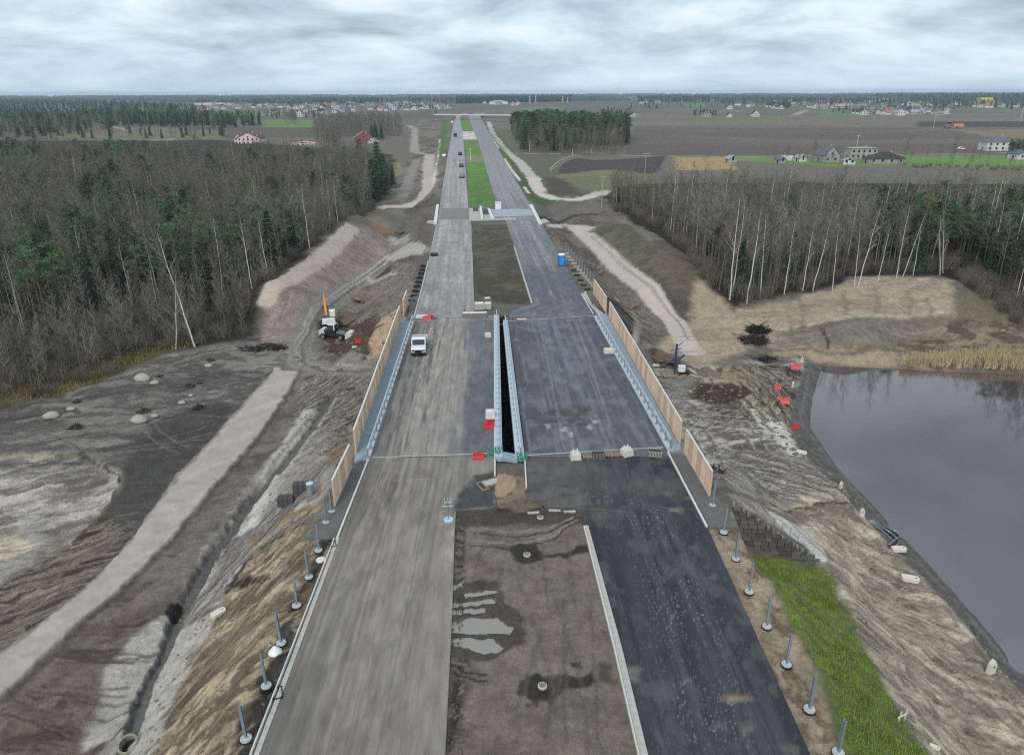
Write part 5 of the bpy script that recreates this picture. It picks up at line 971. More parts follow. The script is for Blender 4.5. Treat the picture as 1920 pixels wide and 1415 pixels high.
def rig(p, rz):
    r = empty('drilling_rig', p, rz, 'small drilling rig with blue mast and white motor on a flat mat', 'drilling rig')
    for k in range(6): MB().box(-2.1+k*.7, -2.1+k*.7+.66, -1.1, 1.1, 0, .12).obj('mat_plank', dwood, r)
    MB().box(-.5, .5, -.35, .35, .5, 1.4).obj('engine', white, r).location = (.7, 0, 0); MB().box(.2, 1.9, -.4, .4, .3, .5).obj('chassis', black, r)
    navy = mat('navy_paint', C(52, 66, 108), .5); MB().beam((-.3, 0, .2), (-.3, 0, 4.8), .18, .24).obj('mast', navy, r); MB().beam((-.3, 0, 4.4), (.5, 0, 5.0), .1, .1).beam((-1.0, 0, 3.9), (.4, 0, 4.1), .1, .1).beam((-.3, 0, 2.0), (1.0, 0, 3.1), .22, .22).beam((-.3, 0, 2.8), (-1.1, 0, 1.9), .18, .2).obj('arm', navy, r)
    for k in range(3): MB().path([(1.8, -.3+.3*k, .9), (2.4, -.4+.4*k, .5), (3.0, -.6+.5*k, .15)], .05).obj('hose', steel_l, r)
    for x_ in (.3, 1.5):
        for y_ in (-.55, .55): wheel(r, x_, y_, .3, .2)
    return r
rig(G(1268, 702), .05)
# ------------------------------------------------------------------ stones, clods, stumps on the left field
for i, (u, v, w, lb) in enumerate([(97, 782, 30, 'largest pale rounded boulder, furthest left on the dark field'), (133, 768, 16, 'small flat boulder behind the largest one'), (268, 712, 32, 'long low boulder near the edge of the wood'), (290, 719, 17, 'small boulder touching the end of the long low one'), (262, 790, 32, 'pale boulder in front of a root clump in mid field'), (290, 781, 14, 'small boulder just beside the pale one in mid field'), (341, 756, 14, 'small grey boulder between the root clumps'), (358, 742, 9, 'tiny grey boulder behind the small grey one'), (391, 687, 15, 'small pale boulder far out toward the pit'), (521, 695, 18, 'pale boulder at the top end of the gravel haul road')]):
    g = G(u, v); s = w*pxm(g)/2; blob('boulder', g+np.array([0, 0, s*.15]), s, s*.75, s*.62, stone, lb, 'boulder', i, 'boulders on the field', 3, .08)
def clump(p, s, label, seed, m=None, cat='root clump', name='root_clump', n=60, flat=.5, group='root clumps on the field'):
    rs = random.Random(seed); mb = MB()
    for i in range(n):
        a = rs.uniform(0, 6.28); rr = s*rs.uniform(0, .8); c = np.array([rr*math.cos(a), rr*.7*math.sin(a), rs.uniform(0, s*flat)*(1-rr/s)]); d_ = np.array([rs.uniform(-1, 1), rs.uniform(-1, 1), rs.uniform(-.2, .8)])*s*rs.uniform(.2, .5)
        mb.tube(c, c+d_, s*.04, s*.012, 4)
    r = empty(name, p, 0, label, cat, group); mb.obj('roots', m or chip, r)
    o = blob('soil_core', (0, 0, 0), s*.62, s*.5, s*flat*.8, clod, None, None, seed, None, 3, .35); o.parent = r; return r
for i, (u, v, w, lb) in enumerate([(371, 766, 30, 'darkest solid root clump in front of the others'), (143, 803, 40, 'flat scattered root clump nearest the round basin'), (270, 772, 32, 'root clump just behind the pale mid field boulder'), (355, 724, 26, 'dark root clump in the middle distance of the field'), (375, 719, 16, 'small root clump touching the middle distance one'), (299, 706, 18, 'root clump behind the long low boulder'), (396, 676, 22, 'root clump furthest toward the wood and pit'), (145, 754, 24, 'low root clump behind the small flat boulder')]):
    g = G(u, v); s = w*pxm(g)/2; clump(g, s, lb, i+3, flat=.7 if i == 0 else .4)
mb = MB(); rs = random.Random(4)
def brush_heap(pixs, name, label, m, cat, n, L, hgt, seed):
    rs = random.Random(seed); c = G(*pixs[0][:2]); r = empty(name, c, 0, label, cat); mb = MB()
    for (u, v, w) in pixs:
        g = G(u, v)-c; s = w*pxm(G(u, v))/2
        for i in range(n):
            a = rs.uniform(0, 6.28); rr = s*math.sqrt(rs.random()); p = g+np.array([rr*math.cos(a), rr*.8*math.sin(a), rs.uniform(-.1, hgt)*(1-rr/s*.7)]); b = rs.uniform(0, 3.14)
            mb.tube(p, p+np.array([math.cos(b), math.sin(b), rs.uniform(-.3, .4)])*L*rs.uniform(.4, 1), .07*rs.uniform(.5, 1.6), .03, 4)
    mb.obj('branches', m, r); return r
brush_heap([(1408, 640, 62), (1420, 622, 40)], 'brush_heap', 'black heap of stumps and branches on the sandy bank', mat('black_brush', C(34, 31, 31), .95, 0, .4, 2), 'brush heap', 260, 1.7, 1.3, 3)
brush_heap([(1430, 678, 30), (1441, 673, 20)], 'brush_heap', 'small flat dark branch pile between the big heap and the pond', MATS['black_brush'], 'brush heap', 90, 1.2, .3, 4)
brush_heap([(500, 652, 60), (475, 655, 40), (520, 655, 24)], 'log_pile', 'strewn dark logs and branches at the foot of the spoil bank', MATS['black_brush'], 'log pile', 60, 1.6, .4, 5)
brush_heap([(1330, 881, 26), (1345, 884, 20)], 'brush_heap', 'few black roots in the mud by the short right barrier', MATS['black_brush'], 'brush heap', 18, 1.0, .2, 6)
# ------------------------------------------------------------------ white marker plates, bags, hoses along the shore
def plate(u, v, w, label, tilt=0, rz=0, up=False, cat='marker plate'):
    g = G(u, v); s = w*pxm(g); r = empty('weight_bag', g+np.array([0, 0, .05]), rz, label, cat, 'white ballast blocks on the bank')
    if up: MB().prism([(-.5*s*.5, 0), (.5*s*.5, 0), (.42*s*.5, s*.7), (0, s), (-.42*s*.5, s*.7)], -s*.12, s*.12, 'y').obj('block', cream, r); MB().tube((0, -s*.14, s*.55), (0, s*.14, s*.55), s*.06, n=10).obj('hole_rim', black, r)
    else: MB().prism([(-s*.5, -s*.16), (-s*.4, -s*.26), (s*.4, -s*.26), (s*.5, -s*.1), (s*.5, s*.1), (s*.4, s*.26), (-s*.4, s*.26), (-s*.5, s*.16)], 0, s*.22, 'z').obj('block', cream, r); MB().tube((s*.3, 0, s*.2), (s*.3, 0, s*.24), s*.05, n=8).obj('hole_rim', black, r)
    return r
plate(410, 1152, 28, 'white ballast block lying on the sandy slope left of the road', rz=.9); plate(1576, 916, 15, 'upright white ballast block on the bank beside the revetment', up=True, rz=.5); plate(1615, 968, 18, 'upright white ballast block at the start of the black hoses', up=True)
plate(1685, 1032, 26, 'white ballast block lying on the black hoses', rz=.0); plate(1706, 1088, 30, 'white ballast block on bare soil beyond the hoses', rz=-.3); plate(1856, 1262, 32, 'upright white ballast block nearest the camera by the revetment', up=True, rz=.3)
plate(1503, 850, 18, 'cream ballast block at the corner of the pale wet ground', rz=-.5); plate(1503, 680, 11, 'small upright white block at the head of the revetment', up=True); plate(1486, 726, 11, 'thin upright white block between the red barriers', up=True, rz=1.0); plate(665, 652, 10, 'small pale block beside the red barrier in the pit', rz=.2); plate(1230, 686, 13, 'pale lump on the dark soil near the drilling rig')
plate(1752, 1402, 18, 'white ballast block at the foot of the grass slope by the bottom edge', rz=-.6)
g = G(516, 1222); r = empty('cable_cone', g, 0, 'white conical cap lying on dark soil beside the left verge posts', 'cone'); MB().lathe([(.42, 0), (.36, .12), (.12, .42), (.05, .46)], 14).obj('cap', white, r); MB().lathe([(.44, -.02), (.44, .03)], 14).obj('rim', conc_w, r)
hp = empty('hose_bundle', G(1640, 992), 0, 'bundle of dark hoses coiled along the edge of the revetment', 'hose bundle'); c = G(1640, 992)
for k in range(7):
    pts = [G(1622+k, 972+k*.5), G(1640+k*2.0, 985+k), G(1660+k*2.6, 1000-k*.5), G(1678+k*2, 1018-k*1.5), G(1690-k*1.5, 1030-k*3), G(1680-k*3, 1034-k*1), G(1662-k*3+8, 1026-k*2)]
    rp = resample(pts, .3); rp = [sum(rp[max(0, i-2):i+3])/len(rp[max(0, i-2):i+3]) for i in range(len(rp))]; MB().path([p-c+np.array([0, 0, .08+.03*k]) for p in rp], .055, 5).obj('hose', black if k % 3 else steel, hp)
# white frame at the foot of the grass slope
g = G(1690, 1352); r = empty('crossed_battens', g, .5, 'small white frame of crossed battens at the foot of the grass slope', 'marker frame'); 
for a_, b_ in (((-.35, 0, 0), (-.25, 0, .95)), ((.3, 0, 0), (.35, 0, .8)), ((-.5, 0, .55), (.5, 0, .45))): MB().beam(a_, b_, .07, .07).obj('batten', cream, r)
# concrete pipe end bottom left, culvert grate
g = G(243, 1400); r = empty('concrete_pipe', g+np.array([0, 0, .1]), 0, 'open concrete drain pipe end at the bottom of the ditch', 'pipe'); 
mb = MB(); n = 24
for (ra, z0, rb, z1) in ((.62, -.9, .62, .35), (.62, .35, .48, .35), (.48, .35, .48, -.3)): mb.add([(ra*math.cos(2*math.pi*i/n), ra*math.sin(2*math.pi*i/n), z0) for i in range(n)]+[(rb*math.cos(2*math.pi*i/n), rb*math.sin(2*math.pi*i/n), z1) for i in range(n)], [(i, (i+1) % n, n+(i+1) % n, n+i) for i in range(n)])
mb.obj('pipe_wall', mat('mossy_concrete', C(128, 126, 108), .9, 0, .2, 4), r); MB().lathe([(.47, -.3), (.47, -.25)], 20).obj('dark_inside', black, r); r.rotation_euler = (.35, .0, 0)
# small steel gully frames beside the left kerb
for (u, v), lb in (((519, 1300), 'steel gully frame beside the nearest left kerb'), ((622, 1020), 'steel gully frame beside the left kerb where the footway ends')):
    g = at(u, v, .0); r = empty('gully_frame', g, .35, lb, 'gully frame', 'steel gully frames by the left kerb')
    for a_, b_ in (((-.2, -.45, .05), (-.2, .45, .05)), ((.3, -.45, .05), (.3, .45, .05)), ((-.2, -.45, .05), (.3, -.45, .05)), ((-.2, .45, .05), (.3, .45, .05))): MB().beam(a_, b_, .06, .1).obj('frame_bar', black, r)
brush_heap([(586, 1138, 14)], 'rod_bundle', 'few reddish rods lying beside the left kerb', mat('rust_rods', C(150, 84, 66), .8), 'rods', 12, 1.0, .05, 9)
# orange poles: slab lying as the ditch lining beyond the bridge
slab('concrete_slab_strip', [(782, 467), (799, 467), (801, 432), (791, 432)], -1.5, -.6, conc_w, None, 'long white concrete strip left of the road beyond the bridge', 'concrete strip')
# ------------------------------------------------------------------ the second bridge further on
b2 = empty('far_bridge', at(915, 398), 0, 'second smaller bridge with pale deck and two dark openings in its middle', 'bridge')
slab('deck_left', [(824, 411), (880, 411), (880, 391), (828, 391)], -.5, .03, conc_d, b2); slab('deck_right', [(912, 407), (1003, 404), (993, 392), (908, 392)], -.5, .05, mat('pale_deck', C(150, 158, 164), .7, 0, .1, .5), b2)
slab('deck_middle', [(880, 411), (930, 411), (925, 404), (918, 390), (880, 390)], -.5, .04, conc, b2)
slab('opening_shade', [(887, 396), (897, 396), (896, 390), (886, 390)], .0, .08, black, b2); slab('opening_shade', [(905, 402), (917, 402), (914, 391), (903, 391)], .0, .08, black, b2)  # black slabs on the deck stand in for the shade in its openings
slab('parapet', [(813, 417), (819, 417), (823, 383), (818, 383)], -1.5, .5, conc_w, b2); slab('parapet', [(1010, 418), (1016, 418), (998, 383), (992, 383)], -1.5, .5, conc_w, b2); slab('parapet', [(902, 408), (906, 408), (903, 386), (899, 386)], 0, .8, conc_w, b2); slab('parapet', [(920, 408), (926, 408), (918, 390), (914, 390)], 0, .5, conc_w, b2); slab('parapet', [(880, 413), (968, 411), (968, 408), (880, 410)], 0, .3, conc, b2)
slab('wing_wall', [(800, 416), (815, 418), (818, 414), (804, 413)], -3, .3, conc, b2); slab('wing_wall', [(1016, 419), (1030, 415), (1022, 410), (1010, 412)], -3, .3, conc, b2)
box_thing('site_hut', at(934, 392), .1, (1.8, 1.4, 2.0), white, 'small white cabin standing at the end of the green median', 'hut', 'cabin', lambda r, w, d_, h: MB().box(-w/2-.1, w/2+.1, -d_/2-.1, d_/2+.1, h, h+.15).obj('roof', conc_w, r))
# vehicles far along the road
def car(p, rz, m, label, s=1.0, kind='car'):
    r = empty('parked_'+kind, p, rz, label, kind, 'vehicles far along the new road'); 
    if kind == 'car': MB().prism([(-2.1, .3), (-2.1, .8), (-1.2, .95), (-.7, 1.45), (1.0, 1.45), (1.7, .95), (2.1, .85), (2.1, .3)], -.85, .85).obj('body', m, r); MB().prism([(-1.1, .98), (-.68, 1.4), (.95, 1.4), (1.55, .98)], -.87, .87).obj('windows', glass, r)
    else: MB().box(-1.2, 1.2, -3.4, 1.8, .9, 2.8).obj('load_body', m, r); MB().box(-1.15, 1.15, 1.9, 3.6, .6, 2.6, .05, .15).obj('cab', white, r); MB().box(-1.0, 1.0, 3.3, 3.62, 1.6, 2.4).obj('windscreen', glass, r)
    for x_ in (-.8, .8):
        for y_ in (-1.35, 1.35): wheel(r, x_, y_, .38 if kind == 'car' else .5)
    r.scale = (s,)*3; return r
car(at(854, 257), 0, black, 'dark truck on the far carriageway nearest the white median crossing', 1, 'truck'); car(at(863, 291), 0, clod, 'dark car parked on the median side of the far carriageway', 1.1); car(at(865, 313), 0, mat('green_paint', C(60, 84, 66), .5), 'green car parked next to the long green median', 1.1); car(at(866, 333), 0, conc_d, 'grey car nearest the bridge along the green median', 1.1)
car(at(853, 223), 0, red, 'red truck at the very end of the new road', 1, 'truck'); car(at(833, 294), 0, white, 'white car on the outer shoulder of the far carriageway', 1.0); car(at(848, 232), 0, white, 'white truck near the end of the new road', 1, 'truck')
car(G(1803, 281)+np.array([0, 0, 0]), 1.5, white, 'white car parked beside the field road near the white house', 1.3)
# white stacks on the median crossing
for i, (u, v) in enumerate([(873, 256), (884, 255), (874, 262), (888, 262), (879, 250)]): box_thing('kerb_stack', at(u, v, -.1), i*.2, (5, 2.4, 1.1), conc_w, 'stack of white kerbs on the far median crossing', 'stack', 'kerbs', lambda r, w, d_, h: MB().box(-w/2-.1, w/2+.1, -d_/2-.1, d_/2+.1, -.1, .08).obj('pallet', dwood, r), 'white kerb stacks on the far median crossing')
# ------------------------------------------------------------------ trees
bark = mat('bark_grey_brown', C(100, 96, 86), .95, 0, .25, 1.5); bark_b = mat('bark_birch', C(196, 192, 182), .85, 0, .25, 2.2); bark_p = mat('bark_pine', C(108, 88, 74), .95, 0, .25, 1.5)
twig = mat('twigs', C(108, 104, 93), .95, 0, .35, .3); twig_r = mat('twigs_reddish', C(114, 102, 90), .95, 0, .3, .3); twig_g = mat('twigs_grey', C(132, 130, 120), .95, 0, .25, .6); ndl = mat('pine_needles', C(72, 96, 60), .8, 0, .45, .8); ndl_s = mat('spruce_needles', C(52, 72, 50), .8, 0, .4, .8); ndl_y = mat('young_needles', C(88, 106, 70), .8, 0, .4, .8)
def bare(seed, h, lim=24, r0=.13, spread=.26, birch=False, low_=.35, tw=1.0):
    rs = random.Random(seed); tr = MB(); cr = MB(); pts = [Vector((0, 0, -.3))]; dx, dy = rs.uniform(-.04, .04), rs.uniform(-.04, .04); n = 7
    for k in range(1, n+1): pts.append(Vector((dx*h*k/n+rs.uniform(-.1, .1), dy*h*k/n+rs.uniform(-.1, .1), h*k/n)))
    R = lambda t: r0*(1-t)**.8+.015
    for k in range(n): tr.tube(pts[k], pts[k+1], R(k/n), R((k+1)/n), 5, False)
    def pos(t): k = min(int(t*n), n-1); return pts[k].lerp(pts[k+1], t*n-k)
    for i in range(lim):
        t = low_+(1-low_)*((i+rs.random())/lim); p = pos(t); a = rs.uniform(0, 6.28); up = rs.uniform(.7, 1.5) if not birch else rs.uniform(1.0, 2.0); d_ = Vector((math.cos(a), math.sin(a), up)).normalized(); L = h*spread*(1.1-t*.75)*rs.uniform(.6, 1.1)
        q = p+d_*L; (tr if L > 2.2 else cr).tube(p, q, .035*(1.3-t), .014, 3, False)
        for j in range(6):
            s = .25+.75*(j+rs.random())/6; p2 = p.lerp(q, s); d2 = (d_+Vector((rs.uniform(-1, 1), rs.uniform(-1, 1), rs.uniform(-.2, .8)))*.9).normalized(); L2 = L*.45*rs.uniform(.5, 1); q2 = p2+d2*L2; cr.tube(p2, q2, .017*tw, .008*tw, 3, False)
            for m_ in range(3):
                p3 = p2.lerp(q2, rs.uniform(.3, 1)); d3 = (d2+Vector((rs.uniform(-1, 1), rs.uniform(-1, 1), rs.uniform(-.3, .7)))).normalized(); cr.tube(p3, p3+d3*L2*rs.uniform(.4, .8), .012*tw, .006*tw, 3, False)
    return tr, cr
def clump_tris(mb, rs, c, r, n, s):
    for _ in range(n):
        a = Vector((rs.gauss(0, 1), rs.gauss(0, 1), rs.gauss(0, .7))).normalized()*r*rs.random()**.4; p = c+a; u = Vector((rs.uniform(-1, 1), rs.uniform(-1, 1), rs.uniform(-.6, .6))).normalized()*s*rs.uniform(.6, 1.3); v = u.orthogonal().normalized()*s*.45
        mb.add([p-u*.5-v*.5, p+u*.6, p-u*.5+v*.5], [(0, 1, 2)])
def pine(seed, h, r0=.16):
    rs = random.Random(seed); tr = MB(); cr = MB(); tr.tube((0, 0, -.3), (0, 0, h*.55), r0, r0*.7, 6, False); tr.tube((0, 0, h*.55), (.1, .1, h*.97), r0*.7, .03, 5, False)
    for i in range(30):
        t = .48+.52*((i+rs.random())/30); a = rs.uniform(0, 6.28); L = h*.17*(1.15-abs(t-.68)*1.9)*rs.uniform(.6, 1.15); p = Vector((0, 0, h*t)); q = p+Vector((math.cos(a)*L, math.sin(a)*L, L*rs.uniform(.1, .5))); tr.tube(p, q, .045, .015, 3, False)
        for s in (.55, 1.0): clump_tris(cr, rs, p.lerp(q, s)+Vector((0, 0, .2)), .75*rs.uniform(.7, 1.2)*h/16, 34, .36*h/16)
    clump_tris(cr, rs, Vector((0, 0, h*.98)), .7, 40, .34); return tr, cr
def spruce(seed, h, r0=.17, full=1.0):
    rs = random.Random(seed); tr = MB(); cr = MB(); tr.tube((0, 0, -.3), (0, 0, h), r0, .03, 6, False); n = int(15*full)
    for k in range(n):
        t = .12+.87*k/n; R = h*.19*(1-t)**.85+.15; m_ = max(5, int(12*(1-t)+4))
        for i in range(m_):
            a = 6.28*i/m_+rs.uniform(-.2, .2); L = R*rs.uniform(.75, 1.15); p = Vector((0, 0, h*t)); q = p+Vector((math.cos(a)*L, math.sin(a)*L, -L*.28))
            for s in (.35, .6, .85, 1.0): clump_tris(cr, rs, p.lerp(q, s), .38*h/15, 5, .5*h/15)
    return tr, cr
PROTO = {}
def proto(key, fn, mt, mc):
    tr, cr = fn; PROTO[key] = (tr.mesh('trunk', mt), cr.mesh('crown', mc))
for k in range(4): proto('bare%d' % k, bare(k+1, 14+k*1.2, 26, tw=1.15), bark, twig if k != 1 else twig_r)
proto('bareg', bare(15, 15, 26, tw=1.1), bark, twig_g)
for k in range(3): proto('birch%d' % k, bare(k+21, 17+k, 20, .12, .2, True, .42, 1.1), bark_b, twig_r if k else twig_g)
proto('oak', bare(31, 13, 44, .28, .42, False, .25, 1.2), bark, twig)
for k in range(2): proto('pine%d' % k, pine(k+41, 15+k), bark_p, ndl)
for k in range(2): proto('spruce%d' % k, spruce(k+51, 14+k*2), bark_p, ndl_s)
proto('young', spruce(61, 7, .08, .6), bark_p, ndl_y)
for k in range(2): proto('sapling%d' % k, bare(k+71, 8, 20, .06, .22, False, .15, .9), bark, twig_g if k else twig)
for k in range(2):
    rs = random.Random(80+k); a_ = MB(); b_ = MB()
    for i in range(46):
        an = rs.uniform(0, 6.28); rr = rs.uniform(0, 1.1); p = Vector((rr*math.cos(an), rr*math.sin(an), -.1)); q = p+Vector((rs.uniform(-.7, .7), rs.uniform(-.7, .7), rs.uniform(1.2, 2.6))); b_.tube(p, q, .025, .01, 3, False)
        for j in range(3): s = p.lerp(q, rs.uniform(.4, 1)); b_.tube(s, s+Vector((rs.uniform(-.5, .5), rs.uniform(-.5, .5), rs.uniform(.1, .6))), .014, .007, 3, False)
    a_.tube((0, 0, -.1), (0, 0, .9), .04, .02, 4); proto('bush%d' % k, (a_, b_), bark, twig_r if k else twig)
ANCH = {}
def tree_thing(key, p, sc_, rz, name, label, group, lean=None, sz=None):
    t, c = PROTO[key]; r = empty(name, p, rz, label, 'tree' if 'bush' not in key else 'bush', group); link('trunk', t, r); cw_ = link('crown', c, r); r.scale = (sc_, sc_, sc_*(sz or 1))
    if lean: r.rotation_euler = (lean[0], lean[1], rz)
    if key not in ANCH: ANCH[key] = (r.children[0], r.children[1])
    return r
# named single trees of the photo
def ph(u, v, vt): g = G(u, v); return g, (v-vt)*pxm(g)/math.cos(math.radians(12))
def single(key, hh, u, v, vt, name, label, lean=None, group=None, sz=None):
    g, h = ph(u, v, vt); return tree_thing(key, g, h/hh, random.uniform(0, 6), name, label, group, lean, sz)
single('spruce1', 16, 1328, 478, 378, 'spruce_tree', 'tall dark spruce alone at the left end of the wood above the pond')
single('birch1', 18, 1368, 562, 375, 'birch_tree', 'tallest white birch with wide twigs at the front of the wood above the pond')
for i, (u, v, vt, ln) in enumerate([(1505, 545, 420, .05), (1524, 545, 415, .12), (1602, 542, 420, .1), (1608, 540, 395, .15), (1680, 522, 385, .12), (1692, 520, 400, .1), (1712, 516, 420, .14), (1762, 516, 405, .16), (1768, 512, 395, .15), (1825, 500, 410, .2), (1853, 515, 405, .2), (1425, 560, 405, .02), (1470, 552, 415, .03), (1400, 570, 400, -.02), (1560, 548, 430, .05), (1645, 530, 425, .08)]):
    single('birch%d' % (i % 3), 17+i % 3, u, v, vt, 'birch_tree', 'slender white birch with bare top on the front edge of the wood above the pond', (0, ln, 0), 'white birches at the edge of the wood above the pond')
for i, (u, v, vt, ln) in enumerate([(365, 650, 440, -.12), (330, 655, 515, -.2), (540, 480, 388, -.03), (300, 560, 455, -.1), (420, 560, 415, -.06), (438, 520, 430, .0), (480, 480, 420, -.05), (190, 480, 400, -.12), (150, 380, 290, -.1), (390, 430, 380, -.05), (165, 680, 610, -.05), (560, 470, 395, .02)]):
    single('birch%d' % (i % 3), 17+i % 3, u, v, vt, 'birch_tree', 'pale leaning birch among grey bare trees of the wood left of the road', (0, ln, 0), 'pale birches in the wood left of the road')
for i, (u, v, vt) in enumerate([(712, 372, 268), (722, 365, 290), (700, 380, 300), (737, 350, 312)]): single('spruce%d' % (i % 2), 14+2*(i % 2), u, v, vt, 'spruce_tree', 'dark evergreen in the clump by the gravel tracks at the corner of the left wood', None, 'dark evergreens at the corner of the left wood')
for u, v, vt, lb in ((1475, 300, 268, 'spreading bare tree left of the farmstead polytunnel'), (1525, 292, 262, 'spreading bare tree behind the farm house gable')): single('oak', 13, u, v, vt, 'bare_tree', lb, sz=.9)
single('oak', 13, 372, 330, 250, 'bare_tree', 'broad dark bare tree rising above the left wood near the pale house'); single('bareg', 15, 1715, 350, 305, 'bare_tree', 'thin grey bare tree standing out above the right wood against the green field')
tree_thing('young', G(5, 700), 1.3, 0, 'young_conifer', 'small yellow green conifer at the very left edge of the wood', None)
# woods: positions
def scatter(poly, sp, jit=.9):
    P = np.array(poly); x0, y0 = P.min(0); x1, y1 = P.max(0); gx, gy = np.meshgrid(np.arange(x0, x1, sp), np.arange(y0, y1, sp)); gx = gx+(rng.rand(*gx.shape)-.5)*sp*jit*2*.9; gy = gy+(rng.rand(*gy.shape)-.5)*sp*jit*2*.9
    m = sdist(poly, gx, gy) > 0; return gx[m], gy[m]
LWOOD = GP([(0, 760), (130, 733), (300, 660), (468, 628), (478, 600), (488, 560), (520, 520), (600, 452), (650, 412), (696, 395), (705, 378), (735, 345)])+[(-62, 345), (-72, 395), (-150, 390), (-240, 430), (-330, 460), (-520, 470), (-200, 140), (-100, 88)]
RWOOD = GP([(1145, 398), (1180, 400), (1240, 432), (1290, 478), (1312, 520), (1345, 552), (1380, 572), (1450, 560), (1530, 542), (1600, 515), (1690, 512), (1768, 514), (1800, 500), (1850, 520), (1880, 560), (1960, 590)])+[(150, 110), (260, 175), (300, 250), (225, 245), (150, 238), (100, 240), (62, 244), (48, 256), (38, 270)]
MWOOD = [tuple(at(u, v, -3)[:2]) for u, v in [(962, 268), (985, 288), (1020, 289), (1100, 292), (1150, 290), (1172, 278), (1180, 262), (1160, 248), (1080, 246), (960, 243)]]
UWOOD = [(-72, 395), (-84, 470), (-106, 620), (-130, 640), (-210, 620), (-200, 560), (-130, 480), (-90, 410)]
pts = {}
def addp(kind, x, y, s, rz=None, n_=None):
    pts.setdefault(kind, []).append((x, y, s, random.uniform(0, 6.28)))
def green_here(x, y, polys): return any(sdist(p, np.array([x]), np.array([y]))[0] > 0 for p in polys)
GREENL = [[tuple(at(u, v, 3)[:2]) for u, v in q] for q in ([(-60, 420), (110, 400), (260, 430), (300, 480), (180, 520), (-60, 520)], [(150, 330), (230, 320), (235, 375), (155, 375)], [(290, 375), (350, 375), (360, 430), (290, 430)], [(310, 410), (560, 400), (560, 470), (420, 490), (300, 490)], [(-60, 260), (80, 260), (80, 300), (-60, 300)], [(200, 262), (290, 265), (290, 300), (200, 300)])]
GREENR = [[tuple(at(u, v, 5)[:2]) for u, v in q] for q in ([(1610, 350), (1700, 345), (1760, 370), (1990, 340), (1990, 460), (1860, 490), (1740, 450), (1640, 420)], [(1870, 450), (2000, 450), (2000, 560), (1880, 550)])]
RH_ = at(682, 272, -5); x, y = scatter(LWOOD, 2.9); kp = ~((np.abs(x-RH_[0]*(y/RH_[1])) < 9) & (y > RH_[1]-150)); x, y = x[kp], y[kp]; dd = sdist(LWOOD, x, y); gm = np.zeros(len(x), bool)
for p_ in GREENL: gm |= sdist(p_, x, y) > 0
cl = fbm(x, y, 14, 3, 77); nsap = fbm(x, y, 25, 2, 90)
for i in range(len(x)):
    r = random.random(); g_ = .42 if gm[i] else (.10 if cl[i] > .58 else .02)
    brush = (x[i] < -50-.0*y[i]) and y[i] < 125 and dd[i] < 26
    if brush and r < .75: addp('sapling%d' % random.randrange(2), x[i], y[i], random.uniform(.75, 1.25))
    elif r < g_*.55: addp('pine%d' % random.randrange(2), x[i], y[i], random.uniform(.55, .9))
    elif r < g_: addp('young' if random.random() < .4 else 'spruce0', x[i], y[i], random.uniform(.45, .8) if random.random() < .5 else random.uniform(.6, .95))
    elif r < g_+.03: addp('birch%d' % random.randrange(3), x[i], y[i], random.uniform(.5, .8))
    elif dd[i] < 5 and random.random() < .4: addp('sapling%d' % random.randrange(2), x[i], y[i], random.uniform(.6, 1.1))
    else: addp(random.choice(['bare0', 'bare1', 'bare2', 'bare3', 'bareg']), x[i], y[i], (random.uniform(.45, .85) if y[i] > 150 or nsap[i] > .5 else random.uniform(.4, .7))*(.75+.6*nsap[i]))
x, y = scatter(RWOOD, 2.7); dd = sdist(RWOOD, x, y); gm = np.zeros(len(x), bool)
for p_ in GREENR: gm |= sdist(p_, x, y) > 0
for i in range(len(x)):
    r = random.random(); g_ = .66 if gm[i] else .06
    hs = .74 if y[i] > 205 else 1.0
    if r < g_*.5: addp('pine%d' % random.randrange(2), x[i], y[i], random.uniform(.6, .85)*hs)
    elif r < g_: addp(random.choice(['spruce0', 'young', 'spruce1']), x[i], y[i], random.uniform(.6, .85)*hs)
    elif r < g_+.075: addp('birch%d' % random.randrange(3), x[i], y[i], random.uniform(.7, 1.0)*hs)
    else: addp(random.choice(['bare0', 'bare1', 'bare2', 'bare3', 'bareg', 'bareg']), x[i], y[i], random.uniform(.6, 1.05)*hs*(.8+.4*float(vn(np.array([x[i]/9]), np.array([y[i]/9]), 7)[0])))
x, y = scatter(MWOOD, 4.2)
for i in range(len(x)):
    r = random.random(); top = y[i] > 560
    if fbm(np.array([x[i]]), np.array([y[i]]), 16, 2, 55)[0] < .38 and random.random() < .6: continue
    if r < (.42 if top else .12): addp(random.choice(['pine0', 'pine1', 'spruce1']), x[i], y[i], random.uniform(.8, 1.25))
    else: addp(random.choice(['bare0', 'bare2', 'bareg', 'bare1']), x[i], y[i], random.uniform(.6, 1.1))
x, y = scatter(UWOOD, 4.2); RH_ = at(682, 272, -5); kp = ~((np.abs(x-RH_[0]*(y/RH_[1])) < 15) & (y < RH_[1]+16)); x, y = x[kp], y[kp]
for i in range(len(x)): addp(random.choice(['bare0', 'bare2', 'bare3', 'bareg', 'bare1']) if random.random() < .95 else 'spruce0', x[i], y[i], random.uniform(.8, 1.1))
# undergrowth
for P_, sp in ((LWOOD, 3.3), (RWOOD, 2.6)):
    x, y = scatter(P_, sp); dd = sdist(P_, x, y)
    for i in range(len(x)):
        if dd[i] < 30: addp('bush%d' % random.randrange(2), x[i], y[i], random.uniform(.7, 1.4))
EDGE = GP([(1790, 520), (1840, 560), (1900, 610), (2000, 640), (2000, 560), (1850, 505)])
x, y = scatter(EDGE, 1.7)
for i in range(len(x)): addp('bush%d' % random.randrange(2), x[i], y[i], random.uniform(.7, 1.2))
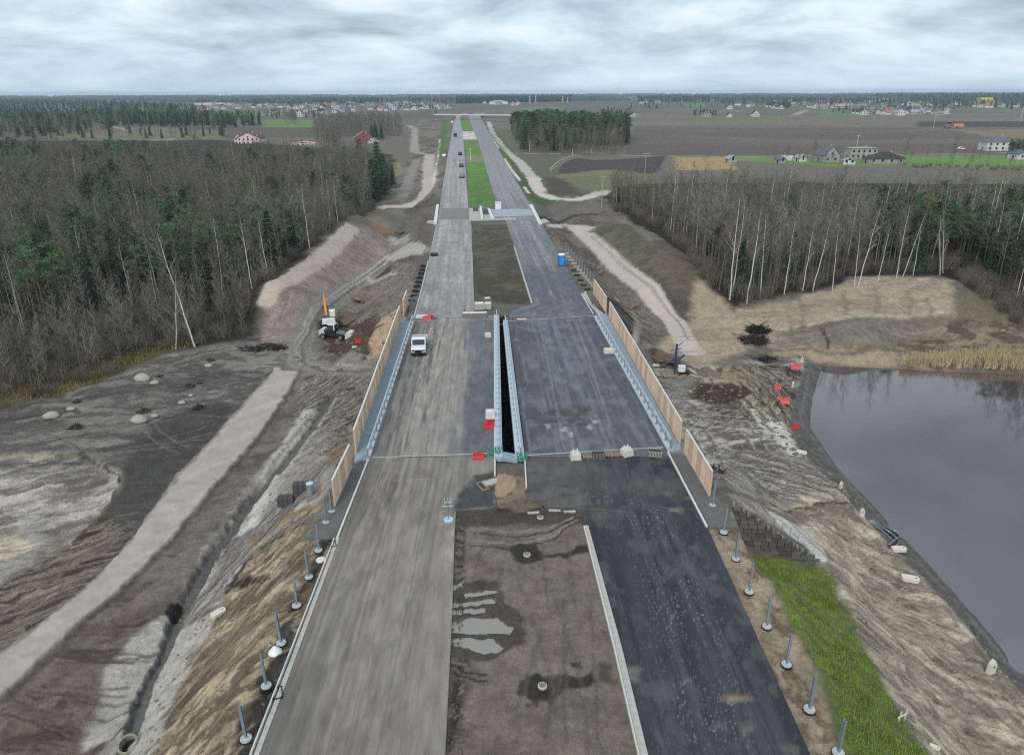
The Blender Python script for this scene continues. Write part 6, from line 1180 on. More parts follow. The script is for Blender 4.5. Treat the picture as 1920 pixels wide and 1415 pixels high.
# nearest of each kind become trees of their own
famil = {'bare': [], 'birch': [], 'pine': [], 'spruce': [], 'sapling': []}
for k_, L in pts.items():
    f_ = 'spruce' if k_ == 'young' else ''.join(c for c in k_ if not c.isdigit()).replace('bareg', 'bare'); 
    if f_ in famil: famil[f_] += [(math.hypot(q[0], q[1]), k_, q) for q in L]
PICK = {'bare': 250, 'birch': 60, 'pine': 60, 'spruce': 60, 'sapling': 120}
used_ = set()
LBL = {'bare': ('bare_tree', 'grey leafless tree'), 'birch': ('birch_tree', 'leafless birch with pale trunk'), 'pine': ('pine_tree', 'green pine with bare lower trunk'), 'spruce': ('spruce_tree', 'dark green spruce'), 'sapling': ('sapling', 'thin grey brushy sapling')}
for f_, L in famil.items():
    L.sort(key=lambda q: q[0])
    for dist, k_, q in L[:PICK[f_]]:
        used_.add((k_, q)); side = q[0] < 0; nm, ds_ = LBL[f_]; where = 'in the wood left of the road' if side else 'in the wood above the pond'
        tree_thing(k_, (q[0], q[1], float(zat(q[0], q[1]))), q[2], q[3], nm, ds_+' '+where, ds_+'s '+where)
# the rest of each wood: one mass per wood, made of instances
HID = {}
def gn_forest(name, plist, keys, label=None, cat=None):
    keys = [k for k in keys if k in ANCH]; n = len(plist); me = bpy.data.meshes.new(name); A_ = np.array([(q[1][0], q[1][1], 0, q[1][2], q[1][3], keys.index(q[0])) for q in plist if q[0] in keys], float)
    A_[:, 2] = zat(A_[:, 0], A_[:, 1]); me.vertices.add(len(A_)); me.vertices.foreach_set('co', A_[:, :3].astype(np.float32).ravel())
    for nm, col_ in (('scl', 3), ('rot', 4)): a = me.attributes.new(nm, 'FLOAT', 'POINT'); a.data.foreach_set('value', A_[:, col_].astype(np.float32))
    a = me.attributes.new('idx', 'INT', 'POINT'); a.data.foreach_set('value', A_[:, 5].astype(np.int32))
    o = link(name, me); tag(o, label, cat, None, 'stuff'); ng = bpy.data.node_groups.new(name, 'GeometryNodeTree'); ng.interface.new_socket('Geometry', in_out='INPUT', socket_type='NodeSocketGeometry'); ng.interface.new_socket('Geometry', in_out='OUTPUT', socket_type='NodeSocketGeometry')
    N = ng.nodes; K = ng.links; gi = N.new('NodeGroupInput'); go = N.new('NodeGroupOutput'); iop = N.new('GeometryNodeInstanceOnPoints'); jn = N.new('GeometryNodeJoinGeometry'); ends = []
    for k in keys:
        j2 = N.new('GeometryNodeJoinGeometry')
        for ob in ANCH[k][::-1]: oi = N.new('GeometryNodeObjectInfo'); oi.transform_space = 'ORIGINAL'; oi.inputs['Object'].default_value = ob; K.new(oi.outputs['Geometry'], j2.inputs[0])
        gti = N.new('GeometryNodeGeometryToInstance'); K.new(j2.outputs[0], gti.inputs[0]); ends.append(gti)
    for gti in ends[::-1]: K.new(gti.outputs[0], jn.inputs[0])
    def na(nm, ty): q = N.new('GeometryNodeInputNamedAttribute'); q.data_type = ty; q.inputs[0].default_value = nm; return q
    cx3 = N.new('ShaderNodeCombineXYZ'); r_ = na('rot', 'FLOAT'); K.new(r_.outputs[0], cx3.inputs[2]); s_ = na('scl', 'FLOAT'); ix = na('idx', 'INT'); iop.inputs['Pick Instance'].default_value = True
    K.new(gi.outputs[0], iop.inputs['Points']); K.new(jn.outputs[0], iop.inputs['Instance']); K.new(ix.outputs[0], iop.inputs['Instance Index']); K.new(s_.outputs[0], iop.inputs['Scale'])
    try: K.new(cx3.outputs[0], iop.inputs['Rotation'])
    except Exception: pass
    K.new(iop.outputs[0], go.inputs[0]); md = o.modifiers.new('scatter', 'NODES'); md.node_group = ng; return o
rest = [(k_, q) for k_, L in pts.items() for q in L if (k_, q) not in used_]
for k_ in PROTO:
    if k_ not in ANCH:
        c_ = [r for r in rest if r[0] == k_]
        if c_: c_ = min(c_, key=lambda r: math.hypot(r[1][0], r[1][1])); rest.remove(c_); q = c_[1]; side = q[0] < 0; tree_thing(k_, (q[0], q[1], float(zat(q[0], q[1]))), q[2], q[3], 'bush' if 'bush' in k_ else 'bare_tree', ('low twiggy brown bush' if 'bush' in k_ else 'leafless tree')+(' at the edge of the wood left of the road' if side else ' at the edge of the wood above the pond'), 'twiggy bushes at the edges of the woods' if 'bush' in k_ else None)
allk = list(ANCH)
gn_forest('woodland_left', [r for r in rest if r[1][0] < -20 and r[1][1] < 480 and 'bush' not in r[0]], allk, 'mass of bare trees and pines filling the wood left of the road', 'woodland')
gn_forest('woodland_right', [r for r in rest if r[1][0] > 20 and r[1][1] < 300 and 'bush' not in r[0]], allk, 'mass of bare trees and pines filling the wood above the pond', 'woodland')
gn_forest('woodland_far', [r for r in rest if (r[1][1] >= 300 and r[1][0] > -120 and not (r[1][0] < -20 and r[1][1] < 480)) and 'bush' not in r[0]], allk, 'woods on both sides of the far end of the new road', 'woodland')
gn_forest('undergrowth', [r for r in rest if 'bush' in r[0]], allk, 'brown twiggy undergrowth below the trees of both woods', 'undergrowth')
# far belts of trees
belt = []
def add_belt(pix, z, sp, kinds, s0, s1):
    P_ = [tuple(at(u, v, z)[:2]) for u, v in pix]; x, y = scatter(P_, sp)
    for i in range(len(x)): belt.append((random.choice(kinds), (x[i], y[i], random.uniform(s0, s1), random.uniform(0, 6.28))))
BB = ['bare0', 'bare2', 'bareg']; PP = ['pine0', 'pine1', 'spruce1', 'spruce0']
add_belt([(130, 236), (420, 245), (492, 242), (492, 236), (420, 232), (300, 228), (140, 226)], -5, 9, BB+PP, .6, 1.1)
add_belt([(-20, 222), (80, 228), (130, 232), (130, 222), (60, 214), (-20, 210)], -5, 13, PP+BB*2, .7, 1.2)
add_belt([(-40, 206), (250, 211), (320, 222), (400, 225), (370, 210), (290, 200), (60, 192), (-40, 189)], -5, 26, PP*2+BB*3, .7, 1.3)
add_belt([(-40, 262), (60, 258), (180, 250), (235, 240), (130, 236), (-40, 232)], -5, 8, BB*3+PP, .6, 1.1)
add_belt([(-40, 236), (140, 238), (150, 228), (-40, 222)], -5, 12, BB*2+PP, .8, 1.2)
add_belt([(60, 262), (420, 262), (430, 256), (230, 252), (60, 254)], -5, 11, BB*3+PP, .4, .8)
add_belt([(420, 226), (600, 224), (600, 218), (500, 219), (400, 218)], -5, 16, BB+PP, .4, .8)
add_belt([(560, 206), (850, 208), (850, 201), (560, 201)], -5, 26, BB*3+PP, .5, .9)
add_belt([(1560, 214), (1790, 214), (1790, 206), (1560, 206)], -5, 22, BB*2+PP, .4, .8)
add_belt([(1180, 206), (1560, 206), (1560, 200), (1180, 200)], -5, 42, BB*2+PP, .5, .9)
add_belt([(1440, 312), (1560, 314), (1580, 306), (1450, 304)], -5, 4.5, BB, .25, .5); add_belt([(1580, 314), (1700, 316), (1700, 310), (1580, 309)], -5, 4.5, BB, .25, .5)
add_belt([(170, 212), (330, 216), (380, 228), (230, 230), (140, 222)], -5, 17, BB*3+PP, .9, 1.2)
add_belt([(535, 238), (560, 240), (556, 230), (536, 231)], -5, 8, BB, .8, 1.1)
add_belt([(590, 268), (760, 262), (745, 240), (600, 240)], -5, 7, BB, .8, 1.1)
add_belt([(855, 196), (1070, 192), (1072, 187), (860, 189)], -5, 14, PP*2+BB, 1.0, 1.5)
add_belt([(590, 197), (850, 196), (850, 191), (600, 191)], -5, 30, BB*3+PP, 1.0, 1.4)
add_belt([(380, 198), (600, 200), (600, 190), (380, 190)], -5, 40, BB*3+PP, .8, 1.2)
add_belt([(1195, 194), (1330, 193), (1330, 188), (1195, 189)], -5, 20, BB*2+PP, 1.1, 1.5)
add_belt([(1340, 197), (1520, 203), (1800, 205), (1960, 208), (1960, 192), (1340, 189)], -5, 24, BB*3+PP, .8, 1.2)
add_belt([(1640, 190), (2000, 194), (2000, 183), (1640, 183)], -5, 34, BB*3+PP, 1.4, 1.9)
add_belt([(1300, 219), (1345, 219), (1345, 216), (1300, 216)], -5, 9, BB+PP, .4, .7); add_belt([(1380, 221), (1470, 221), (1470, 219), (1380, 219)], -5, 7, BB, .15, .3)
add_belt([(1580, 219), (1660, 219), (1660, 214), (1580, 215)], -5, 12, BB, .4, .7); add_belt([(1130, 215), (1190, 217), (1190, 213), (1140, 212)], -4, 11, BB+PP, .4, .8); add_belt([(1440, 204), (1480, 205), (1480, 200), (1440, 200)], -5, 13, PP, .7, .9)
add_belt([(1885, 300), (1925, 298), (1980, 290), (1980, 280), (1890, 288)], -5, 3.2, ['spruce0', 'pine0', 'bare1'], .35, .6)
add_belt([(1690, 318), (1960, 330), (1960, 320), (1690, 310)], -5, 5, ['bare1', 'bush0', 'bush1'], .5, 1.0)
gn_forest('tree_belts', belt, allk, 'belts of bare trees and conifers between the distant fields and villages', 'tree belt')
# groves on the skyline: lumpy strips of forest several kilometres off
gm_ = MB(); rs = random.Random(9)
for i in range(60):
    a = rs.uniform(0, 6.28); rr = 70*math.sqrt(rs.random()); c = (rr*math.cos(a), rr*math.sin(a)*.6); h = rs.uniform(10, 19); w_ = rs.uniform(5, 9); k = 5
    vs = [(c[0]+w_*math.cos(6.28*j/k+a), c[1]+w_*math.sin(6.28*j/k+a), 0) for j in range(k)]+[(c[0]+w_*.9*math.cos(6.28*j/k+a), c[1]+w_*.9*math.sin(6.28*j/k+a), h*.65) for j in range(k)]+[(c[0], c[1], h)]
    gm_.add(vs, [(j, (j+1) % k, k+(j+1) % k, k+j) for j in range(k)]+[(k+j, k+(j+1) % k, 2*k) for j in range(k)])
far_m = mat('far_woods', C(84, 82, 76), .95, 0, .35, .02); far_g = mat('far_pines', C(58, 72, 58), .95, 0, .35, .02)
gmeshes = {'grove0': gm_.mesh('grove', far_m), 'grove1': gm_.mesh('grove', far_g)}
for k_, me_ in gmeshes.items():
    p_ = (-1900 if k_ == 'grove0' else -2600, 5200, -5); r = empty('far_grove', p_, 0, 'grove of '+('bare' if k_ == 'grove0' else 'green')+' trees on the skyline far left of the road', 'grove'); a_ = link('crown', me_, r); ANCH[k_] = (a_,)
sky_p = []
for i in range(3400):
    y_ = 2900*(3.1**(random.random())); x_ = random.uniform(-.95, .95)*y_; n_ = float(fbm(np.array([x_]), np.array([y_*.5]), 900, 3, 101)[0])
    if n_ > .47 or y_ > 7500: sky_p.append(('grove1' if random.random() < .3 else 'grove0', (x_, y_, random.uniform(.6, 1.25)*(1.25 if y_ > 6500 else 1), random.uniform(0, 6.28))))
gn_forest('skyline_woods', sky_p, list(ANCH), 'dark woods along the whole skyline', 'woodland')
# ------------------------------------------------------------------ buildings
plaster = mat('plaster_white', C(206, 202, 196), .8, 0, .06, .6); plaster_p = mat('plaster_pink', C(214, 192, 192), .8, 0, .06, .6); grey_w = mat('wall_grey', C(160, 156, 150), .85, 0, .1, .6); redw = mat('wall_red', C(146, 82, 82), .8, 0, .1, .6)
rf_b = mat('roof_brown', C(104, 82, 76), .85, 0, .12, .8); rf_g = mat('roof_grey', C(96, 98, 106), .8, 0, .12, .8); rf_d = mat('roof_dark', C(56, 54, 52), .85, 0, .15, .8); rf_t = mat('roof_terracotta', C(150, 108, 94), .85, 0, .12, .8); rf_l = mat('roof_light', C(150, 150, 152), .7, 0, .12, .8); wing = mat('window_dark', C(40, 44, 50), .2)
def gable(w, d, h, rh, ov=.4):
    r_ = MB(); 
    for s in (-1, 1): r_.add([(s*(w/2+ov), -d/2-ov, h-ov*rh/(w/2)), (0, -d/2-ov, h+rh), (0, d/2+ov, h+rh), (s*(w/2+ov), d/2+ov, h-ov*rh/(w/2)), (s*(w/2+ov), -d/2-ov, h-ov*rh/(w/2)+.25), (0, -d/2-ov, h+rh+.25), (0, d/2+ov, h+rh+.25), (s*(w/2+ov), d/2+ov, h-ov*rh/(w/2)+.25)], [(3, 2, 1, 0), (4, 5, 6, 7), (0, 1, 5, 4), (1, 2, 6, 5), (2, 3, 7, 6), (3, 0, 4, 7)])
    wl_ = MB().prism([(-w/2, -1), (w/2, -1), (w/2, h), (0, h+rh), (-w/2, h)], -d/2, d/2, 'y'); return wl_, r_
def house(u, v, w, d, h, rh, rz, wm, rm, label, hip=False, nw=3, floors=1, ground=None, extra=None, name='house', cat='house', sc_=1):
    g = G(u, v) if ground is None else at(u, v, ground); r = empty(name, g, rz, label, cat)
    if hip:
        MB().box(-w/2, w/2, -d/2, d/2, -1, h).obj('wall', wm, r); o = MB(); e_ = .5; o.add([(-w/2-e_, -d/2-e_, h), (w/2+e_, -d/2-e_, h), (w/2+e_, d/2+e_, h), (-w/2-e_, d/2+e_, h), (-w*.12, 0, h+rh), (w*.12, 0, h+rh)], [(3, 2, 1, 0), (0, 1, 5, 4), (1, 2, 5), (2, 3, 4, 5), (3, 0, 4)]); rf = o.obj('roof', rm, r)
    else: a, b = gable(w, d, h, rh); a.obj('wall', wm, r); rf = b.obj('roof', rm, r)
    MB().box(w*.15, w*.15+.6, -.3, .3, h+rh*.4, h+rh+.8).obj('chimney', grey_w, rf)
    for s, ax in ((-1, 'y'),):
        for f_ in range(floors):
            for k in range(nw):
                x_ = -w/2+w*(k+.5)/nw; z_ = 1.0+f_*2.7; o = MB().box(x_-.6, x_+.6, -d/2-.04, -d/2+.05, z_, z_+1.4).obj('window', wing, r); MB().box(x_-.7, x_+.7, -d/2-.1, -d/2-.02, z_-.1, z_).obj('sill', plaster, o)
    if not hip: MB().box(-.6, .6, -d/2-.04, -d/2+.05, h+.2, h+1.3).obj('attic_window', wing, r)
    MB().box(-w/2-.04, -w/2+.05, -.6, .6, 0, 2.1).obj('door', rf_d, r)
    r.scale = (sc_,)*3
    return r
house(470, 272, 17, 9, 5.5, 4.0, .0, plaster_p, rf_b, 'pale pink house with wide brown roof behind the left wood', nw=5, floors=2, ground=-5); r_ = COL.objects[-1]
house(452, 271, 6, 11, 5, 3.4, .0, plaster_p, rf_b, 'narrow pale gable house at the left of the pink house', ground=-5, nw=2, floors=2); house(488, 271, 6, 11, 5, 3.4, .0, plaster_p, rf_b, 'narrow pale gable house at the right of the pink house', ground=-5, nw=2, floors=2)
house(682, 272, 14, 10, 5.6, 4.4, .25, redw, mat('roof_mauve', C(150, 120, 118), .85), 'red walled house with mauve roof above the corner of the left wood', ground=-5, nw=3, floors=1); house(700, 274, 6, 7, 3, 2.6, -.3, plaster, rf_l, 'small white gabled annex beside the red walled house', ground=-5, nw=2)
house(571, 276, 18, 10, 2.8, 1.0, .05, plaster, mat('roof_pinkish', C(196, 150, 144), .7), 'low white building with pinkish roof behind the left wood', ground=-5, nw=5); house(1548, 303, 9, 12, 4.0, 4.6, .1, grey_w, rf_g, 'grey gable farm house with steep roof beside the right field road', nw=2)
house(1612, 297, 16, 8, 6.0, .6, .05, grey_w, rf_l, 'pale ruined block building without pitched roof in the farmstead', hip=True, nw=5, floors=2, name='block_building', cat='building'); house(1656, 306, 20, 8, 2.6, 3.4, math.pi/2-.03 if False else .0, grey_w, rf_d, 'long barn with black roof at the right of the farmstead', hip=True, nw=4, name='barn', cat='barn')
house(1864, 282, 16, 12, 5.6, 3.8, -.1, plaster, rf_g, 'white villa with grey hipped roof beside the green field', hip=True, nw=4, floors=2); house(1912, 298, 10, 8, 3, 2, .2, plaster, mat('roof_blue', C(70, 96, 124), .7), 'small house with bluish roof at the right edge of the photo', nw=2)
g = G(1480, 300); r = empty('polytunnel', g, .1, 'white rounded polytunnel beside the grey gable farm house', 'polytunnel'); MB().prism([(3*math.cos(t), 2.6*math.sin(t)) for t in np.linspace(0, math.pi, 9)], -5, 5, 'y').obj('cover', plaster, r); MB().box(-.8, .8, -5.1, -5.0, 0, 1.9).obj('door', grey_w, r)
house(1500, 303, 5, 5, 2.2, 1.4, .3, plaster, rf_l, 'tiny white shed between the polytunnel and the gable house', name='shed', cat='shed', nw=1); house(1462, 306, 4, 4, 2, 1.2, .5, grey_w, rf_g, 'little grey shed left of the polytunnel', name='shed', cat='shed', nw=1); house(1370, 304, 5, 5, 2, 1.4, .2, grey_w, rf_l, 'lonely grey garden shed left of the farmstead', name='shed', cat='shed', nw=1); house(1590, 308, 6, 5, 2, 1.2, -.2, plaster, rf_l, 'low white outbuilding in front of the ruined block building', name='shed', cat='shed', nw=2)
house(1415, 219, 12, 10, 4.6, 4.6, 0, plaster, rf_d, 'white gable house with dark roof alone in the far field', nw=4, floors=2); house(1367, 220, 7, 8, 3.6, 3.2, .1, plaster, rf_d, 'smaller white gable house left of the lone one in the far field', nw=2); house(1323, 220, 14, 9, 5.0, 2.6, .1, grey_w, rf_g, 'grey house at the left end of the hedge in the far field', nw=3, floors=2)
house(1160, 222, 12, 9, 3.4, 2.6, .5, mat('wall_salmon', C(180, 130, 104), .8), rf_t, 'low salmon coloured house by the track beyond the far wood', nw=3); house(1185, 219, 11, 9, 3.4, 3.6, .6, plaster, rf_d, 'white gable house with dark roof beyond the far wood', nw=3); house(1687, 217, 12, 10, 5, 5, 0, plaster, rf_l, 'bright white gable house at the near edge of the right village', nw=3, floors=2)
house(564, 219, 11, 10, 5, 5.5, 0, plaster, rf_g, 'bright white gable house at the near edge of the left village', nw=3, floors=2); house(1845, 194, 40, 22, 17, .5, 0, mat('wall_yellow', C(226, 206, 40), .6), mat('wall_yellow', C(226, 206, 40), .6), 'large bright yellow commercial hall on the right skyline', hip=True, nw=6, name='hall', cat='building')
house(960+10, 205, 34, 14, 5, 2, .0, plaster, rf_l, 'pale hall beside the road embankment near the far overpass', name='hall', cat='building', nw=5) if False else None
house(1660, 189, 60, 18, 8, 1, 0, plaster, rf_l, 'long white shed roof above the right village', hip=True, nw=6, name='hall', cat='building'); house(935, 196, 60, 25, 9, 4, 0, plaster, rf_l, 'pale farm hall in front of the long dark wood on the skyline', hip=True, nw=6, name='hall', cat='building')
house(400, 197, 120, 24, 7, 1, .05, plaster, rf_l, 'long white greenhouse hall at the left end of the village', hip=True, nw=6, name='hall', cat='building')
# villages of small houses
vm = []
for i, (wm_, rm_) in enumerate([(plaster, rf_d), (plaster, rf_b), (plaster, rf_g), (grey_w, rf_l), (plaster, rf_t), (grey_w, rf_g)]):
    w_, d_, h_, rh_ = [(9, 10, 3.4, 3.6), (10, 9, 3.6, 3.0), (12, 9, 3.0, 3.4), (9, 8, 3, 3), (11, 9, 3.2, 3.2), (14, 9, 5.6, 2.2)][i]; a, b = gable(w_, d_, h_, rh_); m_ = MB(); m_.add(a.v, a.f); m_.k = 1; m_.add(b.v, b.f); m_.k = 2
    for k in range(3): x_ = -w_/2+w_*(k+.5)/3; m_.box(x_-.7, x_+.7, -d_/2-.05, -d_/2+.05, 1, 2.5)
    m_.box(-.7, .7, -d_/2-.05, -d_/2+.05, h_+.2, h_+1.5); vm.append((m_.mesh('village_house', [wm_, rm_, wing]), ['white house with dark roof', 'white house with brown roof', 'white house with grey roof', 'grey house with pale roof', 'white house with terracotta roof', 'grey two storey house with low roof'][i]))
def village(poly, n, where, seed, smin=1.0, smax=1.4):
    rs = random.Random(seed); P_ = np.array([at(u, v, -5)[:2] for u, v in poly]); V = np.array(poly, float); got = []; tries = 0
    while len(got) < n and tries < n*60:
        tries += 1; u = rs.uniform(V[:, 0].min(), V[:, 0].max()); v = rs.uniform(V[:, 1].min(), V[:, 1].max())
        if sdist(poly, np.array([u]), np.array([v]))[0] < 0: continue
        p = at(u, v, -5); 
        if any(math.hypot(p[0]-q[0], p[1]-q[1]) < 15 for q in got): continue
        got.append(p); k = rs.randrange(6); o = link('house', vm[k][0], None, (p[0], p[1], float(zat(p[0], p[1]))), rs.uniform(-.6, .6)+(math.pi/2 if rs.random() < .35 else 0)); o.scale = (rs.uniform(smin, smax),)*3; tag(o, vm[k][1]+' '+where, 'house', 'village houses '+where.split(' ', 1)[1] if False else 'houses '+where)
village([(382, 208), (520, 206), (640, 213), (755, 209), (860, 205), (850, 196), (640, 196), (400, 199)], 120, 'in the village left of the road', 1, 1.1, 1.6)
village([(500, 218), (600, 219), (640, 214), (520, 209)], 22, 'at the front of the left village', 2, 1.0, 1.3)
village([(1600, 217), (1680, 217), (1780, 217), (1785, 208), (1700, 203), (1600, 208)], 50, 'in the village beyond the ploughed field', 3, 1.0, 1.3)
village([(1360, 208), (1460, 206), (1580, 206), (1750, 200), (1900, 205), (1920, 196), (1700, 191), (1400, 192)], 70, 'in the scattered far village on the right', 4, 1.2, 1.8)
village([(1190, 197), (1230, 196), (1260, 190), (1200, 190)], 8, 'by the tree belt right of the far wood', 5, 1.0, 1.4)
village([(900, 200), (985, 202), (980, 196), (900, 195)], 7, 'near the far overpass', 6, 1.0, 1.4)
# ------------------------------------------------------------------ poles, masts, overpass, tractor
def upole(u, v, vt, label, m=None, arm=True):
    g = G(u, v); h = (v-vt)*pxm(g); r = empty('utility_pole', g, 0, label, 'utility pole'); k = max(.14, .35*pxm(g)); MB().tube((0, 0, 0), (0, 0, h), k, k*.7, 6).obj('pole', m or conc_w, r)
    if arm: MB().beam((-h*.13, 0, h*.95), (h*.13, 0, h*.95), k*1.2, k*1.2).obj('cross_arm', m or conc_w, r)
upole(993, 285, 265, 'slim pale pole in front of the far wood'); upole(1128, 390, 330, 'tall thin pole at the left end of the right wood', conc); upole(1208, 340, 288, 'thin pole beside the dark field left of the right wood', conc); upole(1605, 283, 255, 'pale pole behind the block building of the farmstead'); upole(1750, 240, 218, 'pale pole in the ploughed field beside the tractor'); upole(1913, 228, 205, 'pale pole at the right edge of the far field'); upole(1073, 290, 280, 'short pale post on the fence by the dark field', arm=False); upole(1108, 288, 279, 'second short pale post on the fence by the dark field', arm=False); upole(882, 300, 280, 'slim white lamp pole on the green median', white)
def mast(u, v, vt, label):
    g = at(u, v, -5); h = (v-vt)*pxm(g); r = empty('lattice_mast', g, 0, label, 'mast', 'red and white masts on the skyline'); n = 5; w0 = h*.10
    for k in range(n):
        z0, z1 = h*k/n, h*(k+1)/n; a0 = w0*(1-k/n*.6); a1 = w0*(1-(k+1)/n*.6); mb = MB(); q = pxm(g)*.28
        for sx, sy in ((-1, -1), (1, -1), (1, 1), (-1, 1)): mb.beam((sx*a0, sy*a0, z0), (sx*a1, sy*a1, z1), q, q)
        mb.beam((-a0, -a0, z0), (a1, -a1, z1), q, q); mb.beam((a0, -a0, z0), (-a1, -a1, z1), q, q); mb.obj('lattice_section', mat('mast_orange', C(206, 150, 110), .6) if k % 2 else white, r)
for u_, v_, vt_, lb in ((993, 196, 181, 'leftmost red and white lattice mast on the skyline'), (1004, 196, 182, 'second red and white lattice mast just right of the leftmost'), (1055, 194, 182, 'third lattice mast from the left on the skyline'), (1064, 195, 183, 'rightmost red and white lattice mast on the skyline')): mast(u_, v_, vt_, lb)
ov = empty('overpass', at(905, 215, 4), 0, 'low pale overpass crossing the far end of the new road', 'bridge'); c = at(905, 215, 4)
MB().beam(at(815, 215, 6)-c, at(1000, 216, 6)-c, 9, 1.6).obj('deck', conc, ov); MB().beam(at(815, 215.4, 7)-c, at(1000, 216.4, 7)-c, .5, 1.0).obj('parapet', conc_w, ov)
for u_ in (838, 871, 905, 940):
    q = at(u_, 216, -4)-c; MB().box(q[0]-1, q[0]+1, q[1]-3, q[1]+3, q[2], 1).obj('pier', conc_d, ov)
for s_, (ua, ub) in enumerate(((640, 818), (998, 1150))):
    a, b = at(ua, 215, -4), at(ub, 215, -4); cc = (a+b)/2; mb = MB(); hA, hB = (1.5, 9.2) if s_ == 0 else (9.2, 1.5)
    mb.add([(*(a[:2]-cc[:2]-(0, 22)), 0), (*(b[:2]-cc[:2]-(0, 22)), 0), (*(b[:2]-cc[:2]+(0, 22)), 0), (*(a[:2]-cc[:2]+(0, 22)), 0), (*(a[:2]-cc[:2]-(0, 5)), hA), (*(b[:2]-cc[:2]-(0, 5)), hB), (*(b[:2]-cc[:2]+(0, 5)), hB), (*(a[:2]-cc[:2]+(0, 5)), hA)], [(3, 2, 1, 0), (4, 5, 6, 7), (0, 1, 5, 4), (1, 2, 6, 5), (2, 3, 7, 6), (3, 0, 4, 7)])
    o = mb.obj('embankment', mat('embankment_grass', C(96, 92, 78), .95, 0, .2, .05)); o.location = Vector((float(cc[0]), float(cc[1]), -4.5)); tag(o, kind='structure')
g = G(1776, 241); r = empty('tractor', g, .3, 'red tractor with tipped trailer on the ploughed field', 'tractor'); MB().box(-1, 1, -2.5, 1.5, 1, 2.6).obj('body', rf_t, r); MB().box(-.9, .9, -1.5, .6, 2.6, 4.2).obj('cab', glass, r); MB().box(-1.4, 1.4, -9, -3.4, 1.2, 3.0).obj('trailer', mat('trailer_orange', C(196, 140, 110), .6), r)
for x_ in (-1.2, 1.2):
    for y_, q in ((-1.5, 1.0), (1.0, .6), (-6, .7)): wheel(r, x_, y_, q, .5)
r.scale = (1.6,)*3; r.rotation_euler = (0, 0, 1.2)
# fence of slanted posts by the dark field
fc = empty('field_fence', G(1035, 320), 0, 'pale wooden rail fence climbing the bank beside the dark field', 'fence'); c = G(1035, 320); fp = [G(1033, 322), G(1048, 308), G(1078, 296)]; R_2 = resample(fp, 6)
for a, b in zip(R_2[:-1], R_2[1:]): MB().beam(a-c+(0, 0, 1.6), b-c+(0, 0, 1.6), .3, .3).obj('rail', conc, fc)
pm_ = MB().box(-.2, .2, -.2, .2, -.2, 2.0).mesh('post', conc)
for a in R_2: link('post', pm_, fc, a-c)
# ------------------------------------------------------------------ grass tufts on the near slope, reeds by the water, stones on the soil
def tufts(name, poly, sp, h0, h1, m, label, n=5, w=.03, kind='stuff', sprd=.25, thin=0):
    x, y = scatter(poly, sp); k_ = (fbm(x, y, 1.1, 3, 33) > thin)|(np.random.RandomState(2).rand(len(x)) < .25); x, y = x[k_], y[k_]; z = zat(x, y); r = np.random.RandomState(5); N = len(x); vs = []; 
    for k in range(n):
        a = r.rand(N)*6.28; ox = (r.rand(N)-.5)*sp*1.4; oy = (r.rand(N)-.5)*sp*1.4; h = (h0+(h1-h0)*r.rand(N)); lx = (r.rand(N)-.5)*sprd*2*h; ly = (r.rand(N)-.5)*sprd*2*h; ca, sa = np.cos(a)*w, np.sin(a)*w
        vs.append(np.stack([np.stack([x+ox-ca, y+oy-sa, z-.02], -1), np.stack([x+ox+ca, y+oy+sa, z-.02], -1), np.stack([x+ox+lx, y+oy+ly, z+h], -1)], 1))
    V = np.concatenate(vs).reshape(-1, 3).astype(np.float32); F = np.arange(len(V)).reshape(-1, 3); me = bpy.data.meshes.new(name); me.vertices.add(len(V)); me.vertices.foreach_set('co', V.ravel()); me.loops.add(F.size); me.loops.foreach_set('vertex_index', F.ravel().astype(np.int32)); me.polygons.add(len(F)); me.polygons.foreach_set('loop_start', np.arange(0, F.size, 3, dtype=np.int32)); me.update(calc_edges=True)
    me.materials.append(m); return tag(link(name, me), label, None, None, kind)
gpoly = GP([(1420, 1045), (1470, 1052), (1530, 1068), (1560, 1105), (1598, 1182), (1648, 1272), (1735, 1415), (1790, 1510), (1650, 1510), (1596, 1400), (1550, 1290), (1484, 1170)])
tufts('grass', gpoly, .16, .10, .26, mat('grass_blades', C(130, 152, 62), .8, 0, .4, .9), 'rough green grass on the slope below the right verge', 5, .022, thin=.46)
tufts('reeds', GP([(1690, 684), (1790, 690), (1960, 698), (2050, 700), (2050, 672), (1900, 660), (1760, 665), (1690, 672)]), .45, .8, 1.6, mat('dry_reeds', C(186, 168, 132), .9, 0, .25, .4), 'dry tan reeds along the far bank of the pond', 6, .05)
tufts('dry_grass', GP([(0, 762), (130, 736), (300, 664), (380, 645), (380, 632), (300, 640), (130, 700), (0, 730)]), .6, .3, .8, mat('dry_grass_m', C(128, 116, 70), .9, 0, .3, .3), 'yellowish dry grass along the edge of the left wood', 6, .05)
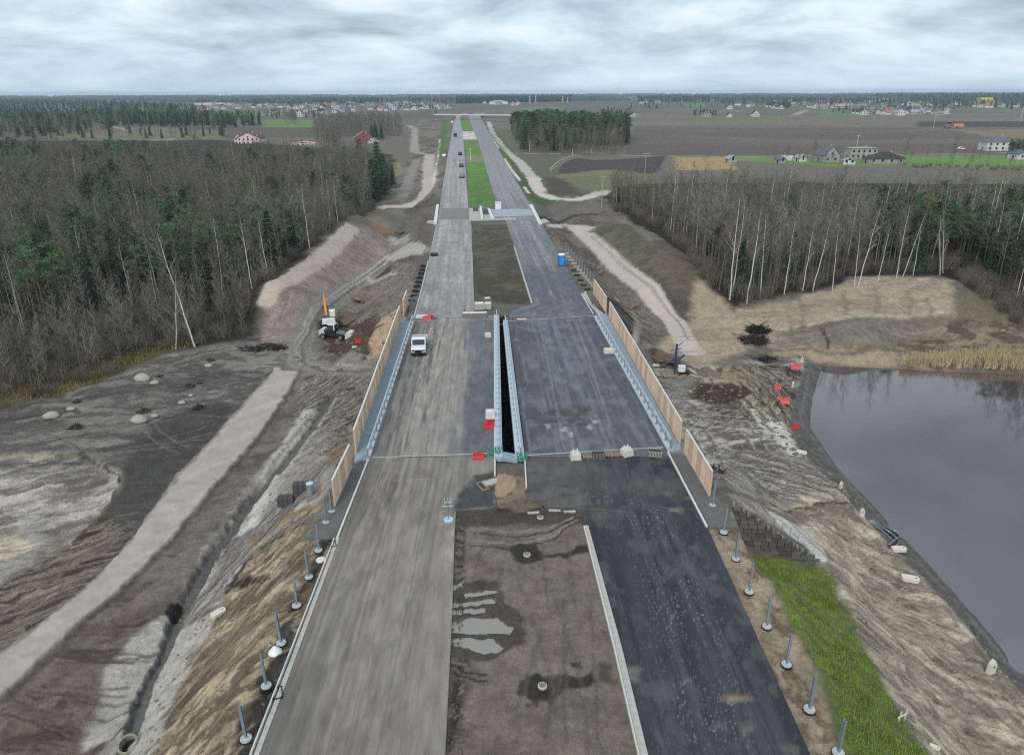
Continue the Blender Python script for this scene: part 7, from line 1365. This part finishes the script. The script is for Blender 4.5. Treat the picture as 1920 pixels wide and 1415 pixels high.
def stones(name, poly, sp, s0, s1, m, label, z0=None):
    x, y = scatter(poly, sp); r = np.random.RandomState(8); N = len(x); z = zat(x, y) if z0 is None else np.full(N, z0); s = s0+(s1-s0)*r.rand(N)**3; a = r.rand(N)*6.28; B = np.array([(-1, -.7, -.3), (1, -.8, -.3), (.8, .9, -.3), (-.9, .8, -.3), (-.4, -.3, .6), (.6, -.3, .55), (.4, .5, .5), (-.5, .4, .6)]); F0 = np.array([(4, 5, 6, 7), (0, 1, 5, 4), (1, 2, 6, 5), (2, 3, 7, 6), (3, 0, 4, 7)])
    ca, sa = np.cos(a)[:, None], np.sin(a)[:, None]; vx = (B[None, :, 0]*ca-B[None, :, 1]*sa)*s[:, None]+x[:, None]; vy = (B[None, :, 0]*sa+B[None, :, 1]*ca)*s[:, None]*.8+y[:, None]; vz = B[None, :, 2]*s[:, None]*.8+z[:, None]; V = np.stack([vx, vy, vz], -1).reshape(-1, 3).astype(np.float32); F = (F0[None]+(np.arange(N)*8)[:, None, None]).reshape(-1, 4)
    me = bpy.data.meshes.new(name); me.vertices.add(len(V)); me.vertices.foreach_set('co', V.ravel()); me.loops.add(F.size); me.loops.foreach_set('vertex_index', F.ravel().astype(np.int32)); me.polygons.add(len(F)); me.polygons.foreach_set('loop_start', np.arange(0, F.size, 4, dtype=np.int32)); me.update(calc_edges=True); me.materials.append(m); return tag(link(name, me), label, None, None, 'stuff')
stones('gravel', GP(SOIL), .55, .03, .16, mat('pale_clods', C(150, 134, 114), .95, 0, .2, 1), 'pale clods and stones strewn over the bare soil by the pond'); stones('rubble', GP(EMB), .6, .03, .15, mat('dark_clods', C(104, 90, 74), .95, 0, .3, 1), 'clods on the sandy embankment'); stones('mud_clods', GP(MUD), .8, .04, .25, mat('mud_clods_m', C(112, 103, 93), .95, 0, .3, 1), 'clods of mud right of the bridge'); stones('mud', GP(FLAT), .8, .04, .2, MATS['mud_clods_m'], 'clods of mud left of the bridge')
stones('rubble', [tuple(at(u, v)[:2]) for u, v in [(838, 1415), (848, 1150), (855, 990), (872, 990), (868, 1100), (868, 1300), (870, 1415)]], .16, .02, .09, mat('median_clods', C(76, 68, 61), .95, 0, .3, 1), 'row of dark clods along the edge of the bare median', -.1)
stones('rubble', [tuple(at(u, v)[:2]) for u, v in [(985, 945), (1095, 950), (1105, 985), (1088, 975), (1060, 965), (985, 962)]], .2, .03, .16, MATS['median_clods'], 'broken dark asphalt lumps along the cut edge', -.08)

# ------------------------------------------------------------------ air
hzo = MB().box(-22000, 22000, -300, 9900, -14, 50).obj('haze', mat('unused', (0.5, .5, .5))); hm = bpy.data.materials.new('haze_air'); hm.use_nodes = True; t = hm.node_tree; t.nodes.clear(); vo = t.nodes.new('ShaderNodeVolumePrincipled'); oo = t.nodes.new('ShaderNodeOutputMaterial'); t.links.new(vo.outputs[0], oo.inputs['Volume'])
vo.inputs['Color'].default_value = (.62, .80, .98, 1); vo.inputs['Density'].default_value = 0.000085; hzo.data.materials[0] = hm; tag(hzo, 'thin pale blue haze in the distance', None, None, 'stuff')

for nm_, P_, sp_, a_, b_, m_, lb_ in (('mud', GP(MUD), 1.0, .08, .5, mat('wet_mud', C(104, 93, 81), .8, 0, .35, 1.2), 'churned wet lumps of mud between the bridge and the pond'), ('mud', GP(EXC), 1.4, .1, .6, MATS['wet_mud'], 'churned lumps of mud around the pit left of the bridge'), ('mud', GP([(560, 700), (700, 700), (665, 820), (600, 860), (540, 800)]), .8, .06, .4, MATS['wet_mud'], 'churned lumps of mud beside the left noise barrier')):
    stones(nm_, P_, sp_, a_, b_, m_, lb_)
for i, (u, v, w, h_, lb_) in enumerate([(1245, 672, 46, .9, 'dark soil heap left of the drilling rig'), (1325, 700, 50, .6, 'low brown soil heap right of the drilling rig'), (655, 600, 60, 1.1, 'brown soil heap behind the excavator pit'), (690, 560, 50, .9, 'grey brown soil heap up the track from the pit'), (752, 437, 26, .8, 'small dark gravel heap beside the pale gravel patch'), (1180, 575, 40, .9, 'brown soil heap on the outer side of the dark basin')]):
    g = G(u, v); s_ = w*pxm(g)/2; blob('soil_heap', g-np.array([0, 0, .1]), s_, s_*.8, h_, earth if i % 2 == 0 else MATS['wet_mud'], lb_, 'soil heap', 40+i, None, 4, .35)
